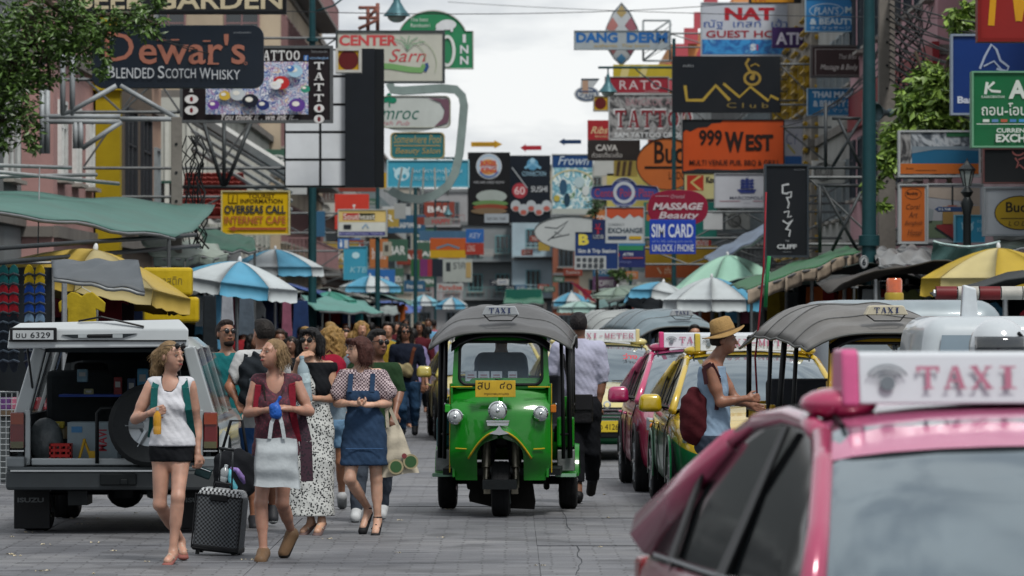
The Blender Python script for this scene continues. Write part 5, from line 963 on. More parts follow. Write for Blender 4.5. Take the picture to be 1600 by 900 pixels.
for s in (-1, 1):
    # D pillar, side windows and pillars
    pil = MB(); a = [(s*.84, 0, .98), (s*.71, 0, .98), (s*.57, 0, 1.53), (s*.665, 0, 1.56)]
    pil.add([(x, y, z) for y in (0, .16) for x, _, z in a], [(0, 1, 2, 3), (7, 6, 5, 4), (0, 4, 5, 1), (1, 5, 6, 2), (2, 6, 7, 3), (3, 7, 4, 0)]); obj('rear_pillar', pil, wp_, t, bevel=.012)
    for y0, y1 in ((.16, .26), (1.05, 1.15), (1.95, 2.05)):
        q = MB(); q.add([(s*.83, y0, .97), (s*.83, y1, .97), (s*.655, y1, 1.55), (s*.655, y0, 1.55), (s*.80, y0, .97), (s*.80, y1, .97), (s*.62, y1, 1.55), (s*.62, y0, 1.55)], [(0, 1, 2, 3), (7, 6, 5, 4), (0, 4, 5, 1), (1, 5, 6, 2), (2, 6, 7, 3), (3, 7, 4, 0)]); obj('side_pillar', q, wp_, t)
    for y0, y1 in ((.27, 1.04), (1.16, 1.94), (2.06, 2.6)):
        q = MB(); q.add([(s*.825, y0, .98), (s*.825, y1, .98), (s*.66, y1, 1.53), (s*.66, y0, 1.53)], [(0, 1, 2, 3)]); obj('side_window', q, nodemat('tint_glass', lambda tt, b, ln, co: (setattr(b.inputs['Base Color'], 'default_value', (.1, .12, .13, 1)), setattr(b.inputs['Roughness'], 'default_value', .04), setattr(b.inputs['Alpha'], 'default_value', .55))), t)
    tl = obj('tail_light', MB().box((s*.80, -.005, .86), (.115, .1, .3)), mat('#5a1216', .2, 0, .1, 5, coat=.6), t, bevel=.01)
    obj('amber_lens', MB().box((s*.80, -.06, .955), (.105, .012, .09)), mat('#7a2e14', .2, coat=.6), tl); obj('clear_lens', MB().box((s*.80, -.06, .74), (.105, .012, .055)), mat('#4c4a30', .2, coat=.5), tl); obj('chrome_strip', MB().box((s*.80, -.06, .69), (.115, .012, .012)), CHROME(), tl)
    obj('corner_post', MB().box((s*.715, -.01, .80), (.045, .06, .46)), wp_, t, bevel=.008)
    wheel(t, s*.70, .62, .345, .26, '#5c6063', spokes=6); wheel(t, s*.70, 3.2, .345, .26, '#5c6063', spokes=6)
    mf = obj('mud_flap', MB().box((s*.70, .18, .245), (.30, .02, .42)), mat('#131517', .7, 0, .15, 6), t, bevel=.008)
    le = MB(); letters(le, 'ISUZU', s*.70-.12, .255, s*.70+.10, .295, .166, bold=.04); obj('lettering', le, mat('#55595b', .6), mf, kind='stuff')
    obj('sill_step', MB().box((s*.92, 1.9, .40), (.12, 1.9, .05)), mat('#6e7376', .4, .4), t, bevel=.01)
    obj('fender_flare', MB().lathe([(.40, -.03), (.45, 0), (.40, .05)], (s*.87, .62, .40), 16, axis='x', a0=0, a1=PI), mat('#7c8285', .5), t, smooth=True)
obj('seat_back', MB().box((-.4, 1.55, .98), (.62, .14, .72)).box((.38, 1.55, .98), (.66, .14, .72)), mat('#22272a', .9, 0, .2, 6), t, bevel=.05)
obj('headrest', MB().box((-.4, 2.35, 1.28), (.3, .12, .24)).box((.4, 2.35, 1.28), (.3, .12, .24)), mat('#101315', .9, 0, .2, 6), t, bevel=.04)
obj('windscreen', MB().add([(-.78, 3.1, 1.0), (.78, 3.1, 1.0), (.62, 2.68, 1.55), (-.62, 2.68, 1.55)], [(0, 1, 2, 3)]), mat('#101619', .05, .2, .1, 2, coat=1), t)
# bumper
bp_ = MB(); bp_.box((0, -.10, .45), (1.76, .20, .16)); obj('bumper', bp_, mat('#33383b', .55, 0, .1, 5, dirt=.2), t, bevel=.025)
obj('bumper_trim', MB().box((-.18, -.205, .53), (1.32, .012, .014)), CHROME(), t); obj('bumper_top', MB().box((0, -.09, .545), (1.74, .19, .03)), mat('#4b5154', .5, .1), t, bevel=.008)
for s in (-1, 1): obj('bumper_corner', MB().box((s*.80, -.09, .60), (.15, .2, .09)), mat('#6c7275', .4, .5), t, bevel=.015)
obj('tow_hitch', MB().box((.05, -.12, .46), (.30, .22, .10)).box((.1, -.2, .44), (.06, .12, .05)), DARKM(), t, bevel=.01)
obj('rear_sill', MB().box((-.12, -.03, .60), (1.12, .1, .06)), wp_, t, bevel=.01)
un = MB(); un.ell((.04, .62, .34), (.16, .17, .15), 12, 8); un.tube([(-.62, .62, .345), (.62, .62, .345)], .045, 10); un.box((-.3, .2, .30), (.16, .5, .12)); un.tube([(.3, 0, .33), (.32, .6, .3)], .035); un.box((0, 1.2, .42), (1.3, 2.2, .1)); obj('axle', un, DARKM(), t, smooth=False)
# raised tailgate
tg = thing('x', 'x', 'x'); bpy.data.objects.remove(tg)
gx0, gx1 = X(26), X(304)
gt = MB(); c_ = (gx0+gx1)/2; w_ = gx1-gx0
gt.add([(gx0+.07, .06, 1.60), (gx1-.07, .06, 1.60), (gx1, -.86, 1.555), (gx0, -.86, 1.54), (gx0+.07, .06, 1.66), (gx1-.07, .06, 1.66), (gx1, -.86, 1.70), (gx0+.02, -.86, 1.70), (gx0+.1, -.80, 1.75), (gx1-.08, -.80, 1.78)], [(0, 3, 2, 1), (3, 7, 6, 2), (0, 4, 7, 3), (1, 2, 6, 5), (7, 8, 9, 6), (4, 5, 9, 8), (4, 8, 7), (5, 6, 9)])
go = obj('tailgate', gt, mat('#a5abae', .3, .05, .05, 2, coat=.7), t, bevel=.012)
obj('gate_seam', MB().box((c_, -.868, 1.606), (w_*.98, .012, .012)), BLACKP(), go)
hr = MB().prism([(X(110), 1.655), (X(126), 1.605+.022), (X(205), 1.63), (X(226), 1.665)], -.872, -.862); obj('handle_recess', hr, mat('#20262a', .3), go)
obj('gate_handle', MB().box((X(168), -.885, 1.645), (.20, .03, .022)), BLACKP(), go, bevel=.006); obj('gate_lamp', MB().box((X(143), -.88, 1.645), (.08, .015, .03)), mat('#8c9396', .3), go); obj('gate_lamp', MB().box((X(196), -.88, 1.645), (.08, .015, .03)), mat('#8c9396', .3), go)
ph = obj('plate_holder', MB().box((X(67), -.89, 1.655), (.38, .03, .115)), BLACKP(), go, bevel=.01)
pl = obj('number_plate', MB().box((X(67), -.912, 1.652), (.33, .01, .075)), mat('#9a9fa2', .5, 0, .1, 9), ph, bevel=.003); le = MB(); letters(le, 'ชบ 6329', X(67)-.14, 1.63, X(67)+.14, 1.675, -.92); obj('lettering', le, BLACKP(), pl, kind='stuff')
obj('rear_wiper', MB().tube([(X(135), -.82, 1.765), (X(170), -.84, 1.80), (X(236), -.86, 1.72)], .009, 6), BLACKP(), go); obj('gate_window', MB().add([(gx0+.16, -.05, 1.672), (gx1-.16, -.05, 1.672), (gx1-.2, -.62, 1.74), (gx0+.2, -.62, 1.725)], [(0, 1, 2, 3)]), GLASSD(), go)
for s in (gx0+.12, gx1-.12): obj('gas_strut', MB().tube([(s, -.45, 1.57), (s, .02, 1.2)], .010, 6), mat('#3b3f42', .4, .5), go)
# swung lower gate with spare wheel
sw = MB().lathe([(.17, -.10), (.30, -.11), (.335, -.07), (.345, 0), (.335, .07), (.30, .11), (.2, .10)], (X(236), -.22, Z(664)), 32, axis='y')
sp = obj('spare_wheel', sw, mat('#1f2224', .8, 0, .15, 7, bump=.2), t, smooth=True, auto=50)
rm_ = MB().lathe([(.21, -.09), (.20, -.05), (.09, -.03), (.06, -.06), (0, -.06)], (X(236), -.22, Z(664)), 24, axis='y')
for k in range(6): a = k*PI/3; rm_.tube([(X(236)+.05*math.cos(a), -.28, Z(664)+.05*math.sin(a)), (X(236)+.2*math.cos(a), -.30, Z(664)+.2*math.sin(a))], .025, 6)
obj('rim', rm_, mat('#8f9599', .3, .7), sp, smooth=True, auto=40)
fr = MB(); fr.tube([(X(152), -.12, Z(724)), (X(152), -.12, Z(645)), (X(158), -.12, Z(638)), (X(235), -.12, Z(636))], .016, 8); obj('wheel_carrier', fr, DARKM(), t, smooth=True)
# cargo (each a thing of its own)
def cargo(name, label, cat, mb, m, px, py, yy, parts=(), **k):
    e = thing(name, label, cat, (sv.x+X(px), sv.y+.1+yy, Z(py))); obj(name+'_body', mb, m, e, **k)
    for nm, b, mm in parts: obj(nm, b, mm, e)
    return e
le = MB(); letters(le, 'MAVI', -.06, -.02, .12, .06, 0, M=Matrix.Translation((.1, -.182, .16)) @ Matrix.Rotation(-PI/2, 4, 'Y'), bold=.02)
cargo('cardboard_box', 'pale blue printed carton with red sideways letters in the open wagon', 'box', MB().box((0, 0, .17), (.42, .36, .34)), mat('#77858c', .7, 0, .08, 6), 140, 725, .35, [('lettering', le, mat('#8f2f3a', .6)), ('box_stripe', MB().box((-.13, -.182, .28), (.09, .003, .05)), mat('#3c6c94', .6))], bevel=.005)
cr = MB()
for x in (-.085, .085): cr.box((x, 0, .08), (.012, .15, .16))
for y in (-.07, .07):
    for z in (.015, .06, .105, .15): cr.box((0, y, z), (.18, .01, .022))
    for x in (-.05, 0, .05): cr.box((x, y, .08), (.014, .012, .15))
cr.box((0, 0, .01), (.17, .14, .01)); cargo('crate', 'small red plastic crate at the left of the open wagon', 'crate', cr, mat('#8f1a18', .5, 0, .1, 6), 92, 724, .08)
cargo('sack', 'clear plastic sack of packets behind the red crate', 'sack', MB().ell((0, 0, .16), (.15, .13, .2), 14, 10), mat('#5c6366', .3, 0, .3, 14, bump=.6, bsc=14), 63, 722, .35, smooth=True)
cargo('carton', 'small brown carton on the sack in the open wagon', 'box', MB().box((0, 0, .05), (.11, .1, .1)), mat('#7c6c54', .8), 88, 688, .5, [('box_tape', MB().box((0, -.052, .05), (.03, .002, .1)), mat('#a39b84', .6))], bevel=.004)
cargo('carton', 'small yellow packet lying on the clear sack', 'packet', MB().box((0, 0, .03), (.16, .1, .06)), mat('#8f8430', .7), 76, 672, .45, [('packet_label', MB().box((0, -.052, .03), (.08, .002, .03)), mat('#a9a478', .6))], bevel=.01)
st = MB(); st.tube([(-.05, 0, .02), (0, 0, .2)], .012, 6); st.tube([(.06, 0, .02), (-.01, .01, .2)], .012, 6); st.box((.06, -.01, .06), (.05, .02, .08)); cargo('hand_tool', 'yellow handled tools propped beside the spare wheel', 'tools', st, mat('#9c7d1a', .5), 130, 724, .05)
for k, (px, py, c, w, h, nm) in enumerate([(108, 588, '#6f90a0', .09, .11, 'pale blue'), (118, 610, '#86886a', .08, .06, 'olive'), (165, 610, '#7c3436', .07, .16, 'dull red'), (187, 612, '#3b4c66', .07, .16, 'slate blue'), (205, 604, '#4f8cae', .09, .2, 'striped blue')]):
    cargo('packet', f'{nm} packet on the rear shelf seen through the open wagon', 'packet', MB().box((0, 0, h/2), (w, .06, h)), mat(c, .5, 0, .2, 20), px, py+12, 1.15, [('packet_label', MB().box((0, -.032, h*.6), (w*.6, .002, h*.3)), mat('#a5a9a8', .6))], bevel=.008)
obj('rear_shelf', MB().box((.05, 1.15, .95+.18), (1.2, .4, .02)), mat('#24408c', .5), t)
# ------------------------------------------------------------ street furniture, stalls, umbrellas, trees
def rod(pts, r, m, name, label, cat, group=None, n=6, kind=None):
    o0 = Vector(pts[0]); o = obj(name, MB().tube([Vector(p)-o0 for p in pts], r, n), m, smooth=True); o.location = o0; tag(o, label, cat, group, kind); return o
UM = {}
def gore(R, H, n, c, val, sag=.07, key=0, stripes=False):
    k = (round(R, 2), round(H, 2), n, c, val)
    if k in UM: return UM[k]
    b = MB(); a = PI/n; nu, nv = 6, 4
    def f(u, v):
        r = R*u; t = -a+2*a*v; rr = r*math.cos(a)/math.cos(t) if r > 0 else 0; rr *= (1-.05*u*math.cos(t/a*PI/2))
        return (rr*math.cos(t), rr*math.sin(t), H*(1-u**1.55)-sag*math.sin(u*PI)*math.cos(t/a*PI/2)*.4)
    b.grid(f, nu, nv, thick=-.012)
    if val:
        def g(u, v):
            p = f(1, v); return (p[0]*1.003+.02*u, p[1]*1.003, p[2]-val*u-.02*abs(math.sin(v*PI*3))*u)
        b.grid(g, 2, 6, thick=.006)
    me = bpy.data.meshes.new('canopy_panel'); me.from_pydata(b.v, [], b.f); me.materials.append(c); UM[k] = me
    me.polygons.foreach_set('use_smooth', [True]*len(me.polygons)); return me
def umbrella(label, px, py, wpx, s, cols, H=.42, val=.16, n=8, tiltx=0, tilty=0, rot=.2, pole='#8b8f92', rough=.6, group='parasols over the stalls', name='parasol'):
    R = wpx/s/2; top = P(px, py, s); z = top.z; h = H*R/.9
    t = thing(name, label, 'parasol', (top.x, top.y, 0), 0, group)
    g = bpy.data.objects.new('canopy', None); COL.objects.link(g); g.parent = t; g.location = (0, 0, z-h); g.rotation_euler = (tiltx, tilty, rot)
    for i in range(n):
        me = gore(R, h, n, mat(cols[i % len(cols)], rough, 0, .1, 1.5, bump=.15, dirt=.18), val); inst('canopy_panel', me, g, rot=(0, 0, 2*PI*i/n))
    rb = MB()
    for i in range(n): a = 2*PI*(i+.5)/n; rb.tube([(.05, 0, h-.12), (R*.55*math.cos(a), R*.55*math.sin(a), h*.5), (R*.97*math.cos(a), R*.97*math.sin(a), -.01)], .008, 4)
    obj('ribs', rb, DARKM(), g, kind='stuff'); obj('finial', MB().ell((0, 0, h+.02), (.03, .03, .06)), mat('#c0c4c6', .4), g)
    obj('pole', MB().tube([(0, 0, 0), (0, 0, z-.02)], .024, 8), mat(pole, .4, .5), t); obj('base', MB().box((0, 0, .06), (.5, .5, .12)), mat('#5f6264', .8), t, bevel=.02)
    return t
BL, WH = '#4c88a4', '#a3abae'
YL, YC = '#98822c', '#a3986c'
umbrella('blue and white parasol with a ragged fringe on the left, nearer of two', 370, 409, 196, 114, [BL, WH], H=.30, tiltx=.06, tilty=.12)
umbrella('blue and white parasol behind it with a printed valance on the left', 430, 390, 150, 80, [BL, WH], H=.34, rot=.5)
umbrella('blue and white parasol beyond the teal bank sign', 578, 431, 96, 50, [WH, BL], H=.32, rot=.3)
umbrella('small green parasol left of the crowd', 515, 456, 84, 62, ['#2f6f60', '#3a7d70'], H=.3, val=.06, rot=.4)
umbrella('tiny pale blue parasol far above the heads at the left', 662, 461, 46, 36, [WH, '#6fa3b5'])
umbrella('tiny blue and white parasol just left of the green three-wheeler roof', 706, 465, 50, 37, [BL, WH], rot=.6)
umbrella('tiny blue and white parasol right of the green three-wheeler roof', 893, 457, 62, 40, [WH, BL], rot=.1)
umbrella('tiny grey-green parasol below the small one right of the roof', 905, 471, 70, 46, ['#7f9c96', '#8fa8a4'], H=.25, rot=.1)
umbrella('blue and white parasol with drooping edge in the right stalls', 1032, 441, 112, 78, [BL, WH, WH, BL], tilty=.28, rot=.9)
umbrella('pale mint green parasol on the right beside the dark upright sign', 1140, 399, 190, 76, ['#7fa797', '#8ab09f'], H=.5, val=.03, n=8, tilty=-.06, rot=.1)
umbrella('white and blue parasol with a red patch under the mint one', 1112, 434, 150, 84, [WH, BL, '#8a2f3a', BL, WH, WH], rot=.35, val=.2)
umbrella('big cream and yellow parasol behind the raised tailgate', 140, 390, 320, 138, ['#8f845c', '#95803a'], H=.3, val=.17, n=8, rot=.35, tilty=.17)
umbrella('grey-green wide parasol beyond the blue tarpaulins on the right', 965, 449, 80, 58, ['#6a7a70', '#74857b'], H=.3, val=.05)
umbrella('yellow striped parasol at the right edge behind the ragged net', 1560, 388, 240, 118, [YC, YL, YL, YC, YL], H=.36, val=.22, rot=.25)
# ---- tarpaulins
def tarp(label, c, col, sag=.12, name='tarpaulin', nu=20, nv=10, thick=.015, rough=.55, seed=1, wr=.03, cat='awning', posts=True, fringe=None):
    """c: four corners (px, py, s) far-left, far-right, near-right, near-left"""
    Q = [P(*q) for q in c]; o = sum(Q, Vector((0, 0, 0)))/4; ph = seed*1.7
    t = thing(name, label, cat, o)
    def f(u, v):
        p = (Q[0]*(1-u)+Q[1]*u)*(1-v)+(Q[3]*(1-u)+Q[2]*u)*v-o
        p = p.copy(); p.z -= sag*4*v*(1-v)*(.6+.4*math.sin(u*5+ph)); p.z += wr*math.sin(u*17+ph+v*5)*math.sin(v*9+u*3); p.y += wr*math.sin(v*13+u*7); return p
    sh = obj('sheet', MB().grid(f, nu, nv, thick=thick), mat(col, rough, 0, .12, 1.2, bump=.3, bsc=6, dirt=.3), t, smooth=True)
    e = MB().tube([f(u/12, 1)+Vector((0, 0, -.02)) for u in range(13)], .022, 6); obj('edge_pole', e, mat('#6d7173', .45, .4, dirt=.3), t, smooth=True)
    if posts:
        p = MB()
        for u in (.03, .97):
            q = f(u, 1); p.tube([(q.x, q.y, -o.z), (q.x, q.y, q.z)], .022, 6)
        obj('posts', p, mat('#55595b', .45, .4, dirt=.3), t, kind='stuff')
    if fringe:
        col2, hh, n = fringe; rnd = random.Random(seed)
        for i in range(n):
            b = MB(); u0, u1 = i/n, (i+.94)/n; hh_ = hh*rnd.uniform(.8, 1.15)
            b.grid(lambda a, v: f(u0+(u1-u0)*a, 1)+Vector((.02*math.sin(a*6+i), -.03-.04*v, -hh_*v)), 4, 3, thick=.01); obj('valance', b, mat(col2, .7, 0, .2, 3, bump=.3, dirt=.4), t, smooth=True)
    return t
tarp('long sea green tarpaulin stretched over the left stalls', [(-60, 295, 112), (336, 322, 104), (272, 371, 128), (-60, 322, 150)], '#3b625a', sag=.10, seed=2)
tarp('grey plastic sheet hung over the clothes stall under the yellow parasol', [(80, 408, 147), (216, 408, 147), (226, 456, 149), (84, 434, 149)], '#4c5257', sag=-.03, seed=3, wr=.018, posts=False)
tarp('ragged pale awning end curling under the sea green tarpaulin', [(215, 366, 108), (340, 382, 100), (358, 400, 104), (240, 404, 108)], '#7a857c', sag=.05, seed=5, fringe=('#69756f', .12, 5))
tarp('dark green small tarpaulin behind the tourist sign', [(300, 355, 84), (395, 372, 80), (400, 392, 90), (325, 392, 92)], '#244f40', sag=-.1, seed=8)
tarp('long grey awning running back along the left stalls', [(290, 440, 60), (560, 462, 40), (540, 474, 48), (380, 462, 75)], '#7b8280', sag=.1, seed=4)
tarp('blue tarpaulin strip over the far left stalls', [(590, 470, 38), (660, 474, 34), (655, 488, 38), (598, 492, 46)], '#2f4f94', sag=.15, seed=6)
tarp('teal sheet low over the stalls behind the curly haired walker', [(470, 462, 66), (570, 470, 58), (600, 490, 66), (500, 486, 76)], '#4a8078', sag=.08, seed=12)
tarp('green canvas awning with beige hanging valance on the right', [(1140, 446, 92), (1320, 386, 76), (1346, 392, 96), (1168, 452, 112)], '#14552c', sag=.02, seed=7, fringe=('#8c8071', .22, 7))
tarp('blue-grey steep sheet between the phone card sign and the dark sign', [(1100, 402, 66), (1195, 350, 70), (1198, 366, 78), (1112, 414, 74)], '#5a6b7f', sag=.0, seed=9)
tarp('crumpled grey sheet right of the thick teal pole', [(1362, 392, 92), (1450, 388, 92), (1468, 428, 106), (1374, 414, 108)], '#77797a', sag=-.12, seed=10, wr=.08)
tarp('dark canopy sheet at the far right above the yellow parasol', [(1545, 345, 92), (1660, 330, 92), (1660, 380, 108), (1562, 392, 108)], '#23302c', sag=.1, seed=11)
tarp('dull brown awning over the right stalls behind the beacon', [(1340, 425, 84), (1470, 420, 84), (1480, 446, 100), (1330, 448, 100)], '#3c3833', sag=.1, seed=13)
tarp('grey-green awning strip behind the blue parasols on the right', [(935, 452, 50), (1030, 440, 54), (1040, 452, 64), (950, 472, 60)], '#5f6f66', sag=.05, seed=15)
for i, (pp, c) in enumerate([([(570, 480, 50), (620, 478, 46), (625, 490, 52), (575, 494, 58)], '#6e7a78'), ([(930, 470, 44), (985, 462, 46), (990, 474, 54), (935, 482, 50)], '#476b68'), ([(790, 452, 34), (846, 452, 34), (850, 474, 36), (786, 474, 36)], '#1f5c46')]):
    tarp(['faded grey awning over stalls at the left of the far crowd', 'sea blue awning at the right of the far crowd', 'small dark green awning on the end block'][i], pp, c, seed=20+i)
# ragged net with torn lower edge
t = thing('torn_net', 'ragged grey-green net with a torn fringe over the yellow parasol', 'net', P(1508, 400, 112)); o = P(1508, 400, 112)
def nf(u, v):
    x = 1456+104*u; y = 382-14*v+18*(1-(2*u-1)**2)*.0+36*v*0; q = P(x, 380+(10 if 0 else 0)-8*math.sin(u*PI)*-1+v*(30+8*math.sin(u*PI)), 112)-o; q.y += .12*math.sin(u*14+v*3)-.25*(1-v); return q
b = MB().grid(nf, 30, 6, thick=.01)
rn = random.Random(4)
for i in range(26):
    u = i/26; a = nf(u, 1); c = nf(u+.03, 1); m_ = (a+c)/2+Vector((rn.uniform(-.02, .02), -.02, -rn.uniform(.05, .16))); b.add([a, c, m_], [(0, 1, 2)])
obj('net_sheet', b, mat('#577a76', .6, 0, .15, 4, bump=.3, dirt=.2), t); obj('rim_pole', MB().tube([nf(u/12, 0)+Vector((0, -.02, .02)) for u in range(13)], .018, 6), mat('#9ab0ae', .4, .2), t, smooth=True)
obj('stay', MB().tube([nf(.5, 1), P(1530, 450, 104)-o], .02, 6), DARKM(), t)
# slanting steel arms under the sea green tarpaulin
for a, b_, lb in [((-10, 388, 150), (305, 367, 122), 'long dark steel arm just under the sea green tarpaulin'), ((-10, 411, 150), (310, 384, 120), 'lower of two dark steel arms above the yellow parasol'), ((-10, 268, 118), (185, 287, 112), 'grey rail above the tarpaulin, lowest'), ((-10, 276, 117), (150, 273, 113), 'grey rail above the tarpaulin, middle'), ((-10, 258, 118), (110, 262, 113), 'grey rail above the tarpaulin, topmost'), ((62, 262, 116), (58, 445, 130), 'thin hanging wire in front of the tarpaulin')]:
    rod([P(*a), P(*b_)], .03 if 'wire' not in lb else .008, mat('#34393c' if 'dark' in lb else '#85898a', .5, .4, .2, 5, dirt=.3), 'steel_pole', lb, 'pole')
# ---- steel frames
def frame(label, segs, s, r, m, name='sign_scaffold'):
    c = P(sum(q[0]+q[2] for q in segs)/len(segs)/2, sum(q[1]+q[3] for q in segs)/len(segs)/2, s); t = thing(name, label, 'frame', c)
    for x0, y0, x1, y1 in segs: obj('strut', MB().tube([P(x0, y0, s)-c, P(x1, y1, s)-c], r, 6), m, t, smooth=True)
frame('white steel sign frame behind the leaves at the upper left', [(66, 182, 188, 182), (66, 190, 188, 190), (98, 65, 98, 182), (113, 65, 113, 182), (100, 180, 182, 134), (188, 134, 278, 186), (188, 186, 278, 186), (118, 190, 118, 232), (126, 190, 126, 232), (190, 190, 128, 232), (66, 135, 66, 240), (74, 135, 74, 240)], 97, .045, mat('#8f9599', .6, .2, .2, 4, dirt=.3))
frame('dark crossed steel frame behind the black upright sign', [(1281, 290, 1281, 395), (1281, 290, 1345, 290), (1285, 290, 1340, 392), (1345, 300, 1300, 392), (1264, 262, 1350, 262), (1290, 160, 1290, 262), (1310, 185, 1345, 262), (1345, 185, 1300, 262), (1300, 185, 1345, 185)], 82, .035, mat('#3e4346', .5, .4, .3, 5, dirt=.4))
frame('rusty lattice frame above the red lettered cream board', [(575, 10, 575, 48), (590, 5, 590, 48), (560, 12, 592, 12), (560, 28, 592, 28), (560, 45, 592, 30), (575, 28, 592, 10)], 60, .05, mat('#7a4f46', .7, .2, .3, 5, dirt=.4))
frame('dark struts below the tattoo board', [(318, 192, 348, 292), (350, 192, 350, 292), (392, 192, 352, 292), (285, 292, 445, 292), (280, 190, 280, 292)], 80, .04, mat('#3b4042', .5, .3, .3, 5))
frame('pale lattice behind the blue diamond sign', [(1005, 32, 1047, 32), (1005, 32, 1005, 95), (1047, 32, 1047, 95), (1005, 95, 1050, 95), (1005, 60, 1047, 32), (1005, 95, 1047, 60)], 43, .04, mat('#7d8487', .5, .2))
# white sloping stair roof and red tiled porch roof on the left
t = thing('stair_roof', 'white sloping covered stair above the red tiles', 'stair', P(372, 230, 66)); o = P(372, 230, 66)
for k in range(5):
    a, b_ = P(300, 176+k*14, 66)-o, P(455, 272+k*14, 64)-o
    obj('stair_beam', MB().tube([a, b_], .16 if k == 0 else .05, 6), mat('#b3b5b3' if k == 0 else '#85898a', .7, 0, .1, 3, dirt=.3), t)
t = thing('tiled_porch', 'small porch roof of red clay tiles left of the yellow tourist sign', 'porch roof', P(330, 310, 64)); o = P(330, 310, 64)
obj('porch_deck', MB().add([P(288, 277, 62)-o, P(378, 277, 62)-o, P(395, 341, 68)-o, P(282, 341, 68)-o], [(0, 1, 2, 3)]), mat('#5a2f2a', .9), t)
tb = MB().grid(lambda u, v: (-.10+.2*u, -.16+.34*v, .035*math.sin(u*PI)+.02*v*0+(.03 if v < .5 else .0)), 4, 2, thick=.015); me = bpy.data.meshes.new('tile'); me.from_pydata(tb.v, [], tb.f); me.materials.append(mat('#8f4540', .75, 0, .25, 2, bump=.2, dirt=.2))
for j in range(9):
    for i in range(9):
        v = (j+.5)/9; y_ = 278+62*v; q = P(291-6*v+(88+22*v)*(i+.5)/9, y_, 62+6*v)-o; inst('tile', me, t, q+Vector((0, -.02, .03)), (-.75, 0, 0), (1.0, 1, 1))
obj('porch_wall', MB().box((0, 1.2, -3.2), (1.3, .3, 4.2)), mat('#75797a', .8, 0, .1, 2, dirt=.4), t)
# ---- lamp posts
TEAL = lambda: mat('#1d4248', .45, .2, .12, 5, dirt=.2)
def bell(par, x, z, r, y=0):
    b = MB().lathe([(0, r*1.9), (r*.12, r*1.85), (r*.2, r*1.5), (r*.28, r*1.0), (r*.62, r*.45), (r, 0), (r*1.02, -.05*r), (r*.9, -.02)], (x, y, z), 20); o = obj('lamp_shade', b, mat('#3c6068', .4, .2, .1, 5), par, smooth=True, auto=50)
    obj('lamp_glass', MB().ell((x, y, z-.05*r), (r*.72, r*.72, r*.5), 14, 8), mat('#8f9a94', .2, 0, .1, 5), o, smooth=True); obj('hook', MB().tube([(x, y, z+r*1.9), (x, y, z+r*2.4)], r*.08, 6), TEAL(), o)
def lamp_post(label, px, s, ytop, r, heads=(), rings=(), bright=1, base=True):
    p = P(px, ytop, s); t = thing('lamp_post', label, 'lamp post', (p.x, p.y, 0), 0, 'street lamp posts')
    z = p.z; b = MB().lathe([(r*1.9, 0), (r*1.9, .12), (r*1.5, .5), (r*1.35, .9), (r*1.1, 1.0), (r, 1.1), (r*.9, z*.6), (r*.7, z), (0, z)], (0, 0, 0), 14); obj('post', b, TEAL(), t, smooth=True, auto=40)
    for yy in rings: q = P(px, yy, s).z; obj('collar', MB().lathe([(r*.9, -.05), (r*1.35, -.04), (r*1.35, .04), (r*.9, .05)], (0, 0, q), 14), TEAL(), t, smooth=True, auto=40)
    for hx, hy, hr in heads:
        q = P(hx, hy, s); dx = q.x-p.x; zz = q.z+2.5*hr/s; R_ = hr/s
        obj('arm', MB().tube([(0, 0, zz), (dx*1.15, 0, zz)], .035, 8).tube([(0, 0, zz-.7), (dx*.25, 0, zz-.55), (dx*.55, 0, zz-.1), (dx*.6, 0, zz)], .022, 6), TEAL(), t, smooth=True); bell(t, dx, q.z, R_)
    return t
lamp_post('teal lamp post left of the squares board with a bell lamp at the top edge', 488, 68, -30, .10, [(620, 24, 21)], rings=(62, 280))
lamp_post('thick teal post in front of the massage signs on the right', 1358, 98, -40, .125, rings=(372, 425, 380))
lamp_post('slim dark lamp post carrying two small bell lamps left of centre', 649, 46, 150, .07, [(708, 277, 12), (668, 192, 14)])
lamp_post('slim lamp post behind the cream and red shop sign', 590, 52, 293, .08, [])
lamp_post('lamp post behind the orange oval sign with a bell lamp over the sky', 1053, 54, 60, .07, [(950, 143, 15)])
lamp_post('far thin lamp post left of the burger poster', 680, 34, 310, .06, [(700, 335, 8)])
lamp_post('far lamp post on the right under the exchange sign', 985, 44, 400, .07, [])
t = thing('lantern', 'black cast lantern on its post at the right', 'lantern', (P(1511, 0, 103).x, F/103, 0)); zt = lambda y: CAMH-(y-HZ)/103
obj('post', MB().lathe([(.12, 0), (.12, 1), (.07, 1.2), (.06, zt(335)), (.10, zt(318)), (.05, zt(308)), (.10, zt(300)), (.04, zt(292))], n=14), mat('#1d2224', .4, .3), t, smooth=True, auto=40)
obj('lantern_glass', MB().lathe([(.05, zt(291)), (.11, zt(266))], n=6), mat('#7d8584', .15, 0, .2, 8), t)
lc = MB().lathe([(.13, zt(267)), (.13, zt(264)), (.07, zt(258)), (.02, zt(252)), (0, zt(246))], n=6)
for i in range(6): a = i*PI/3; lc.tube([(.05*math.cos(a), .05*math.sin(a), zt(291)), (.112*math.cos(a), .112*math.sin(a), zt(266))], .009, 4)
obj('lantern_cage', lc, mat('#1d2224', .4, .3), t)
bd = sign('small round white disc with a number tied to the thick teal post', 1343, 399, 1357, 420, 101, '#9a9ea0', [('e', 1350, 409.5, 6.4, 9.5, '#3a3f42', .9), (T, '6', 1347, 404, 1353, 415, '#20262b', dict(bold=.04))], shape='ellipse', th=.03, name='number_disc')
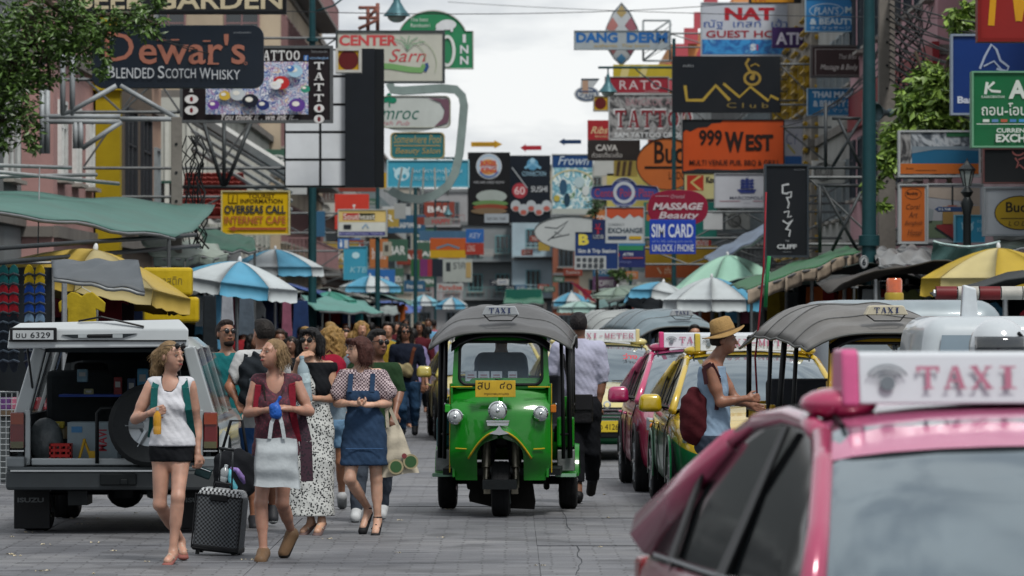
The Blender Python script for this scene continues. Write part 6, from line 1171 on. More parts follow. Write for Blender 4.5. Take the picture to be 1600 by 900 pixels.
# power poles with cables
CB = mat('#15181a', .6, 0, .2, 4)
def power_pole(label, px, s, ytop, w0, w1):
    p = P(px, ytop, s); t = thing('power_pole', label, 'power pole', (p.x, p.y, 0)); z = p.z
    b = MB(); b.v = [(x*w, y*w, zz) for zz, w in ((0, w0), (z, w1)) for x, y in ((-1, -1), (1, -1), (1, 1), (-1, 1))]; b.f = [(0, 3, 2, 1), (4, 5, 6, 7)]+[(i, (i+1) % 4, (i+1) % 4+4, i+4) for i in range(4)]; b.m = [0]*6
    obj('post', b, mat('#6b6762', .85, 0, .15, 3, bump=.3, dirt=.4), t, bevel=.01)
    h = MB()
    for k in range(9): h.tube([(0, -w0*1.02, z-.4-k*.42), (0, -w0*.7, z-.4-k*.42)], .022, 8)
    obj('bolt_holes', h, CB, t, kind='stuff'); return t, p
power_pole('square concrete power pole left of the tourist sign', 276, 106, 183, .085, .075)
power_pole('grey concrete power pole just right of the thick teal post', 1385, 86, -40, .17, .14)
t = thing('cable_bundle', 'tangled coil of black cables on the concrete pole at the left', 'cables', P(300, 290, 104)); o = P(300, 290, 104); rr = random.Random(9)
for k in range(11): obj('cable', MB().tube([Vector(((rr.uniform(-.15, .2)*math.sin(v*2.2+k)+.02*k-.08)*1.0, rr.uniform(-.1, .1), .75-1.7*v/8)) for v in range(9)], rr.uniform(.008, .016), 5), CB, t, smooth=True)
t = thing('cable_bundle', 'tangled coil of black cables hanging by the pole on the right', 'cables', P(1420, 130, 86))
for k in range(16): obj('cable', MB().tube([Vector((.35*math.sin(v*.8+k*.5)*(.5+.05*k)+rr.uniform(-.04, .04), rr.uniform(-.1, .1), -.9+.25*v+rr.uniform(-.1, .1))) for v in range(10)], rr.uniform(.01, .02), 5), CB, t, smooth=True)
def cable(a, b_, sag, r=.012, label='black overhead cable strung across the street', n=14):
    A, B_ = P(*a), P(*b_); rod([A.lerp(B_, i/n)-Vector((0, 0, sag*4*(i/n)*(1-i/n))) for i in range(n+1)], r, CB, 'overhead_cable', label, 'cable', 'overhead cables', n=5)
for k in range(15): cable((1388, -4+k*9, 86), (1620, 40+k*9, 100), .15+.09*(k % 4), .016, 'black overhead cable running right from the concrete pole')
for k in range(7): cable((1390, 20+k*14, 86), (1340-20*k, 150+k*8, 60), .2, .012, 'black overhead cable running back from the concrete pole')
cable((-20, -6, 90), (1150, 6, 55), .3, .01, 'long thin cable crossing the sky near the top edge'); cable((700, 3, 50), (1640, 30, 95), .1, .008, 'thin wire crossing the sky toward the upper right')
for k in range(4): cable((180+k*30, 40+k*10, 98), (500, 70+k*4, 66), .2, .01, 'black cable slung behind the whisky board')
for k in range(3): cable((1005, 95-10*k, 44), (1050, 70-16*k, 46), .0, .01, 'short wire by the pale lattice')
# loudspeaker
t = thing('loudspeaker', 'grey horn loudspeaker on the concrete pole', 'loudspeaker', P(1378, 176, 87)); obj('horn', MB().lathe([(.03, .22), (.06, .05), (.16, -.12), (.17, -.13), (.05, .03)], (0, 0, 0), 18, axis='y', M=Matrix.Rotation(-.9, 4, 'Z')), mat('#5f7176', .5), t, smooth=True); obj('driver', MB().ell((.16, .14, 0), (.08, .08, .08)), mat('#5f7176', .5), t, smooth=True)
# ---- trees
def m_leaf(c0, c1):
    def f(t, b, ln, co):
        g = t.nodes.new('ShaderNodeNewGeometry'); r = ramp(t, [(0, c0), (.6, c1), (1, c1)]); ln(g.outputs['Random Per Island'], r.inputs[0]); ln(r.outputs[0], b.inputs['Base Color']); b.inputs['Roughness'].default_value = .45
        b.inputs['Subsurface Weight'].default_value = 0; b.inputs['Transmission Weight'].default_value = 0
    return nodemat('leaf'+c0+c1, f)
def tree(label, base, s, blobs, n, lsize, cols, limbs, seed, droop=.5, trunk_r=.16, aspect=.38):
    """blobs: (px, py, rx, ry, depth) in photo points; limbs: polylines in photo points"""
    o = P(base, 495, s); t = thing('tree', label, 'tree', (o.x, o.y, 0)); O = Vector((o.x, o.y, 0)); rnd = random.Random(seed)
    tk_ = MB(); 
    for i, l in enumerate(limbs): tk_.tube([P(x, y, s)-O for x, y in l], [max(.012, (trunk_r if i == 0 else .05)*(1-.75*k/len(l))) for k in range(len(l))], 8)
    obj('trunk', tk_, mat('#3d362c', .9, 0, .3, 5, bump=.6, dirt=.3), t, smooth=True, kind='stuff' if 0 else 'part')
    A = sum(b[2]*b[3] for b in blobs); m = MB(); vs, fs = [], []
    for bx, by, rx, ry in blobs:
        k = int(n*rx*ry/A); c = P(bx, by, s)-O
        cl = [(rnd.gauss(0, .5), rnd.gauss(0, .5), rnd.gauss(0, .5)) for _ in range(max(3, k//16))]
        for _ in range(k):
            q = rnd.choice(cl); j = [q[i]+rnd.gauss(0, .14) for i in range(3)]; L_ = math.sqrt(sum(v*v for v in j))
            if L_ > 1.15: continue
            p = Vector((c.x+j[0]*rx/s, c.y+j[1]*max(rx, ry)/s, c.z+j[2]*ry/s))
            d = Vector((rnd.gauss(0, 1), rnd.gauss(0, 1), rnd.gauss(-droop, .5))).normalized(); w = d.cross(Vector((rnd.gauss(0, 1), rnd.gauss(0, 1), rnd.gauss(0, 1)))).normalized()
            l = lsize*rnd.uniform(.6, 1.3); h = w*l*aspect*.5; nn = d.cross(w)*l*.08; i0 = len(vs)
            vs += [p, p+d*l*.45+h+nn, p+d*l, p+d*l*.45-h+nn]; fs += [(i0, i0+1, i0+2), (i0, i0+2, i0+3)]
    me = bpy.data.meshes.new('crown'); me.from_pydata([tuple(v) for v in vs], [], fs); o_ = link_mesh('crown', me, m_leaf(*cols), t); return t
tree('dense dark leafed tree hanging over the top left corner', -70, 102, [(25, 60, 75, 80), (10, 150, 50, 60), (95, 20, 60, 50), (140, 55, 45, 45), (45, 190, 22, 45), (95, 75, 45, 50), (215, 20, 42, 30), (235, 40, 16, 24), (168, 95, 10, 24), (250, 5, 18, 14), (60, 225, 9, 22), (8, 210, 20, 30), (180, 35, 26, 18), (35, 110, 50, 45), (160, 118, 10, 14)], 9800, .12, ('#16260f', '#4c6a2a'),
     [[(-70, 760), (-65, 500), (-40, 300), (0, 150), (40, 60), (70, -10)], [(40, 60), (76, 90), (78, 140)], [(20, 90), (100, 30), (200, 20), (250, 40)], [(70, 0), (140, 50), (165, 95)], [(-20, 200), (30, 180), (55, 235)]], 5)
tree('bright leafed tree on the right beside the tangled cables', 1490, 92.5, [(1470, 150, 40, 45), (1440, 185, 40, 30), (1500, 30, 26, 18), (1515, 90, 24, 22), (1400, 210, 26, 22), (1385, 250, 20, 20), (1365, 285, 10, 14), (1455, 120, 30, 24), (1490, 195, 30, 14), (1550, 90, 34, 10), (1372, 320, 12, 7), (1395, 240, 14, 26), (1480, 245, 34, 7), (1520, 10, 16, 10), (1420, 160, 20, 26), (1590, 80, 18, 6)], 6800, .18, ('#2c4716', '#76923e'),
     [[(1490, 700), (1492, 400), (1486, 300), (1470, 200), (1480, 100), (1500, 20)], [(1475, 180), (1420, 200), (1385, 250), (1365, 300)], [(1480, 120), (1440, 110), (1430, 80)], [(1480, 150), (1540, 90), (1600, 75)]], 8, droop=.6, trunk_r=.06, aspect=.45)
tree('small planter tree behind the blue ring sign', 935, 52, [(930, 318, 14, 16), (925, 330, 10, 8)], 500, .12, ('#16260f', '#35512a'), [[(935, 520), (932, 400), (930, 320)]], 3, trunk_r=.05)
tree('small green bush tree beside the far right posts', 965, 46, [(962, 425, 16, 12), (975, 432, 12, 9)], 500, .14, ('#1b3013', '#45602c'), [[(965, 520), (964, 430)]], 4, trunk_r=.05)
# ---- goods on the left: sandals rack
rk = P(38, 572, 141); t = thing('display_rack', 'tall dark rack board covered in sandals at the left edge', 'rack', (rk.x, rk.y+.12, 0))
obj('back_board', MB().box((0, 0, 1.3), (.62, .04, 2.1)), mat('#1b2126', .8, 0, .2, 5), t); obj('rack_frame', MB().tube([(-.31, -.03, .05), (-.31, -.03, 2.4)], .018, 6).tube([(.31, -.03, .05), (.31, -.03, 2.4)], .018, 6).tube([(-.31, -.03, 2.4), (.31, -.03, 2.4)], .018, 6), STEEL(), t)
sd = {}
def sandal_mesh(c):
    if c in sd: return sd[c]
    a = MB().prism([(.042*math.cos(i*PI/8)*(1 if math.sin(i*PI/8) > 0 else .82), .105*math.sin(i*PI/8)) for i in range(16)], -.022, 0); b = MB().tube([(-.04, -.02, .0), (0, -.06, .03), (.04, -.02, .0)], .012, 5)
    me = bpy.data.meshes.new('sandal'); me.from_pydata(a.v, [], a.f); me.materials.append(mat(c, .5, 0, .15, 8)); m2 = bpy.data.meshes.new('strap'); m2.from_pydata(b.v, [], b.f); m2.materials.append(mat('#30363c' if c != '#101822' else '#3d4752', .5)); sd[c] = (me, m2); return sd[c]
colr = [(6, ['teal', 'red', 'black', 'black']), (22, ['teal', 'red', 'black', 'black']), (46, ['yellow', 'blue', 'pale blue', 'navy']), (63, ['yellow', 'blue', 'pale blue', 'navy'])]
cc = {'teal': '#155a5c', 'red': '#8a1522', 'black': '#101822', 'yellow': '#a58c12', 'blue': '#163f8c', 'pale blue': '#6c87a0', 'navy': '#141d30'}
for px, cs in colr:
    for j in range(10):
        y = 430+j*15; c = cs[0 if j < 2 else 1 if j < 5 else 2 if j < 6 else 3]; q = P(px, y, 143); me, m2 = sandal_mesh(cc[c])
        o = bpy.data.objects.new('sandal', me); COL.objects.link(o); o.location = q; o.rotation_euler = (.25, 0, 0); o.scale = (1.35, 1, 1.15); tag(o, f'{c} sandal, number {j+1} from the top in the {["outermost left", "second", "third", "rightmost"][[6, 22, 46, 63].index(px)]} column of the rack', 'sandal', 'sandals on the rack'); inst('strap', m2, o)
# garments
def garment(label, px, py, w, s, c, kind='shirt', h=None, dy=0, group='clothes hanging in the stalls'):
    k = w/s; h = (h/s if h else k*1.05); e = .5*k
    if kind == 'shirt': ol = [(-e*.62, -h), (e*.62, -h), (e*.6, -h*.35), (e*.95, -h*.42), (e, -h*.22), (e*.45, 0), (e*.2, -.02*h), (0, -.09*h), (-e*.2, -.02*h), (-e*.45, 0), (-e, -h*.22), (-e*.95, -h*.42), (-e*.6, -h*.35)]
    else: ol = [(-e*.7, -h), (-e*.2, -h*.96), (e*.3, -h*1.02), (e*.75, -h), (e*.6, -h*.5), (e*.55, 0), (-e*.55, 0), (-e*.6, -h*.5)]
    p = P(px, py, s); o = obj('garment', MB().prism(ol, -.025, .025), mat(c, .85, 0, .22, 5, bump=.5, bsc=7), None, bevel=.012); o.location = (p.x, p.y+dy, p.z); tag(o, label, 'garment', group)
    obj('hanger', MB().tube([(-e*.4, 0, -.01), (0, 0, .05), (e*.4, 0, -.01)], .006, 4).tube([(0, 0, .05), (0, 0, .12)], .006, 4), CHROME(), o)
for a in [('mustard yellow shirt hanging above the raised tailgate', 128, 456, 74, 142, '#93801a'), ('dark red shirt hanging right of the mustard one', 172, 450, 60, 138, '#5a1620'), ('crimson shirt edge left of the mustard one', 88, 448, 46, 134, '#4a141c'), ('near black shirt hanging at the back of the clothes stall', 105, 430, 56, 130, '#15171c'), ('black shirt between the red ones', 196, 455, 44, 136, '#22181e'), ('wine red long shirt by the yellow packs', 208, 440, 36, 134, '#571520'), ('black shirt on the left of the hooded parasol', 185, 422, 60, 131, '#1b1b20')]: garment(*a)
for a in [('white and black patterned cloth hanging behind the bearded man', 355, 460, 30, 108, '#8a8e96', 'cloth', 48), ('dark cloth hanging beside the patterned one', 328, 462, 34, 106, '#1d2328', 'cloth', 90), ('grey hooded cloth near the blue parasol', 385, 465, 40, 100, '#4a5560', 'cloth', 60), ('blue red and white strip cloth left of the dark haired head', 448, 465, 24, 90, '#7b4a5c', 'cloth', 60), ('deep blue cloth under the printed valance', 470, 470, 40, 84, '#1d3157', 'cloth', 60)]: garment(*a[:6], a[6], a[7])
# yellow packs hung beside the parasol
for lb, x, y, w, h, c in [('upper yellow pack sheet with grey lettering under the parasol', 262, 418, 78, 44, '#a89018'), ('lower yellow pack sheet behind the wagon roof', 268, 464, 86, 40, '#a58c10')]:
    q = P(x, y+h/2, 132); t = thing('hanging_pack', lb, 'pack', q); obj('pack_body', MB().box((0, 0, 0), (w/132, .24, h/132)), mat(c, .4, 0, .15, 3, bump=.3), t, bevel=.04, bseg=3); m_ = MB(); letters(m_, 'พลาสติก', -w/132*.3, -.04, w/132*.3, .06, -.123); obj('lettering', m_, mat('#6a5f2a', .6), t, kind='stuff')
# stall rows on both sides
rs = random.Random(21)
pal = [('red', '#7a1f28'), ('navy', '#1c2742'), ('grey', '#6d7377'), ('white', '#9aa0a2'), ('black', '#15181c'), ('teal', '#23646a'), ('mustard', '#8f7a22'), ('purple', '#4c2f5c'), ('pink', '#94566a'), ('olive', '#4c5230'), ('sky blue', '#4f86a6'), ('orange', '#a0562a')]
def stall(side, d, L_, zr, roofc, lab, k, x=None):
    x = x or 6.9; t = thing('market_stall', lab, 'market stall', (side*x, d, 0), 0, 'stalls along the street')
    p = MB()
    for a in (-.75, .75):
        for y in (0, L_): p.tube([(a, y, -.0), (a, y, zr)], .03, 6)
    obj('post', p, STEEL(), t, kind='stuff'); obj('back_panel', MB().box((side*.78, L_/2, zr/2), (.04, L_, zr)), mat('#1a1e21', .9, 0, .2, 2), t); obj('end_panel', MB().box((side*.1, L_, zr/2), (1.3, .04, zr*.96)), mat('#1f2427', .9, 0, .3, 2), t)
    obj('table', MB().box((0, L_/2, .75), (1.3, L_*.95, .06)), mat('#4d4033', .8, 0, .2, 3), t); obj('table_cloth', MB().box((0, L_/2, .36), (1.24, L_*.93, .70)), mat(rs.choice(['#2b3a4c', '#43484a', '#5b2c30', '#2c473c']), .9, 0, .2, 2), t)
    if k: obj('roof_sheet', MB().grid(lambda u, v: ((u-.5)*2.3, -.2+(L_+.4)*v, zr+.25-.28*abs(u*2-1)**1.5-.1*math.sin(v*PI)+.03*math.sin(u*13+v*8)), 12, 8, thick=.02), mat(roofc, .7, 0, .15, 1.5, bump=.3, dirt=.35), t, smooth=True)
    for i in range(8 if k else 0):
        nm, c = rs.choice(pal); w = rs.uniform(.34, .6); yy = rs.uniform(.05, L_*.6); xx = -.7+i*.23; h = rs.uniform(.5, 1.0)
        s = F/(d+yy); px = 800+(side*x+xx)*s; py = HZ-(zr-.12-CAMH)*s; garment(f'{nm} garment hung at the {lab.split(" behind")[0]}', px, py, w*s, s, c, rs.choice(['shirt', 'cloth']), h*s)
    for i in range(5):
        nm, c = rs.choice(pal); b = MB().box((0, 0, .07), (rs.uniform(.18, .3), .26, .14)); o = obj('folded_goods', b, mat(c, .8, 0, .3, 8, bump=.3), None, bevel=.02); o.location = (side*x-.5+i*.25, d+.2+rs.uniform(0, .3), .78); tag(o, f'{nm} folded goods on the {lab.split(" behind")[0].split(" under")[0].split(" with")[0]}', 'goods', 'folded goods on the stalls')
for k, (sd_, d, L_, zr, rc, lab, x) in enumerate([
    (-1, 52, 4, 2.35, '#33564c', 'clothes stall nearest on the left behind the wagon', 5.6), (-1, 60, 5, 2.2, '#5d6466', 'second clothes stall on the left', 5.8), (-1, 70, 6, 2.3, '#6d726c', 'third stall on the left with a grey roof', 6), (-1, 82, 7, 2.3, '#3c6a62', 'fourth stall on the left under a teal roof', 6), (-1, 96, 8, 2.3, '#767b7b', 'fifth stall on the left', 5.9), (-1, 115, 10, 2.4, '#2f4a86', 'sixth stall on the left under a blue roof', 5.8), (-1, 140, 12, 2.4, '#7a7d79', 'far stall on the left', 5.5), (-1, 170, 20, 2.4, '#5a7d78', 'farthest stall on the left', 5),
    (1, 54, 5, 2.1, '#2b2f30', 'dark clothes stall behind the beacon on the right', 6.3), (1, 64, 6, 2.3, '#3a3733', 'second stall on the right under the green awning', 5.6), (1, 76, 7, 2.4, '#2f3a38', 'third stall on the right', 5.5), (1, 90, 8, 2.4, '#70857c', 'fourth stall on the right under the mint parasol', 5), (1, 106, 10, 2.3, '#5f6c70', 'fifth stall on the right', 4.9), (1, 125, 12, 2.4, '#55685f', 'sixth stall on the right', 4.7), (1, 150, 14, 2.4, '#7c8584', 'far stall on the right', 4.6), (1, 180, 20, 2.4, '#43605c', 'farthest stall on the right', 4.6)]):
    stall(sd_, d, L_, zr, rc, lab, k, x)
# wire mesh fence panel at the left edge
t = thing('mesh_panel', 'white wire mesh panel at the left edge by the wagon', 'mesh panel', P(2, 690, 150)); m_ = MB()
for i in range(8): m_.tube([(-.25+i*.06, 0, -.45), (-.25+i*.06, 0, .52)], .004, 4)
for j in range(17): m_.tube([(-.25, 0, -.45+j*.06), (.17, 0, -.45+j*.06)], .004, 4)
obj('wires', m_, mat('#8f9497', .5, .3), t, kind='stuff'); obj('mesh_rim', MB().tube([(-.25, 0, .52), (.17, 0, .52), (.17, 0, -1.1)], .012, 6), STEEL(), t)
# silver van roof with amber beacon, white pickup with padded bar
t = thing('van', 'silver roofed van behind the grey canopy with rounded corners', 'van', (4.12, 49.6, 0), 0)
v = MB().box((0, 2.2, 1.1), (1.95, 4.4, 1.75)); obj('body', v, mat('#7f8a90', .4, .1, .14, 1.2, coat=.2, dirt=.35), t, smooth=True, bevel=.28, bseg=6)
obj('windscreen', MB().grid(lambda u, v_: ((u-.5)*1.5*(1-.1*v_), -.015+.12*v_*v_, 1.18+.5*v_), 8, 4, thick=.01), mat('#2a343a', .05, .3, .1, 2, coat=1), t, smooth=True); obj('bumper', MB().box((0, -.03, .42), (1.8, .16, .22)), mat('#4b5154', .5), t, bevel=.04)
for s_ in (-1, 1): wheel(t, s_*.86, .8, .33, .2); wheel(t, s_*.86, 3.5, .33, .2); obj('headlight', MB().ell((s_*.68, .0, .8), (.15, .05, .1)), mat('#a8b0b4', .1, .3), t, smooth=True)
be = MB().lathe([(.0, .17), (.07, .17), (.085, .15), (.085, .02)], n=18); o = P(1410, 450, 152); b_ = thing('beacon', 'amber warning beacon on the silver roof', 'beacon', (o.x, 50.4, 1.975+.06)); obj('beacon_glass', be, mat('#a8470a', .1, 0, .2, 12, coat=1), b_, smooth=True, auto=40)
obj('beacon_base', MB().lathe([(.09, .02), (.1, .0), (.1, -.06), (.0, -.06)], n=18), mat('#8f7a2a', .4), b_, smooth=True, auto=40); obj('beacon_bracket', MB().tube([(-.1, .02, -.04), (-.16, .02, -.04), (-.16, .02, .14), (-.09, .02, .14)], .008, 5), DARKM(), b_)
o = P(1530, 500, 205); t = thing('pickup_truck', 'white pickup cab with a padded red and white bar behind the pink taxi', 'pickup', (o.x+.35, o.y, 0), .05)
obj('cab', MB().box((0, .9, 1.33), (1.7, 1.7, .95), taper=.86), mat('#a3abb0', .3, 0, .06, 2, coat=.6), t, smooth=True, bevel=.16, bseg=5); obj('body', MB().box((0, 1.0, .7), (1.78, 4.6, .62)), mat('#a3abb0', .3, 0, .06, 2, coat=.6), t, bevel=.08, bseg=4)
obj('windscreen', MB().add([(-.7, .02, 1.15), (.7, .02, 1.15), (.62, .13, 1.66), (-.62, .13, 1.66)], [(0, 1, 2, 3)]), mat('#6a7a84', .05, .3, .1, 2, coat=1), t)
obj('side_board', MB().prism([(-.42, 1.72), (-.28, 1.72), (-.30, 2.02), (-.40, 2.05)], .5, .6), mat('#b0b7bc', .3, coat=.5), t, bevel=.015); obj('side_board', MB().prism([(.05, 1.70), (.75, 1.66), (.75, 1.86), (.14, 2.03), (.09, 2.0)], .2, .32), mat('#8e979e', .35, coat=.4), t, bevel=.02)
for i in range(7): obj('bar_pad', MB().tube([(-.58+i*.17, .75, 1.985), (-.42+i*.17, .75, 1.985)], .055, 10), mat('#5c1a1e' if i in (0, 2) else '#9b9a94', .5, 0, .2, 6), t, smooth=True, auto=40)
obj('bar', MB().tube([(-.6, .75, 1.985), (.8, .75, 1.985)], .03, 6).tube([(.7, .75, 1.985), (.7, .75, 1.7)], .03, 6), STEEL(), t); m_ = MB(); m_.tube([(-.42, .05, 1.45), (-.34, .06, 1.62)], .012, 5); obj('stripe_decal', m_, mat('#2b5f94', .4), t)
for s_ in (-1, 1): wheel(t, s_*.8, -.6, .34, .2); wheel(t, s_*.8, 2.4, .34, .2)
# ribbons by the hat wearer and red banner over the far crowd
for lb, pts, r, c in [('long red ribbon hanging beside the straw hat', [(1197, 300, 176), (1193, 420, 176), (1186, 500, 176), (1180, 560, 176), (1184, 640, 176)], .009, '#6c1420'), ('short green ribbon beside the red one', [(1202, 400, 177), (1198, 440, 177), (1196, 480, 177)], .017, '#1a6a3c'), ('thin red flag pole over the far heads', [(988, 450, 66), (990, 520, 66)], .015, '#8a3f38')]:
    rod([P(*q) for q in pts], r, mat(c, .7, 0, .2, 9), 'ribbon', lb, 'ribbon')
for lb, a, c in [('red and blue pennant leaning over the far crowd', [(890, 440, 48), (905, 445, 48), (935, 474, 48), (925, 470, 48)], '#7a2338'), ('second dark red pennant over the far crowd', [(905, 448, 47), (925, 455, 47), (915, 470, 47)], '#8c3034')]:
    Q = [P(*q) for q in a]; o = obj('pennant', MB().prism([(q.x-Q[0].x, q.z-Q[0].z) for q in Q], -.01, .01), mat(c, .7, 0, .2, 3), None); o.location = Q[0]; tag(o, lb, 'flag')
# ------------------------------------------------------------ people: bodies and clothes from smooth distance fields, one continuous surface each
def nets(D, lo, h):
    S = D < 0; nx, ny, nz = D.shape
    c = np.zeros((nx-1, ny-1, nz-1), np.int8)
    for a in (0, 1):
        for b in (0, 1):
            for d in (0, 1): c += S[a:nx-1+a, b:ny-1+b, d:nz-1+d]
    I = np.argwhere((c > 0) & (c < 8)); idx = -np.ones(c.shape, np.int32); idx[tuple(I.T)] = np.arange(len(I))
    acc = np.zeros((len(I), 3)); cnt = np.zeros(len(I)); cor = [(a, b, d) for a in (0, 1) for b in (0, 1) for d in (0, 1)]
    val = {q: D[I[:, 0]+q[0], I[:, 1]+q[1], I[:, 2]+q[2]] for q in cor}
    for p in cor:
        for ax in range(3):
            if p[ax] == 0:
                q = list(p); q[ax] = 1; q = tuple(q); u, v = val[p], val[q]; m = (u < 0) != (v < 0)
                t = np.where(m, u/np.where(m, u-v, 1), 0); w = np.tile(np.array(p, float), (len(I), 1)); w[:, ax] = t
                acc[m] += w[m]; cnt[m] += 1
    V = (I+acc/cnt[:, None])*h+lo; Fs = []
    for ax in range(3):
        o1, o2 = [(1, 2), (2, 0), (0, 1)][ax]; sl = [slice(1, -1)]*3; sl[ax] = slice(0, -1); s2 = list(sl); s2[ax] = slice(1, None)
        A, B_ = S[tuple(sl)], S[tuple(s2)]; E = np.argwhere(A != B_); 
        if not len(E): continue
        fl = A[tuple(E.T)]; E = E+1; E[:, ax] -= 1
        def cell(d1, d2): e = E.copy(); e[:, o1] -= d1; e[:, o2] -= d2; return idx[tuple(e.T)]
        q = np.stack([cell(1, 1), cell(0, 1), cell(0, 0), cell(1, 0)], 1); q[~fl] = q[~fl][:, ::-1]; Fs.append(q)
    return V, np.concatenate(Fs)
def bake(prims, h, zclip=None, disp=None, off=0., name='body'):
    """prims: (kind, a, b, r1, r2, k, sq, R); sq scales the section, R a 3x3 head frame; kinds 'u' join, 's' cut; 'e' ellipsoid join, 'x' ellipsoid cut"""
    pts = []
    for p in prims:
        if p[0] in 'ue':
            m = max(max(p[3], p[4]) if p[0] == 'u' else max(p[3]), .01)+off+.01
            pts += [np.array(p[1])-m, np.array(p[1])+m]
            if p[0] == 'u': pts += [np.array(p[2])-m, np.array(p[2])+m]
    lo = np.min(pts, 0)-3*h; hi = np.max(pts, 0)+3*h; n = np.ceil((hi-lo)/h).astype(int)+1
    ax = [lo[i]+np.arange(n[i])*h for i in range(3)]; D = np.full(n, .25, np.float32)
    for kind, a, b, r1, r2, k, sq, R in prims:
        a = np.array(a, float); b = np.array(b, float) if b is not None else a
        rm = (max(r1, r2) if kind in 'us' else max(r1))*(1 if sq is None else max(1, max(sq)))+off+k+.03+2*h
        l, g = np.minimum(a, b)-rm, np.maximum(a, b)+rm
        i0 = np.clip(np.floor((l-lo)/h).astype(int), 0, n-1); i1 = np.clip(np.ceil((g-lo)/h).astype(int)+1, 1, n)
        if (i1 <= i0).any(): continue
        X = ax[0][i0[0]:i1[0], None, None]-a[0]; Y = ax[1][None, i0[1]:i1[1], None]-a[1]; Z = ax[2][None, None, i0[2]:i1[2]]-a[2]
        if R is not None: X, Y, Z = (R[0][i]*X+R[1][i]*Y+R[2][i]*Z for i in range(3)) if kind in 'ex' else (X, Y, Z)
        if kind in 'us':
            d = b-a
            if sq is not None: X, Y, Z = X/sq[0], Y/sq[1], Z/sq[2]; d = d/np.array(sq)
            L2 = max(float(d @ d), 1e-9); t = np.clip((X*d[0]+Y*d[1]+Z*d[2])/L2, 0, 1)
            f = np.sqrt((X-t*d[0])**2+(Y-t*d[1])**2+(Z-t*d[2])**2)-(r1+(r2-r1)*t)
            if sq is not None: f = f*min(1, min(sq))**.5
            if kind == 'u': f = f-off
        else:
            r = np.array(r1, float)+(off if kind == 'e' else 0); q = np.sqrt((X/r[0])**2+(Y/r[1])**2+(Z/r[2])**2); f = (q-1)*min(r)*.9
        sub = D[i0[0]:i1[0], i0[1]:i1[1], i0[2]:i1[2]]
        if kind in 'sx': f = -f; hh = np.clip(.5-.5*(f-sub)/-k*-1, 0, 1) if 0 else np.clip(.5+.5*(f-sub)/k, 0, 1); sub[...] = sub*(1-hh)+f*hh+k*hh*(1-hh)
        else: hh = np.clip(.5+.5*(f-sub)/k, 0, 1); sub[...] = f*(1-hh)+sub*hh-k*hh*(1-hh)
    if disp: D += disp(ax[0][:, None, None], ax[1][None, :, None], ax[2][None, None, :]).astype(np.float32)
    if zclip: Z = ax[2][None, None, :]; D = np.maximum(D, np.maximum(Z-zclip[1], zclip[0]-Z)+0*D)
    D[0] = D[-1] = .1; D[:, 0] = D[:, -1] = .1; D[:, :, 0] = D[:, :, -1] = .1
    V, Q = nets(D, lo, h); me = bpy.data.meshes.new(name); me.from_pydata(V.tolist(), [], Q.tolist()); return me
U = lambda a, b, r1, r2, k=.02, sq=None: ('u', tuple(a), tuple(b), r1, r2, k, sq, None)
E_ = lambda c, r, k=.02, R=None: ('e', tuple(c), None, r, 0, k, None, R)
X_ = lambda c, r, k=.01, R=None: ('x', tuple(c), None, r, 0, k, None, R)
def hframe(yaw, pitch=0, roll=0): M = Matrix.Rotation(yaw, 3, 'Z') @ Matrix.Rotation(pitch, 3, 'X') @ Matrix.Rotation(roll, 3, 'Y'); return [[M[i][j] for j in range(3)] for i in range(3)], M
def shirtmat(kind, c, c2='#101216'):
    def f(t, b, ln, co):
        if kind == 'gingham':
            n = texnode(t, ln, co, 'ShaderNodeTexChecker', 70, mapping=(1, .7, 1)); n.inputs['Color1'].default_value = (*lin(c), 1); n.inputs['Color2'].default_value = (*lin(c2), 1); ln(n.outputs[0], b.inputs['Base Color'])
        elif kind == 'floral':
            n = texnode(t, ln, co, 'ShaderNodeTexVoronoi', 54); w = texnode(t, ln, co, 'ShaderNodeTexNoise', 60); a = t.nodes.new('ShaderNodeMath'); a.operation = 'MULTIPLY_ADD'; a.inputs[1].default_value = .5; ln(w.outputs[0], a.inputs[0]); ln(n.outputs['Distance'], a.inputs[2])
            r = ramp(t, [(.0, c2), (.62, c2), (.67, c), (1, c)]); ln(a.outputs[0], r.inputs[0]); ln(r.outputs[0], b.inputs['Base Color'])
        elif kind == 'hound':
            n = texnode(t, ln, co, 'ShaderNodeTexChecker', 62); n.inputs['Color1'].default_value = (*lin(c), 1); n.inputs['Color2'].default_value = (*lin(c2), 1); ln(n.outputs[0], b.inputs['Base Color'])
        b.inputs['Roughness'].default_value = .85
    return nodemat(kind+c+c2, f)
fab = lambda c, v=.14: mat(c, .9, 0, v, 5, bump=.35, bsc=22, spec=.15)
def skinm(c):
    def f(t, b, ln, co):
        n = texnode(t, ln, co, 'ShaderNodeTexNoise', 9, Detail=4); l = lin(c); r = ramp(t, [(.3, tuple(x*.72 for x in l)), (.7, tuple(min(1, x*1.2) for x in l))]); ln(n.outputs[0], r.inputs[0]); ln(r.outputs[0], b.inputs['Base Color'])
        b.inputs['Roughness'].default_value = .48; b.inputs['Subsurface Weight'].default_value = .12; b.inputs['Subsurface Scale'].default_value = .01
    return nodemat('skin'+c, f)
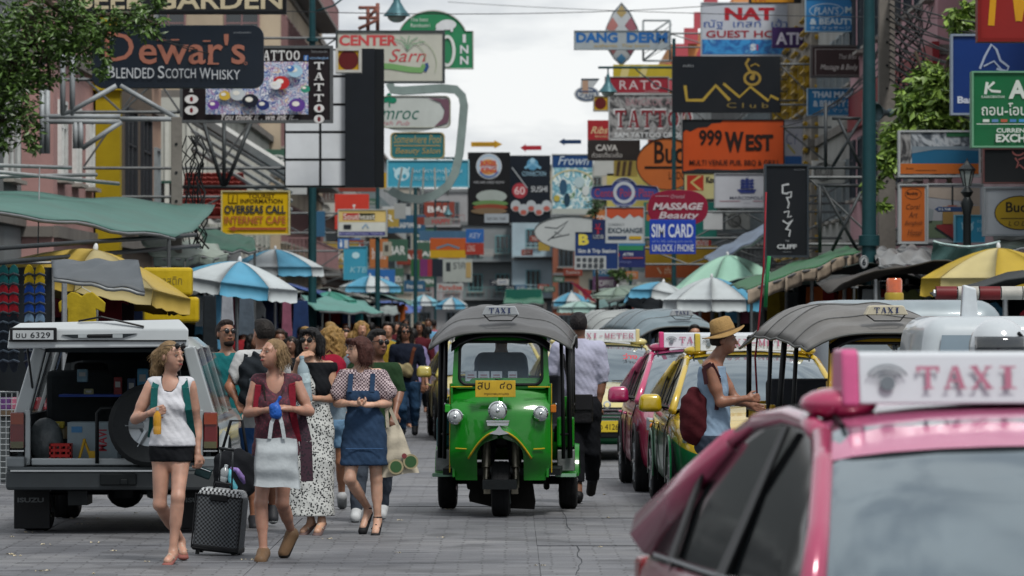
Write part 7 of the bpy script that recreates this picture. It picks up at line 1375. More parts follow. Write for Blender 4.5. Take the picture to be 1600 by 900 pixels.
def person(label, cx, s, ground, J, skin='#9a6f58', hair=('short', '#1a1512'), yaw=0, pitch=0, male=False, fat=1., wear=(), shoes=('sneaker', '#9a9da0'), hands=None, glasses=None, h=.0085, group=None, loc=None, tyaw=0, eyes=True, face=True):
    """J: joints as photo points (px, py, depth in metres); wear: garments; returns the thing"""
    org = P(cx, ground, s); org.z = 0
    if loc: org = Vector(loc)
    j = {k: np.array([(v[0]-cx)/s, v[2] if len(v) > 2 else 0., CAMH-(v[1]-HZ)/s]) for k, v in J.items()}
    t = thing('person', label, 'person', org, 0, group); m = fat*(1.1 if male else .92); pr = []
    A = lambda tag_, *p: pr.extend((tag_, q) for q in p)
    nk, hd = j['neck'], j['head']; sl, sr, hl, hr = j['sl'], j['sr'], j['hl'], j['hr']; pel = (hl+hr)/2; ch = (sl+sr)/2; c_, s_ = math.cos(tyaw), math.sin(tyaw); fw = np.array([s_, -c_, 0]); rt = np.array([c_, s_, 0])
    z = np.array([0, 0, 1.]); sp = pel-ch; sw = np.linalg.norm(sl-sr)/2; Rt, _ = hframe(tyaw)
    el = lambda c, r, k=.05: E_(c, r, k, Rt)
    A('torso', el(ch+sp*.14, (max(.6*sw+.05, .12)*m, .095*m, .13)), el(ch+sp*.36, (.118*m, .092*m, .15)), el(ch+sp*.66, (.098*m if not male else .125*m, .082*m, .12)), el(pel+z*.03, (.138*m if not male else .135*m, .10*m, .105), .06), el(pel-z*.05-fw*.02, (.14*m, .10*m, .09), .05))
    A('torso', U(sl, sr, .044*m, .044*m, .05), U(ch+z*.0, nk, .06*m, .048*m, .05))
    if not male: A('torso', el(ch+sp*.33+fw*.065+rt*.058, (.056, .05, .055), .03), el(ch+sp*.33+fw*.065-rt*.058, (.056, .05, .055), .03))
    A('neck', U(nk-z*.02, hd-z*.05, .047*m, .050*m, .02))
    for q, S_, e, w in (('L', sl, j['el'], j['wl']), ('R', sr, j['er'], j['wr'])):
        A('up'+q, U(S_, e, .047*m, .036*m, .03)); A('up'+q, U(S_+(e-S_)*.15, S_+(e-S_)*.6, .047*m, .043*m, .03)); A('fo'+q, U(e, w, .036*m, .023*m, .02), U(e+(w-e)*.15, e+(w-e)*.45, .037*m, .034*m, .02))
    for q, H, k_, a in (('L', hl, j['kl'], j['al']), ('R', hr, j['kr'], j['ar'])):
        A('th'+q, U(H, k_, .082*m, .052*m, .035)); A('ca'+q, U(k_, a, .05*m, .033*m, .025), U(k_+(a-k_)*.2+np.array([0, .018, 0]), k_+(a-k_)*.5+np.array([0, .015, 0]), .048*m, .043*m, .03))
    for q, a, to in (('L', j['al'], j['tl']), ('R', j['ar'], j['tr'])):
        d = to-a; L_ = np.linalg.norm(d) or 1; A('ft'+q, U(a-z*.02, a-d/L_*.02-z*.045, .033, .03, .02), U(a-z*.04, to, .034, .03, .02))
    # hands
    for q, w, e in (('L', j['wl'], j['el']), ('R', j['wr'], j['er'])):
        d0 = w-e; d0 = d0/np.linalg.norm(d0); hp = (hands or {}).get(q, {}); d = np.array(hp.get('d', d0), float); d = d/np.linalg.norm(d); n_ = np.array(hp.get('n', (0, 1, 0)), float); n_ -= d*(n_ @ d); n_ = n_/np.linalg.norm(n_); cu = hp.get('curl', .35); sd_ = np.cross(d, n_)*hp.get('thumb', 1)
        A('hand', U(w, w+d*.045, .023, .026, .012), U(w+d*.03+sd_*.016, w+d*.072+sd_*.02, .017, .015, .01), U(w+d*.03-sd_*.016, w+d*.07-sd_*.02, .017, .014, .01))
        for i in range(4):
            o = (i-1.5)*.0185; ln_ = (.030, .034, .032, .025)[3-i if 1 else i]; p0 = w+d*.078+sd_*o; pd = d; p = p0; cc_ = cu*(1+.12*i)
            for g_ in range(3):
                a_ = cc_*(g_+.6); pd = d*math.cos(a_)+n_*math.sin(a_); p2 = p+pd*ln_*(1, .8, .65)[g_]; A('hand', U(p, p2, .0098-.0008*g_, .009-.0008*g_, .004)); p = p2
        tb = w+d*.03+sd_*.026; t2 = tb+(d*.7+sd_*.7+n_*.3)*.034; A('hand', U(tb, t2, .0135, .011, .01), U(t2, t2+(d*.9+sd_*.15+n_*.5)*.028, .0105, .009, .004))
    R, M = hframe(yaw, pitch); T_ = lambda x, y, z_: hd+np.array(M @ Vector((x, y, z_))); k1 = 1.0 if male else .94
    he = lambda x, y, z_, rx, ry, rz, k=.02: E_(T_(x*k1, y*k1, z_*k1), (rx*k1, ry*k1, rz*k1), k, R)
    A('head', he(0, .012, .035, .073, .09, .082), he(0, -.028, -.02, .058, .066, .085, .03), he(0, -.05, -.082, .032, .034, .026, .03), he(.034, -.05, -.035, .026, .028, .035, .02), he(-.034, -.05, -.035, .026, .028, .035, .02), he(0, -.078, .03, .046, .016, .014, .015), he(.075, .012, -.008, .009, .02, .03, .008), he(-.075, .012, -.008, .009, .02, .03, .008))
    if face:
        A('head', ('u', tuple(T_(0, -.092, .018)), tuple(T_(0, -.112, -.024)), .007, .012, .012, None, None), he(.011, -.098, -.028, .009, .009, .008, .008), he(-.011, -.098, -.028, .009, .009, .008, .008), he(0, -.09, -.052, .021, .011, .0075, .008), he(0, -.089, -.062, .018, .010, .0075, .006))
        A('head', X_(T_(.03, -.105, .01), (.018, .016, .011), .012, R), X_(T_(-.03, -.105, .01), (.018, .016, .011), .012, R))
    skm = skinm(skin); bake_ = lambda ps, hh, nm, mt, par=t, **k: link_mesh(nm, bake(ps, hh, name=nm, **k), mt, par, True)
    body = bake_([p for _, p in pr], h, 'body', skm)
    g = lambda *tags: [p for tg_, p in pr if tg_ in tags]
    if face and eyes:
        for sx in (-1, 1):
            e = obj('eye', MB().ell(T_(sx*.03, -.082, .009), (.0105, .010, .0065), 10, 8), mat('#80776e', .35), body, smooth=True)
            ir = T_(sx*.03, -.0885, .009); obj('iris', MB().ell(ir, (.0055, .0055, .0055), 8, 6), mat('#2a221c', .1), e, smooth=True)
            obj('eyebrow', MB().tube([T_(sx*.016, -.097, .028), T_(sx*.032, -.096, .034), T_(sx*.048, -.087, .031)], .0024, 5), mat(hair[1] if hair[1] != '#8f744a' else '#6f5838', .8), body)
        obj('lips', MB().ell((0, 0, 0), (.019, .006, .0085), 12, 6, M=Matrix.Translation(Vector(T_(0, -.0995, -.057))) @ M.to_4x4()), mat('#7c3a38' if not male else '#744840', .4), body, smooth=True)
    # hair
    st, hc = hair; hm = mat(hc, .62, 0, .35, 26, bump=.5, bsc=50, spec=.22); hp = []; am = .004; fr = 42
    if st != 'none':
        hp = [he(0, .018, .041, .079, .094, .084, .02), he(0, .05, .0, .076, .07, .085, .03)]
        HU = lambda a, b, r1, r2, k=.025: hp.append(('u', tuple(T_(*a)), tuple(T_(*b)), r1, r2, k, None, None))
        if st == 'short': hp.append(he(0, -.03, .095, .06, .05, .03)); hp.append(X_(T_(0, .06, -.1), (.1, .08, .06), .02, R))
        if st == 'bob':
            for a in (-1, 1): HU((a*.065, -.01, .04), (a*.078, .0, -.085), .036, .034); HU((a*.06, .05, .0), (a*.062, .05, -.09), .045, .04)
            HU((0, .07, 0), (0, .07, -.09), .055, .045); HU((-.045, -.076, .075), (.045, -.076, .075), .024, .024); HU((-.04, -.088, .048), (.04, -.088, .048), .013, .013, .012)
        if st == 'long':
            for a in (-1, 1): HU((a*.062, .0, .04), (a*.085, .03, -.15), .038, .045); HU((a*.05, .05, 0), (a*.06, .06, -.2), .05, .05)
            HU((0, .07, 0), (0, .08, -.22), .06, .06); am, fr = .016, 75
        if st == 'pony':
            HU((0, .08, .05), (-.02, .12, .0), .035, .045); HU((-.02, .12, .0), (-.03, .13, -.11), .048, .036); HU((-.03, .13, -.11), (-.02, .11, -.18), .03, .012); am, fr = .008, 110
        if st == 'bun': HU((0, .09, .0), (0, .115, -.03), .045, .04); HU((.065, .0, .0), (.072, .02, -.09), .014, .008); HU((.06, .05, -.03), (.07, .05, -.12), .015, .008); am, fr = .004, 100
        cut = X_(T_(0, -.105, -.02), (.062 if st in ('bob', 'long') else .074, .062, .093), .012, R); hp.append(cut)
        if st == 'short': hp.append(X_(T_(0, -.07, -.055), (.09, .075, .06), .015, R))
        if st in ('pony', 'bun'): hp.append(X_(T_(0, -.07, -.07), (.09, .085, .085), .015, R))
        hx, hy, hz = hd; ho = bake_(hp, max(.006, h*.8), 'hair', hm, body, disp=(lambda x, y, z_: am*np.sin((x-hx)*fr+np.sin((z_-hz)*fr*.7)*1.5)*np.sin((y-hy)*fr*.9+1)*np.sin((z_-hz)*fr*.5+2)-am*.3) if st == 'long' else (lambda x, y, z_: .0022*np.sin((x-hx)*230+(z_-hz)*25)*np.sin((y-hy)*190+(z_-hz)*35)))
        if h < .013 and st != 'short':
            rh = random.Random(int(cx)); vs_ = ho.data.vertices; sb_ = MB()
            for _ in range(420):
                v = vs_[rh.randrange(len(vs_))]; n_ = np.array(v.normal); p_ = np.array(v.co)-n_*.003; q = [p_]; cur = n_*.35+np.array([0, 0, -1.])
                for i_ in range(3): cur = cur+np.array([rh.gauss(0, .35), rh.gauss(0, .35), -.1]); cur = cur/np.linalg.norm(cur); q.append(q[-1]+cur*rh.uniform(.012, .022))
                sb_.tube(q, [.0022, .002, .0016, .0008], 3, cap=False)
            obj('hair_strands', sb_, hm, ho, kind='stuff')
    if glasses:
        gm_ = mat(glasses, .1, .1, .05, 9); G = MB(); up = .0 if pitch > -9 else 0; dz = .07 if glasses == '#0b0c0e' and hair[0] == 'pony' else 0
        for a in (-1, 1): G.lathe([(0, -.004), (.022, -.003), (.024, .002), (0, .003)], (a*.031, -.108+dz*.2, .008+dz), 14, axis='y'); G.tube([(a*.052, -.105+dz*.2, .014+dz), (a*.078, -.0, .014+dz*.9)], .003, 5)
        G.tube([(-.012, -.11+dz*.2, .012+dz), (.012, -.11+dz*.2, .012+dz)], .003, 5); G.v = [tuple(T_(*v)) for v in G.v]; obj('glasses', G, gm_, body, smooth=True)
    # garments: (name, tags, off, zclip(px rows), extra prims, cuts, material)
    Zp = lambda y: CAMH-(y-HZ)/s
    for w in wear:
        nm, tags, off, zc, extra, cuts, mt = w[:7]; ex = []
        def pt(q): return np.array([(q[0]-cx)/s, q[2] if len(q) > 2 else 0, Zp(q[1])])
        for q in extra: ex.append(('u', tuple(pt(q[0])), tuple(pt(q[1])), q[2], q[3], q[4] if len(q) > 4 else .03, q[5] if len(q) > 5 else None, None))
        cu = [('x', tuple(pt(q[0])), None, q[1], 0, .012, None, None) for q in cuts]
        wr = w[7] if len(w) > 7 else .0042
        o = bake_(g(*tags)+ex+cu, h*1.1, nm, mt, t, off=off, zclip=(Zp(zc[1]), Zp(zc[0])) if zc else None, disp=(lambda x, y, z_, wr=wr: wr*(np.sin(x*38+z_*21+y*9)*np.sin(z_*27-x*19+1)+.55*np.sin(x*85+z_*33+y*40)*np.sin(z_*47+x*26))))
    # shoes
    sk, sc_ = shoes
    for q, a, to in (('L', j['al'], j['tl']), ('R', j['ar'], j['tr'])):
        if sk == 'none': continue
        d = to-a; d = d/(np.linalg.norm(d) or 1); heel = a-z*.05-d*.03; 
        if sk in ('sneaker', 'shoe'):
            o = bake_([U(a-z*.035-d*.02, heel, .036, .036, .02), U(heel, to, .036, .036, .02), U(a-z*.03, to-z*.0, .036, .030, .03)], .009, 'shoe', mat(sc_, .6, 0, .15, 9), t, off=.006)
            bake_([U(heel-z*.022, to-z*.02, .036, .038, .01, (1, 1, .5))], .009, 'sole', mat('#8d9092' if sk == 'sneaker' else '#1a1816', .7), o, off=.004)
        else:
            th = .5 if sk == 'sandal' else .9; o = bake_([U(heel-z*(.012 if th < .6 else .02), to-z*.024+d*.012, .034, .036, .01, (1, 1, th))], .008, 'shoe', mat(sc_, .7, 0, .2, 9), t, off=.003)
            sdv = np.cross(d, z); sdv = sdv/(np.linalg.norm(sdv) or 1)
            sv_ = MB(); mid = a*.35+to*.65; sv_.tube([mid+sdv*.038-z*.015, mid+z*.022, mid-sdv*.038-z*.015], .007, 6)
            if sk == 'heel': sv_.tube([a+sdv*.034*math.cos(i*PI/4)+np.array([0, 1, 0])*.034*math.sin(i*PI/4)-z*.0 for i in range(8)], .006, 5, closed=True)
            obj('strap', sv_, mat(sc_ if sk == 'heel' else '#a39a8c', .6), o, smooth=True)
    return t, j, org
BODYT = ('torso',)
# 1 white vest walker with teal backpack
w1, j1, o1 = person('fair curly haired woman in white vest and black shorts holding an orange drink', 268, 213, 877,
  dict(head=(268, 557, -.02), neck=(265, 591, 0), sl=(238, 601, 0), sr=(295, 601, .02), el=(212, 655, -.05), wl=(237, 645, -.20), er=(307, 662, .06), wr=(309, 708, .0), hl=(253, 705, 0), hr=(283, 705, 0), kl=(250, 788, -.02), al=(279, 846, .24), tl=(284, 866, .16), kr=(280, 776, -.14), ar=(273, 856, -.16), tr=(267, 873, -.34)),
  skin='#a07a68', hair=('pony', '#6e5a40'), yaw=.85, hands={'L': dict(d=(.9, -.35, .25), n=(.2, .9, .1), curl=.75, thumb=-1), 'R': dict(d=(.1, -.1, -1), n=(-.6, .8, 0), curl=.9)}, glasses='#0b0c0e', h=.0075, shoes=('sandal', '#7a4a44'),
  wear=[('vest', BODYT, .014, (588, 697), [((266, 650, 0), (270, 690, 0), .10, .145, .05, (1, .72, 1))], [((266, 592, -.1), (.062, .16, .095)), ((222, 616, 0), (.062, .2, .12)), ((311, 616, 0), (.062, .2, .12))], fab('#b4b6bc', .06)),
        ('sports_top', BODYT, .008, (586, 640), [], [((266, 596, -.1), (.055, .16, .07)), ((230, 612, 0), (.06, .2, .085)), ((305, 612, 0), (.065, .2, .085))], fab('#15171a')),
        ('shorts', ('torso', 'thL', 'thR'), .013, (688, 721), [], [], fab('#101216'))])
def strap(par, pts, w, c, name='strap', th=.008, s=213, cx=268, n=10):
    b = MB(); Q = [Vector(((x-cx)/s, d, CAMH-(y-HZ)/s)) for x, y, d in pts]
    for i in range(len(Q)-1):
        d = (Q[i+1]-Q[i]).normalized(); sd_ = d.cross(Vector((0, 1, 0))); sd_ = sd_.normalized() if sd_.length > 1e-4 else Vector((1, 0, 0)); a, c_ = Q[i], Q[i+1]; nn = Vector((0, th, 0)) if abs(d.y) < .8 else Vector((0, 0, th))
        b.add([a-sd_*w/2, c_-sd_*w/2, c_+sd_*w/2, a+sd_*w/2, a-sd_*w/2+nn, c_-sd_*w/2+nn, c_+sd_*w/2+nn, a+sd_*w/2+nn], [(0, 1, 2, 3), (7, 6, 5, 4), (0, 4, 5, 1), (2, 6, 7, 3), (0, 3, 7, 4), (1, 5, 6, 2)])
    return obj(name, b, fab(c) if isinstance(c, str) else c, par, weld=False)
def softbox(c, r, m, par=None, h=.012, name='pack_body', wr=.006, extra=()):
    c = np.array(c, float); q = [E_(c, r, .02)]+[U(c+np.array((sx*r[0]*.55, sy*r[1]*.3, -r[2]*.55)), c+np.array((sx*r[0]*.55, sy*r[1]*.3, r[2]*.5)), r[0]*.42, r[0]*.38, .04) for sx in (-1, 1) for sy in (-1, 1)]+list(extra)
    return link_mesh(name, bake(q, h, name=name, disp=lambda x, y, z: wr*np.sin(x*40+z*13)*np.sin(z*37+y*21)), m, par, True)
bp = thing('backpack', 'teal backpack on the white vest walker', 'backpack', o1); softbox((-.02, .20, 1.12), (.15, .11, .24), fab('#144a49'), bp)
strap(bp, [(246, 590, .06), (246, 594, -.04), (243, 606, -.10), (242, 640, -.125), (236, 684, .0)], .05, '#144a49'); strap(bp, [(287, 590, .06), (288, 594, -.03), (291, 606, -.09), (296, 640, -.11), (301, 684, .0)], .05, '#144a49')
def bottle(label, px, py, s, dy, r, hh, c, cap, lab=None, tilt=0):
    p = P(px, py, s); t = thing('bottle', label, 'bottle', (p.x, p.y+dy, p.z), 0); t.rotation_euler = (0, tilt, 0)
    gm = nodemat('bottle'+c, lambda tt, b, ln, co: (setattr(b.inputs['Base Color'], 'default_value', (*lin(c), 1)), setattr(b.inputs['Roughness'], 'default_value', .12), setattr(b.inputs['Alpha'], 'default_value', .75)))
    o = obj('bottle_body', MB().lathe([(0, 0), (r*.9, .004), (r, .02), (r, hh*.3), (r*.93, hh*.34), (r, hh*.38), (r, hh*.68), (r*.8, hh*.8), (r*.36, hh*.9), (r*.34, hh)], n=18), gm, t, smooth=True, auto=50); obj('cap', MB().lathe([(0, hh+.012), (r*.4, hh+.01), (r*.42, hh-.012)], n=12), mat(cap, .4), t)
    if lab: obj('label_band', MB().lathe([(r*1.02, hh*.42), (r*1.02, hh*.64)], n=18), mat(lab, .5, 0, .3, 30), t)
    return t
bottle('small bottle of orange drink in the hand of the white vest walker', 250, 678, 213, -.27, .03, .19, '#b8860f', '#8f9497', None)
# suitcase
cs = P(340, 867, 207); t = thing('suitcase', 'black and white checked wheeled suitcase pulled by the white vest walker', 'suitcase', (cs.x, cs.y, 0), -.25); t.rotation_euler = (.02, .10, -.22)
sb = MB().box((0, .0, .25), (.36, .20, .42)); hm_ = shirtmat('hound', '#50555a', '#0f1114'); obj('case_body', sb, hm_, t, bevel=.025, bseg=3)
obj('case_top', MB().box((0, .0, .475), (.355, .205, .06), taper=.86), shirtmat('hound', '#a9adb0', '#121417'), t, bevel=.02, bseg=3); tr = MB().tube([(-.182, -.102, .05), (-.182, -.102, .455), (.182, -.102, .455), (.182, -.102, .05)], .008, 6, closed=True); obj('piping', tr, BLACKP(), t)
obj('case_base', MB().box((0, 0, .055), (.365, .21, .05)), BLACKP(), t, bevel=.015); obj('grab_handle', MB().tube([(-.07, -.02, .505), (-.06, -.02, .545), (.06, -.02, .545), (.07, -.02, .505)], .011, 6), BLACKP(), t, smooth=True); obj('side_pocket', MB().box((0, -.105, .44), (.14, .02, .05)), BLACKP(), t, bevel=.008)
obj('pull_handle', MB().tube([(-.06, .085, .5), (-.075, .085, .80)], .007, 6).tube([(.04, .085, .5), (.02, .085, .80)], .007, 6).tube([(-.09, .085, .80), (.03, .085, .80)], .012, 6), mat('#2a2d30', .4, .5), t, smooth=True)
for sx in (-1, 1): wheel(t, sx*.15, .07, .028, .025, spokes=3); obj('foot_stud', MB().box((sx*.14, -.07, .018), (.025, .025, .04)), BLACKP(), t)
# 2 burgundy tunic walker with tote
w2, j2, o2 = person('fair haired woman in a burgundy patterned tunic carrying a plain white tote', 428, 211, 877,
  dict(head=(427, 553, -.03), neck=(430, 586, .01), sl=(403, 595, .02), sr=(460, 595, .02), el=(388, 645, -.02), wl=(419, 640, -.2), er=(484, 643, -.02), wr=(455, 638, -.2), hl=(416, 705, 0), hr=(445, 705, 0), kl=(409, 785, -.12), al=(413, 856, -.14), tl=(410, 873, -.30), kr=(441, 786, .0), ar=(453, 832, .22), tr=(442, 866, .20)),
  skin='#9a7260', hair=('bun', '#6e5a40'), yaw=-.85, pitch=-.12, hands={'L': dict(d=(.9, -.25, .1), n=(.1, .4, -.9), curl=.8), 'R': dict(d=(-.9, -.25, .1), n=(0, .4, -.9), curl=.8, thumb=-1)}, h=.0075, shoes=('shoe', '#5f4a36'),
  wear=[('tunic', BODYT, .015, (583, 712), [((430, 640, 0), (432, 708, 0), .115, .15, .05, (1, .75, 1))], [((430, 588, -.1), (.07, .16, .12)), ((390, 612, 0), (.055, .2, .07)), ((474, 612, 0), (.06, .2, .07))], shirtmat('floral', '#3d1c28', '#5a2030')),
        ('shorts', ('torso', 'thL', 'thR'), .012, (700, 735), [], [], fab('#2c1a22'))])
strap(w2, [(466, 640, .0), (478, 690, -.02), (480, 752, -.02)], .09, shirtmat('floral', '#38202e', '#1c1620'), 'open_front', s=211, cx=428, th=.02); strap(w2, [(412, 601, -.06), (416, 625, -.11), (430, 640, -.12)], .012, '#1d1a18', 'necklace', s=211, cx=428)
strap(w2, [(446, 601, -.06), (440, 620, -.11), (428, 632, -.125)], .006, '#2a2522', 'necklace', s=211, cx=428); bq = thing('backpack', 'red backpack straps and pack on the burgundy tunic walker', 'backpack', o2); softbox((.0, .18, 1.12), (.14, .09, .2), fab('#5c1622'), bq)
strap(bq, [(455, 594, .06), (457, 602, -.07), (458, 640, -.10), (466, 690, -.03)], .05, '#6a1826', s=211, cx=428); strap(bq, [(404, 594, .06), (404, 604, -.06), (400, 645, -.08)], .045, '#6a1826', s=211, cx=428)
def tote(label, cxp, s, ground, dy, rows, wl, wr, handles, c, deco=None, hx=None, name='tote_bag'):
    o = P(cxp, ground, s); o.z = 0; o.y += dy; t = thing(name, label, 'bag', o); y0, y1 = rows; Xq = lambda x: (x-cxp)/s; Zq = lambda y: CAMH-(y-HZ)/s
    def f(sgn):
        def g(u, v):
            x = (wl[0]*(1-v)+wl[1]*v)*(1-u)+(wr[0]*(1-v)+wr[1]*v)*u; y = (y0[0]*(1-u)+y0[1]*u)*(1-v)+(y1[0]*(1-u)+y1[1]*u)*v
            e = math.sin(u*PI)**.6*math.sin(min(1, v*1.1)*PI*.75+.3)*.045; return (Xq(x)+.004*math.sin(v*9), sgn*e+.008*math.sin(u*11+v*5)+.006*math.sin(v*17), Zq(y)-.006*math.sin(u*7))
        return g
    b = MB().grid(f(-1), 16, 18).grid(f(1), 16, 18); m_ = mat(c, .85, 0, .07, 6, bump=.35, bsc=16); obj('bag_body', b, m_, t, smooth=True)
    for h_ in handles: strap(t, h_, .028, c, 'handle', s=s, cx=cxp)
    if deco:
        for k, (x, y, r, cc_) in enumerate(deco): obj('print', MB().lathe([(0, 0), (r/s, .0)], (Xq(x), -.058-.002*k, Zq(y)), 20, axis='y'), mat(cc_, .7), t, weld=False)
    return t
tote('plain white cotton tote held in both hands in front of the burgundy tunic', 433, 211, 877, -.24, ((683, 684), (757, 762)), (402, 399), (466, 471), [[(424, 684, -.03), (427, 660, -.03), (436, 640, .0)], [(447, 684, -.03), (443, 660, -.03), (437, 640, .0)]], '#9da4a8')
t = thing('pouch', 'crumpled blue plastic pouch in the hands above the white tote', 'pouch', P(433, 641, 211)+Vector((0, -.26, 0))); softbox((0, 0, 0), (.03, .025, .05), mat('#1f4f9c', .35, 0, .2, 12, bump=.5), t, .008, extra=[U((0, 0, .04), (.035, 0, .10), .010, .012)], wr=.004)
# 3 floral dress
w3, j3, o3 = person('woman with black bob and sunglasses in a black and white floral long dress', 490, 189, 834,
  dict(head=(486, 533, -.02), neck=(490, 563, .02), sl=(467, 573, .0), sr=(515, 573, .02), el=(456, 606, .0), wl=(468, 562, -.17), er=(519, 622, .0), wr=(492, 622, -.17), hl=(474, 672, 0), hr=(503, 672, 0), kl=(480, 745, -.03), al=(486, 812, 0), tl=(474, 830, -.06), kr=(500, 745, 0), ar=(503, 810, -.05), tr=(497, 829, -.17)),
  skin='#a9836c', hair=('bob', '#121214'), yaw=-.35, hands={'L': dict(d=(.7, -.2, .5), n=(.3, .6, -.6), curl=.5), 'R': dict(d=(-.9, -.3, .1), n=(0, .8, .2), curl=.6, thumb=-1)}, glasses='#0c0d0f', shoes=('sandal', '#5b4a48'), h=.008,
  wear=[('dress', BODYT+('thL', 'thR'), .016, (575, 806), [((490, 640, 0), (488, 720, 0), .12, .16, .05, (1, .8, 1)), ((488, 720, 0), (482, 812, .0), .16, .2, .05, (1, .75, 1))], [((490, 566, -.1), (.05, .14, .05))], shirtmat('floral', '#b2b5b3', '#14161b')),
        ('scarf_vest', BODYT, .028, (566, 650), [], [((486, 640, -.14), (.05, .14, .32)), ((524, 592, 0), (.05, .2, .06)), ((460, 592, 0), (.045, .2, .06))], fab('#14161a'))])
bottle('large clear water bottle held by the walker in the floral dress', 482, 627, 189, -.28, .05, .37, '#8ea0a8', '#7d929c', '#9fb0b5', tilt=-.12)
# 4 denim pinafore
w4, j4, o4 = person('woman with auburn bob in a denim pinafore over a gingham puff sleeved blouse', 568, 189, 836,
  dict(head=(561, 547, -.02), neck=(564, 575, .02), sl=(541, 585, 0), sr=(592, 585, 0), el=(527, 630, .0), wl=(551, 630, -.18), er=(606, 630, .0), wr=(582, 632, -.18), hl=(555, 690, 0), hr=(585, 690, 0), kl=(547, 748, -.1), al=(574, 795, .14), tl=(567, 824, .04), kr=(588, 748, 0), ar=(590, 808, 0), tr=(587, 831, -.16)),
  skin='#ad8874', hair=('bob', '#3a1f1a'), yaw=-1.1, hands={'L': dict(d=(.9, -.3, -.05), n=(0, -.3, .9), curl=.55, thumb=-1), 'R': dict(d=(-.9, -.3, 0), n=(0, -.3, .9), curl=.6)}, shoes=('heel', '#17171a'), h=.008,
  wear=[('blouse', BODYT+('upL', 'upR'), .014, (577, 640), [((538, 592, 0), (528, 612, 0), .05, .066), ((596, 592, 0), (605, 612, 0), .05, .068)], [((522, 632, 0), (.07, .12, .045)), ((612, 632, 0), (.07, .12, .045)), ((564, 577, -.1), (.032, .1, .03))], shirtmat('gingham', '#b3a5a8', '#3c2530')),
        ('pinafore', BODYT+('thL', 'thR'), .024, (610, 727), [((570, 660, 0), (570, 722, 0), .13, .165, .05, (1, .78, 1))], [((538, 600, 0), (.05, .2, .06)), ((602, 600, 0), (.05, .2, .06))], fab('#24374f', .25))])
strap(w4, [(549, 580, .05), (549, 586, -.09), (547, 612, -.135)], .04, '#24374f', 'pinafore_strap', s=189, cx=568); strap(w4, [(583, 580, .05), (583, 586, -.09), (582, 612, -.135)], .04, '#24374f', 'pinafore_strap', s=189, cx=568)
strap(w4, [(541, 700, -.158), (600, 700, -.158)], .006, '#3a567a', 'seam', s=189, cx=568)
tote('cream cotton bag with green and maroon rings hanging from the arm of the pinafore walker', 620, 189, 836, .0, ((668, 664), (746, 738)), (600, 594), (625, 655), [[(606, 668, -.01), (604, 640, -.02), (606, 630, .0)], [(622, 666, .0), (610, 640, .0), (606, 630, .0)]], '#a39c8c', [(619, 729, 12, '#8c8468'), (619, 729, 9, '#2f4f30'), (642, 721, 12, '#8c8468'), (642, 721, 9, '#2f4f30'), (632, 712, 4, '#6d3438')])
# 5 green shirt man
person('man with sunglasses and dark green shirt walking just behind the denim pinafore', 583, 178, 810,
  dict(head=(590, 536, 0), neck=(588, 568, .02), sl=(556, 577, 0), sr=(613, 577, .02), el=(550, 625, .1), wl=(565, 650, 0), er=(624, 612, 0), wr=(618, 644, -.15), hl=(570, 672, 0), hr=(598, 672, 0), kl=(561, 738, 0), al=(557, 793, 0), tl=(556, 808, -.16), kr=(600, 735, .05), ar=(597, 788, .2), tr=(596, 805, .05)),
  skin='#6f4a38', hair=('short', '#100e0d'), yaw=.6, male=True, glasses='#0b0c0e', h=.0095, shoes=('sneaker', '#a5a8aa'),
  wear=[('shirt', BODYT+('upL', 'upR'), .018, (566, 676), [], [((545, 640, .1), (.1, .2, .1)), ((630, 630, 0), (.1, .2, .1))], fab('#1f3520')), ('trousers', ('torso', 'thL', 'thR', 'caL', 'caR'), .02, (668, 798), [], [], fab('#3d444e'))])
# 6 navy man
m6, j6, o6 = person('man in a navy shirt and jeans with a brown strap walking farther back', 636, 104, 680,
  dict(head=(633, 519, 0), neck=(634, 537, 0), sl=(616, 545, 0), sr=(654, 545, 0), el=(612, 573, .05), wl=(614, 596, -.1), er=(661, 573, 0), wr=(661, 600, -.05), hl=(627, 598, 0), hr=(646, 598, 0), kl=(628, 638, -.1), al=(629, 670, .05), tl=(627, 679, -.1), kr=(648, 636, .05), ar=(648, 664, .15), tr=(648, 676, .05)),
  skin='#7d5744', hair=('long', '#15110f'), yaw=.15, male=True, glasses='#0b0c0e', h=.012, shoes=('shoe', '#16181c'),
  wear=[('shirt', BODYT+('upL', 'upR'), .018, (536, 600), [], [((610, 585, 0), (.1, .2, .1)), ((664, 585, 0), (.1, .2, .1))], fab('#141a28')), ('jeans', ('torso', 'thL', 'thR', 'caL', 'caR'), .018, (596, 672), [], [], fab('#26405c', .25))])
bg_ = thing('bag', 'beige shoulder bag on a brown strap worn by the navy shirted man', 'bag', o6); softbox((-.06, -.17, 1.0), (.14, .07, .09), fab('#7d7356'), bg_, .012); strap(bg_, [(650, 540, -.05), (646, 548, -.13), (640, 580, -.15)], .05, '#4d2a1c', s=104, cx=636)
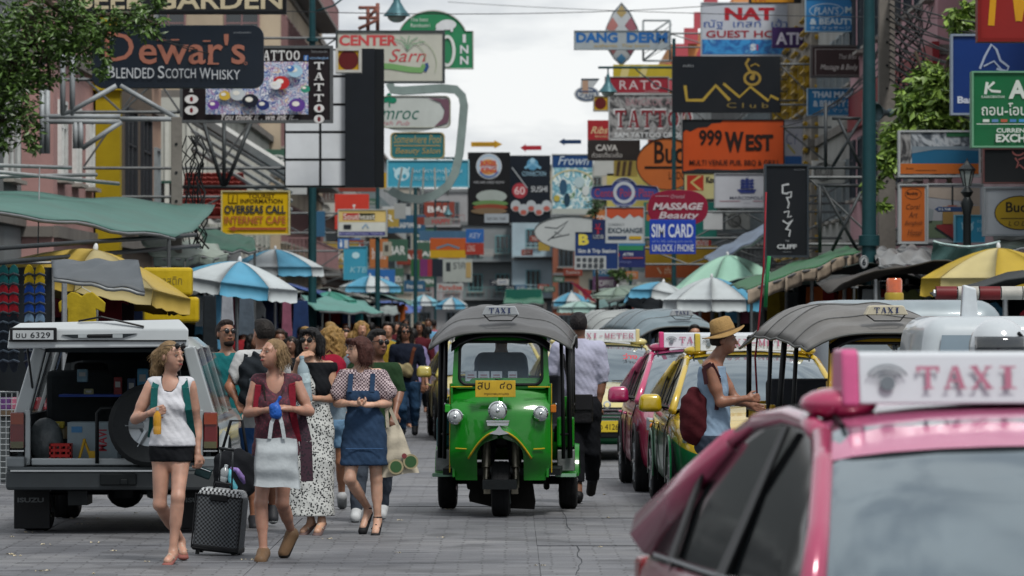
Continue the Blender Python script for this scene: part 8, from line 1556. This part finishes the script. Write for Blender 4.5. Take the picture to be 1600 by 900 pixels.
# 7 white shirt man from behind
m7, j7, o7 = person('man in a pale lilac shirt and black trousers seen from behind beside the three-wheeler', 905, 162, 783,
  dict(head=(904, 508, 0), neck=(904, 533, 0), sl=(874, 545, 0), sr=(934, 545, 0), el=(864, 590, .05), wl=(872, 622, -.1), er=(940, 595, 0), wr=(935, 634, -.03), hl=(892, 638, 0), hr=(920, 638, 0), kl=(898, 705, -.1), al=(903, 768, -.2), tl=(903, 779, -.02), kr=(924, 705, 0), ar=(926, 748, .2), tr=(924, 770, .28)),
  skin='#6f4c3a', hair=('short', '#120e10'), yaw=PI, male=True, fat=1.13, h=.0095, tyaw=PI, shoes=('shoe', '#101114'), face=False, eyes=False,
  wear=[('shirt', BODYT+('upL', 'upR'), .02, (529, 620), [((874, 548, 0), (866, 580, .02), .05, .062), ((934, 548, 0), (939, 580, 0), .05, .062), ((905, 560, .02), (905, 612, .02), .13, .145, .05, (1, .8, 1))], [((858, 615, 0), (.09, .2, .11)), ((946, 612, 0), (.075, .2, .09))], fab('#9a9cb0', .06)), ('trousers', ('torso', 'thL', 'thR', 'caL', 'caR'), .024, (612, 752), [], [], fab('#101217'))])
b7 = thing('shoulder_bag', 'black leather shoulder bag on the hip of the man seen from behind', 'bag', o7); obj('bag_body', MB().box((.02, -.17, .915), (.22, .09, .28)), mat('#17171a', .4, 0, .15, 6, bump=.3), b7, bevel=.02, bseg=3); obj('flap', MB().box((.02, -.225, .98), (.21, .015, .15)), mat('#1b1b1e', .4), b7, bevel=.006); strap(b7, [(893, 615, -.17), (880, 560, -.15), (878, 540, 0)], .03, '#17171a', s=162, cx=905)
# 8 straw hat
m8, j8, o8 = person('person in a straw hat and pale blue sleeveless top with a maroon backpack', 1120, 190, 838,
  dict(head=(1131, 532, 0), neck=(1122, 555, .0), sl=(1118, 573, .15), sr=(1107, 573, -.14), el=(1150, 625, .12), wl=(1170, 632, .05), er=(1124, 628, -.18), wr=(1163, 622, -.2), hl=(1116, 688, .1), hr=(1112, 688, -.08), kl=(1122, 760, .1), al=(1110, 822, .1), tl=(1132, 833, .1), kr=(1118, 760, -.08), ar=(1114, 822, -.08), tr=(1136, 834, -.08)),
  skin='#7d5440', hair=('short', '#14100e'), yaw=1.45, tyaw=PI/2-.1, fat=1.22, h=.008, hands={'R': dict(d=(.9, -.1, .05), n=(.2, .9, 0), curl=.7)},
  wear=[('vest', BODYT, .014, (572, 690), [((1118, 640, 0), (1116, 684, 0), .12, .14, .05, (.9, 1, 1))], [((1108, 580, -.22), (.09, .09, .11)), ((1136, 560, 0), (.05, .12, .06))], fab('#74889c', .1)), ('shorts', ('torso', 'thL', 'thR'), .016, (680, 760), [], [], fab('#2c3440'))])
ht = thing('straw_hat', 'straw hat with a wide brim tipped over the face beside the taxis', 'hat', P(1131, 522, 190)); HM = mat('#8a6f45', .8, 0, .15, 30, bump=.3, bsc=60)
cr_ = obj('crown', MB().lathe([(.105, 0), (.102, .06), (.088, .125), (.06, .14), (.02, .125), (0, .128)], n=24), HM, ht, smooth=True); br_ = obj('brim', MB().grid(lambda u, v: ((.10+.075*v)*math.cos(u*2*PI)*1.05, (.10+.075*v)*math.sin(u*2*PI), .01+.02*v*v*math.cos(u*2*PI*2)-.012*v), 36, 4, thick=.006), HM, ht, smooth=True); obj('hat_band', MB().lathe([(.107, .008), (.105, .03)], n=24), mat('#5d4a30', .8), ht, smooth=True)
ht.rotation_euler = (0, -.30, .1)
b8 = thing('backpack', 'maroon backpack worn by the person in the straw hat', 'backpack', o8); softbox((-.19, -.05, .98), (.11, .14, .25), fab('#3c1218'), b8); strap(b8, [(1102, 600, -.24), (1098, 575, -.22), (1110, 568, -.2), (1122, 590, -.19), (1118, 640, -.19)], .035, '#2a1418', s=190, cx=1120, th=.012)
# 9 teal polo
m9, j9, o9 = person('bearded man in glasses and a teal polo beside the white wagon', 355, 172, 805,
  dict(head=(353, 521, 0), neck=(355, 551, 0), sl=(330, 560, 0), sr=(382, 560, 0), el=(326, 610, .03), wl=(330, 655, -.05), er=(388, 610, .03), wr=(384, 655, -.05), hl=(342, 660, 0), hr=(370, 660, 0), kl=(342, 730, 0), al=(343, 790, 0), tl=(341, 803, -.15), kr=(372, 730, 0), ar=(371, 790, 0), tr=(374, 803, -.15)),
  skin='#7a543f', hair=('short', '#1c1310'), yaw=.45, pitch=-.15, male=True, glasses='#1a1a1c', h=.0095,
  wear=[('polo', BODYT+('upL', 'upR'), .018, (551, 668), [], [((322, 622, 0), (.09, .2, .1)), ((394, 622, 0), (.09, .2, .1)), ((356, 548, -.12), (.035, .12, .06))], fab('#15595c')), ('trousers', ('torso', 'thL', 'thR', 'caL', 'caR'), .018, (660, 790), [], [], fab('#22303f'))])
strap(m9, [(378, 556, -.02), (374, 566, -.13), (352, 640, -.14)], .03, '#121518', 'bag_strap', s=172, cx=355); link_mesh('beard', bake([E_((j9['head'][0]+.03, -.055, j9['head'][2]-.085), (.05, .045, .035), .02), E_((j9['head'][0]+.04, -.09, j9['head'][2]-.045), (.028, .015, .008), .01)], .007), mat('#1c1310', .8, 0, .3, 40), m9, True)
# 10 backpack man behind the burgundy tunic
m10, j10, o10 = person('dark haired man in a white tee with a grey and black backpack', 408, 183, 826,
  dict(head=(411, 521, 0), neck=(410, 548, 0), sl=(380, 560, 0), sr=(438, 560, 0), el=(359, 604, -.05), wl=(372, 570+55, -.18), er=(446, 606, .05), wr=(440, 650, 0), hl=(396, 668, 0), hr=(424, 668, 0), kl=(396, 742, 0), al=(397, 805, 0), tl=(399, 823, -.14), kr=(424, 738, .1), ar=(424, 790, .25), tr=(425, 812, .2)),
  skin='#8d6049', hair=('short', '#15110f'), yaw=-2.6, male=True, h=.0095, shoes=('sneaker', '#26282c'), face=True, eyes=False, tyaw=0,
  wear=[('tee', BODYT+('upL', 'upR'), .018, (546, 680), [], [((352, 606, 0), (.1, .2, .13)), ((452, 612, 0), (.1, .2, .12))], fab('#a3a5a6', .06)), ('shorts', ('torso', 'thL', 'thR'), .026, (668, 745), [], [], fab('#2a4a78'))])
b10 = thing('backpack', 'grey and black backpack worn by the dark haired man', 'backpack', o10); softbox((0, -.2, 1.24), (.17, .10, .25), fab('#1c2126'), b10, wr=.012); obj('front_pocket', MB().box((0.02, -.31, 1.18), (.22, .05, .2)), fab('#3a4046'), b10, bevel=.02, bseg=3); strap(b10, [(388, 560, -.16), (380, 558, -.05), (385, 572, -.12)], .05, '#20252a', s=183, cx=408)
b11 = thing('duffel_bag', 'black holdall hanging low beside the checked suitcase', 'bag', P(366, 740, 196)); softbox((0, 0, 0), (.16, .11, .20), fab('#111317'), b11); strap(b11, [(345, 705, .0), (362, 650, .05), (378, 705, .0)], .03, '#111317', s=196, cx=366) if 0 else None
b_ = MB(); b_.tube([(-.1, 0, .17), (-.03, .05, .42), (.06, .05, .42), (.1, 0, .17)], .012, 6); obj('handle', b_, fab('#15171a'), b11, smooth=True)
bottle('white flask clipped to the black holdall', 349, 752, 198, -.16, .036, .13, '#8f9598', '#9aa0a3', None, tilt=.25)
t = thing('scarf', 'turquoise and lilac scarf tied to the black holdall', 'scarf', P(362, 735, 198)+Vector((0, -.16, 0))); obj('scarf_cloth', MB().tube([(0, 0, .02), (.0, -.02, -.06), (.03, -.01, -.13), (.02, 0, -.2)], [.014, .022, .03, .012], 8), mat('#4c8f9c', .7, 0, .5, 22), t, smooth=True); obj('scarf_cloth', MB().tube([(0, 0, .02), (.05, -.02, .01), (.09, -.01, -.05), (.11, 0, -.1)], [.014, .02, .024, .01], 8), mat('#6d5a8c', .7, 0, .5, 22), t, smooth=True)
t = thing('purse', 'small dark green pouch in the lowered hand by the suitcase', 'pouch', P(318, 738, 212)+Vector((0, -.04, 0)), 0); t.rotation_euler = (0, .35, 0); obj('pouch_body', MB().box((0, 0, 0), (.12, .05, .075)), fab('#1a2b2e'), t, bevel=.012, bseg=3); obj('zip', MB().tube([(-.05, -.027, .025), (.05, -.027, .025)], .003, 4), CHROME(), t)
# 11 curly hair + red backpack
m11, j11, o11 = person('curly blonde walker with a crimson backpack behind the black bob', 521, 168, 797,
  dict(head=(520, 528, 0), neck=(520, 552, 0), sl=(496, 561, 0), sr=(545, 561, 0), el=(490, 608, 0), wl=(492, 650, 0), er=(550, 608, 0), wr=(550, 648, 0), hl=(508, 655, 0), hr=(534, 655, 0), kl=(508, 725, 0), al=(508, 780, .0), tl=(506, 795, .16), kr=(533, 722, 0), ar=(533, 772, .15), tr=(533, 790, .28)),
  skin='#96694f', hair=('long', '#7d6238'), yaw=2.9, h=.01, shoes=('sneaker', '#9a9da0'), face=False, eyes=False, tyaw=PI,
  wear=[('top', BODYT+('upL', 'upR'), .016, (552, 665), [], [((488, 612, 0), (.08, .2, .1)), ((555, 612, 0), (.08, .2, .1))], fab('#6a7a86')), ('shorts', ('torso', 'thL', 'thR'), .02, (655, 700), [], [], fab('#5f7f9c'))])
b_ = thing('backpack', 'crimson backpack on the curly blonde walker', 'backpack', o11); softbox((-.03, -.2, 1.26), (.15, .10, .2), fab('#7a1228'), b_); obj('top_handle', MB().tube([(-.06, -.2, 1.46), (-.03, -.2, 1.49), (0, -.2, 1.46)], .008, 5), fab('#3a0c16'), b_)
# driver and helmet rider
dx, dy = tk.x, tk.y
person('driver in a slate blue shirt seated inside the green three-wheeler', 785, 170, 800, loc=(dx, dy+.58, 0),
  J=dict(head=(785, 522, .0), neck=(785, 551, 0), sl=(758, 563, 0), sr=(812, 563, 0), el=(752, 600, -.1), wl=(762, 596, -.36), er=(818, 600, -.1), wr=(808, 596, -.36), hl=(770, 658, 0), hr=(800, 658, 0), kl=(765, 660, -.38), al=(765, 725, -.42), tl=(765, 730, -.5), kr=(806, 660, -.38), ar=(806, 725, -.42), tr=(806, 730, -.5)),
  skin='#6f4c3a', hair=('short', '#120e10'), male=True, h=.012, wear=[('shirt', BODYT+('upL', 'upR'), .02, (550, 665), [], [((746, 610, -.1), (.06, .2, .07)), ((824, 610, -.1), (.06, .2, .07))], fab('#2a3d58')), ('trousers', ('torso', 'thL', 'thR', 'caL', 'caR'), .02, (645, 722), [], [], fab('#1b1f26'))])
m12, j12, o12 = person('rider in a glossy white helmet standing behind the roof sign of the nearest taxi', 1560, 280, 999,
  dict(head=(1560, 548, 0), neck=(1560, 590, 0), sl=(1510, 610, 0), sr=(1610, 610, 0), el=(1500, 690, 0), wl=(1505, 760, -.1), er=(1620, 690, 0), wr=(1615, 760, -.1), hl=(1537, 760, 0), hr=(1583, 760, 0), kl=(1537, 870, 0), al=(1537, 975, 0), tl=(1537, 995, -.15), kr=(1583, 870, 0), ar=(1583, 975, 0), tr=(1583, 995, -.15)),
  skin='#7a543f', hair=('none', '#111111'), male=True, h=.014, wear=[('jacket', BODYT+('upL', 'upR', 'foL', 'foR'), .02, (592, 780), [], [], fab('#3a4048')), ('trousers', ('torso', 'thL', 'thR', 'caL', 'caR'), .02, (755, 975), [], [], fab('#20242a'))])
hl_ = thing('helmet', 'glossy white helmet with a dark slanted mark behind the nearest roof sign', 'helmet', P(1560, 548, 280)); obj('helmet_shell', MB().ell((0, 0, .02), (.165, .175, .165), 28, 18), mat('#a6adb2', .15, 0, .04, 3, coat=1), hl_, smooth=True)
obj('visor', MB().grid(lambda u, v: (.168*math.sin((u-.5)*2.0), -.178*math.cos((u-.5)*2.0)*math.cos(-.35+.7*v)-.003, -.04+.12*v), 14, 5, thick=.006), mat('#20262b', .08, coat=1), hl_, smooth=True); obj('helmet_mark', MB().tube([(.10, -.125, .10), (.15, -.07, .05)], .010, 6), BLACKP(), hl_)
# ---- far crowd: three walkers, copied with their own clothes
def base_walker(cx, hair, male, k):
    return person('x', cx, 100, 675, dict(head=(cx, 520, 0), neck=(cx, 538, 0), sl=(cx-19, 546, 0), sr=(cx+19, 546, 0), el=(cx-24, 575, .05), wl=(cx-22, 602, -.08), er=(cx+24, 575, 0), wr=(cx+23, 600, -.1 if k else .1), hl=(cx-9, 598, 0), hr=(cx+9, 598, 0), kl=(cx-9, 638, -.12), al=(cx-8, 667, -.02), tl=(cx-9, 674, -.15), kr=(cx+9, 636, .02), ar=(cx+9, 660, .2), tr=(cx+9, 671, .12)), hair=(hair, '#1a1512'), male=male, h=.019, eyes=False, skin='#8a604a', shoes=('none', ''), tyaw=PI if k == 2 else 0, yaw=PI if k == 2 else .2*k, face=k != 2,
        wear=[('top', BODYT+('upL', 'upR'), .022, (536, 604), [], [((cx-28, 588, 0), (.1, .2, .12)), ((cx+28, 588, 0), (.1, .2, .12))], fab('#6d7377')), ('trousers', ('torso', 'thL', 'thR', 'caL', 'caR'), .022, (598, 668 if k else 640), [], [], fab('#20262c'))])[0]
BW = [base_walker(0, 'short', True, 0), base_walker(0, 'long', False, 1), base_walker(0, 'short', True, 2)]
skt = ['#8a604a', '#a07660', '#6b4836']; hcl = [('black', '#121010'), ('brown', '#2e1f17'), ('fair', '#7d6238')]
tops = [('white', '#a3a6a8'), ('black', '#15181c'), ('red', '#7c1f26'), ('grey', '#666b70'), ('blue', '#2d4c7c'), ('pink', '#8c4f60'), ('green', '#2f4f38'), ('khaki', '#7a6f50'), ('teal', '#23646a'), ('mustard', '#8a7424'), ('maroon', '#4a1a22'), ('lilac', '#7d759c'), ('sky blue', '#5d8cac'), ('striped grey', '#4f565c'), ('cream', '#a39a80')]
rc = random.Random(5); spots = [(437, 502, 118, 'between the tunic walker and the holdall'), (455, 508, 128, 'left of the black bob'), (505, 499, 100, 'over the black bob'), (540, 500, 92, 'above the auburn bob'), (553, 502, 100, 'right of the auburn bob'), (470, 498, 84, 'far behind the dark haired man'), (525, 498, 76, 'far back near the grey post'), (600, 503, 92, 'behind the green shirted man'), (608, 502, 80, 'between the green shirt and the navy shirt'), (622, 498, 66, 'just over the navy shirted man'), (655, 503, 84, 'right of the navy shirted man'), (668, 500, 74, 'next to the left rail of the three-wheeler'), (660, 497, 60, 'far back at the left of the three-wheeler'), (645, 499, 70, 'right behind the navy shirted man'), (575, 499, 70, 'in the gap behind the auburn bob'), (490, 500, 92, 'beside the floral walker'), (395, 503, 110, 'between the wagon and the dark haired man'), (380, 500, 88, 'by the hanging cloths'), (590, 497, 55, 'far behind in the left crowd'), (634, 497, 52, 'far down the road centre left'), (678, 498, 56, 'far down the road by the canopy'), (928, 506, 96, 'between the lilac shirt and the roof sign'), (948, 500, 74, 'above the pale yellow taxi'), (968, 499, 64, 'right of the cap wearer in the far traffic'), (1085, 502, 112, 'behind the straw hat'), (990, 498, 58, 'over the dusty canopy'), (910, 498, 60, 'far behind the lilac shirted man'), (512, 505, 112, 'under the small green parasol'), (565, 505, 108, 'close behind the auburn bob')]+[(388+i*21+(i*37) % 11, 500, 58+(i*29) % 62, w) for i, w in enumerate(['by the wagon pillar', 'under the grey sheet', 'left of the tunic walker', 'over the tunic walker', 'right of the tunic walker', 'under the teal sheet', 'behind the curly hair', 'left of the auburn bob', 'over the gingham blouse', 'beyond the sunglasses wearer', 'beneath the blue tarpaulin', 'left of the navy shirt', 'above the beige bag', 'by the far lamp post'])]
for i, (px, py, s, wh) in enumerate(spots):
    b = BW[i % 3]; o = dup(b); top = tops[i % 15]; hc = hcl[rc.choice([0, 0, 1, 2])]; sk = skt[rc.randrange(3)]; p = P(px, 500, s); sc_ = rc.uniform(.93, 1.05); o.location = (p.x, p.y, 0); o.scale = (sc_, sc_, sc_); o.rotation_euler = (0, 0, rc.uniform(-.5, .5))
    o['label'] = f'{hc[0]} haired walker in a {top[0]} top {wh}'; o['group'] = 'people in the far crowd'
    for c in o.children:
        m_ = {'body': skinm(sk), 'top': fab(top[1]), 'trousers': fab(rc.choice(['#20262c', '#2c3f58', '#4c4a42', '#15181c', '#5d646c']))}.get(c.name.split('.')[0])
        if m_: c.material_slots[0].link = 'OBJECT'; c.material_slots[0].material = m_
        for d in c.children:
            if d.name.startswith('hair'): d.material_slots[0].link = 'OBJECT'; d.material_slots[0].material = mat(hc[1], .55, 0, .35, 26)
for b in BW:
    for c in list(b.children_recursive)+[b]: bpy.data.objects.remove(c)
cp_ = thing('cap', 'white cap on the walker beside the roof sign of the pale yellow taxi', 'cap', P(928, 496, 95)); obj('cap_crown', MB().lathe([(.105, 0), (.1, .06), (.06, .105), (0, .12)], n=16), mat('#a3a6a8', .8), cp_, smooth=True); obj('cap_peak', MB().box((0, -.12, .005), (.13, .1, .012)), mat('#a3a6a8', .8), cp_, bevel=.004)
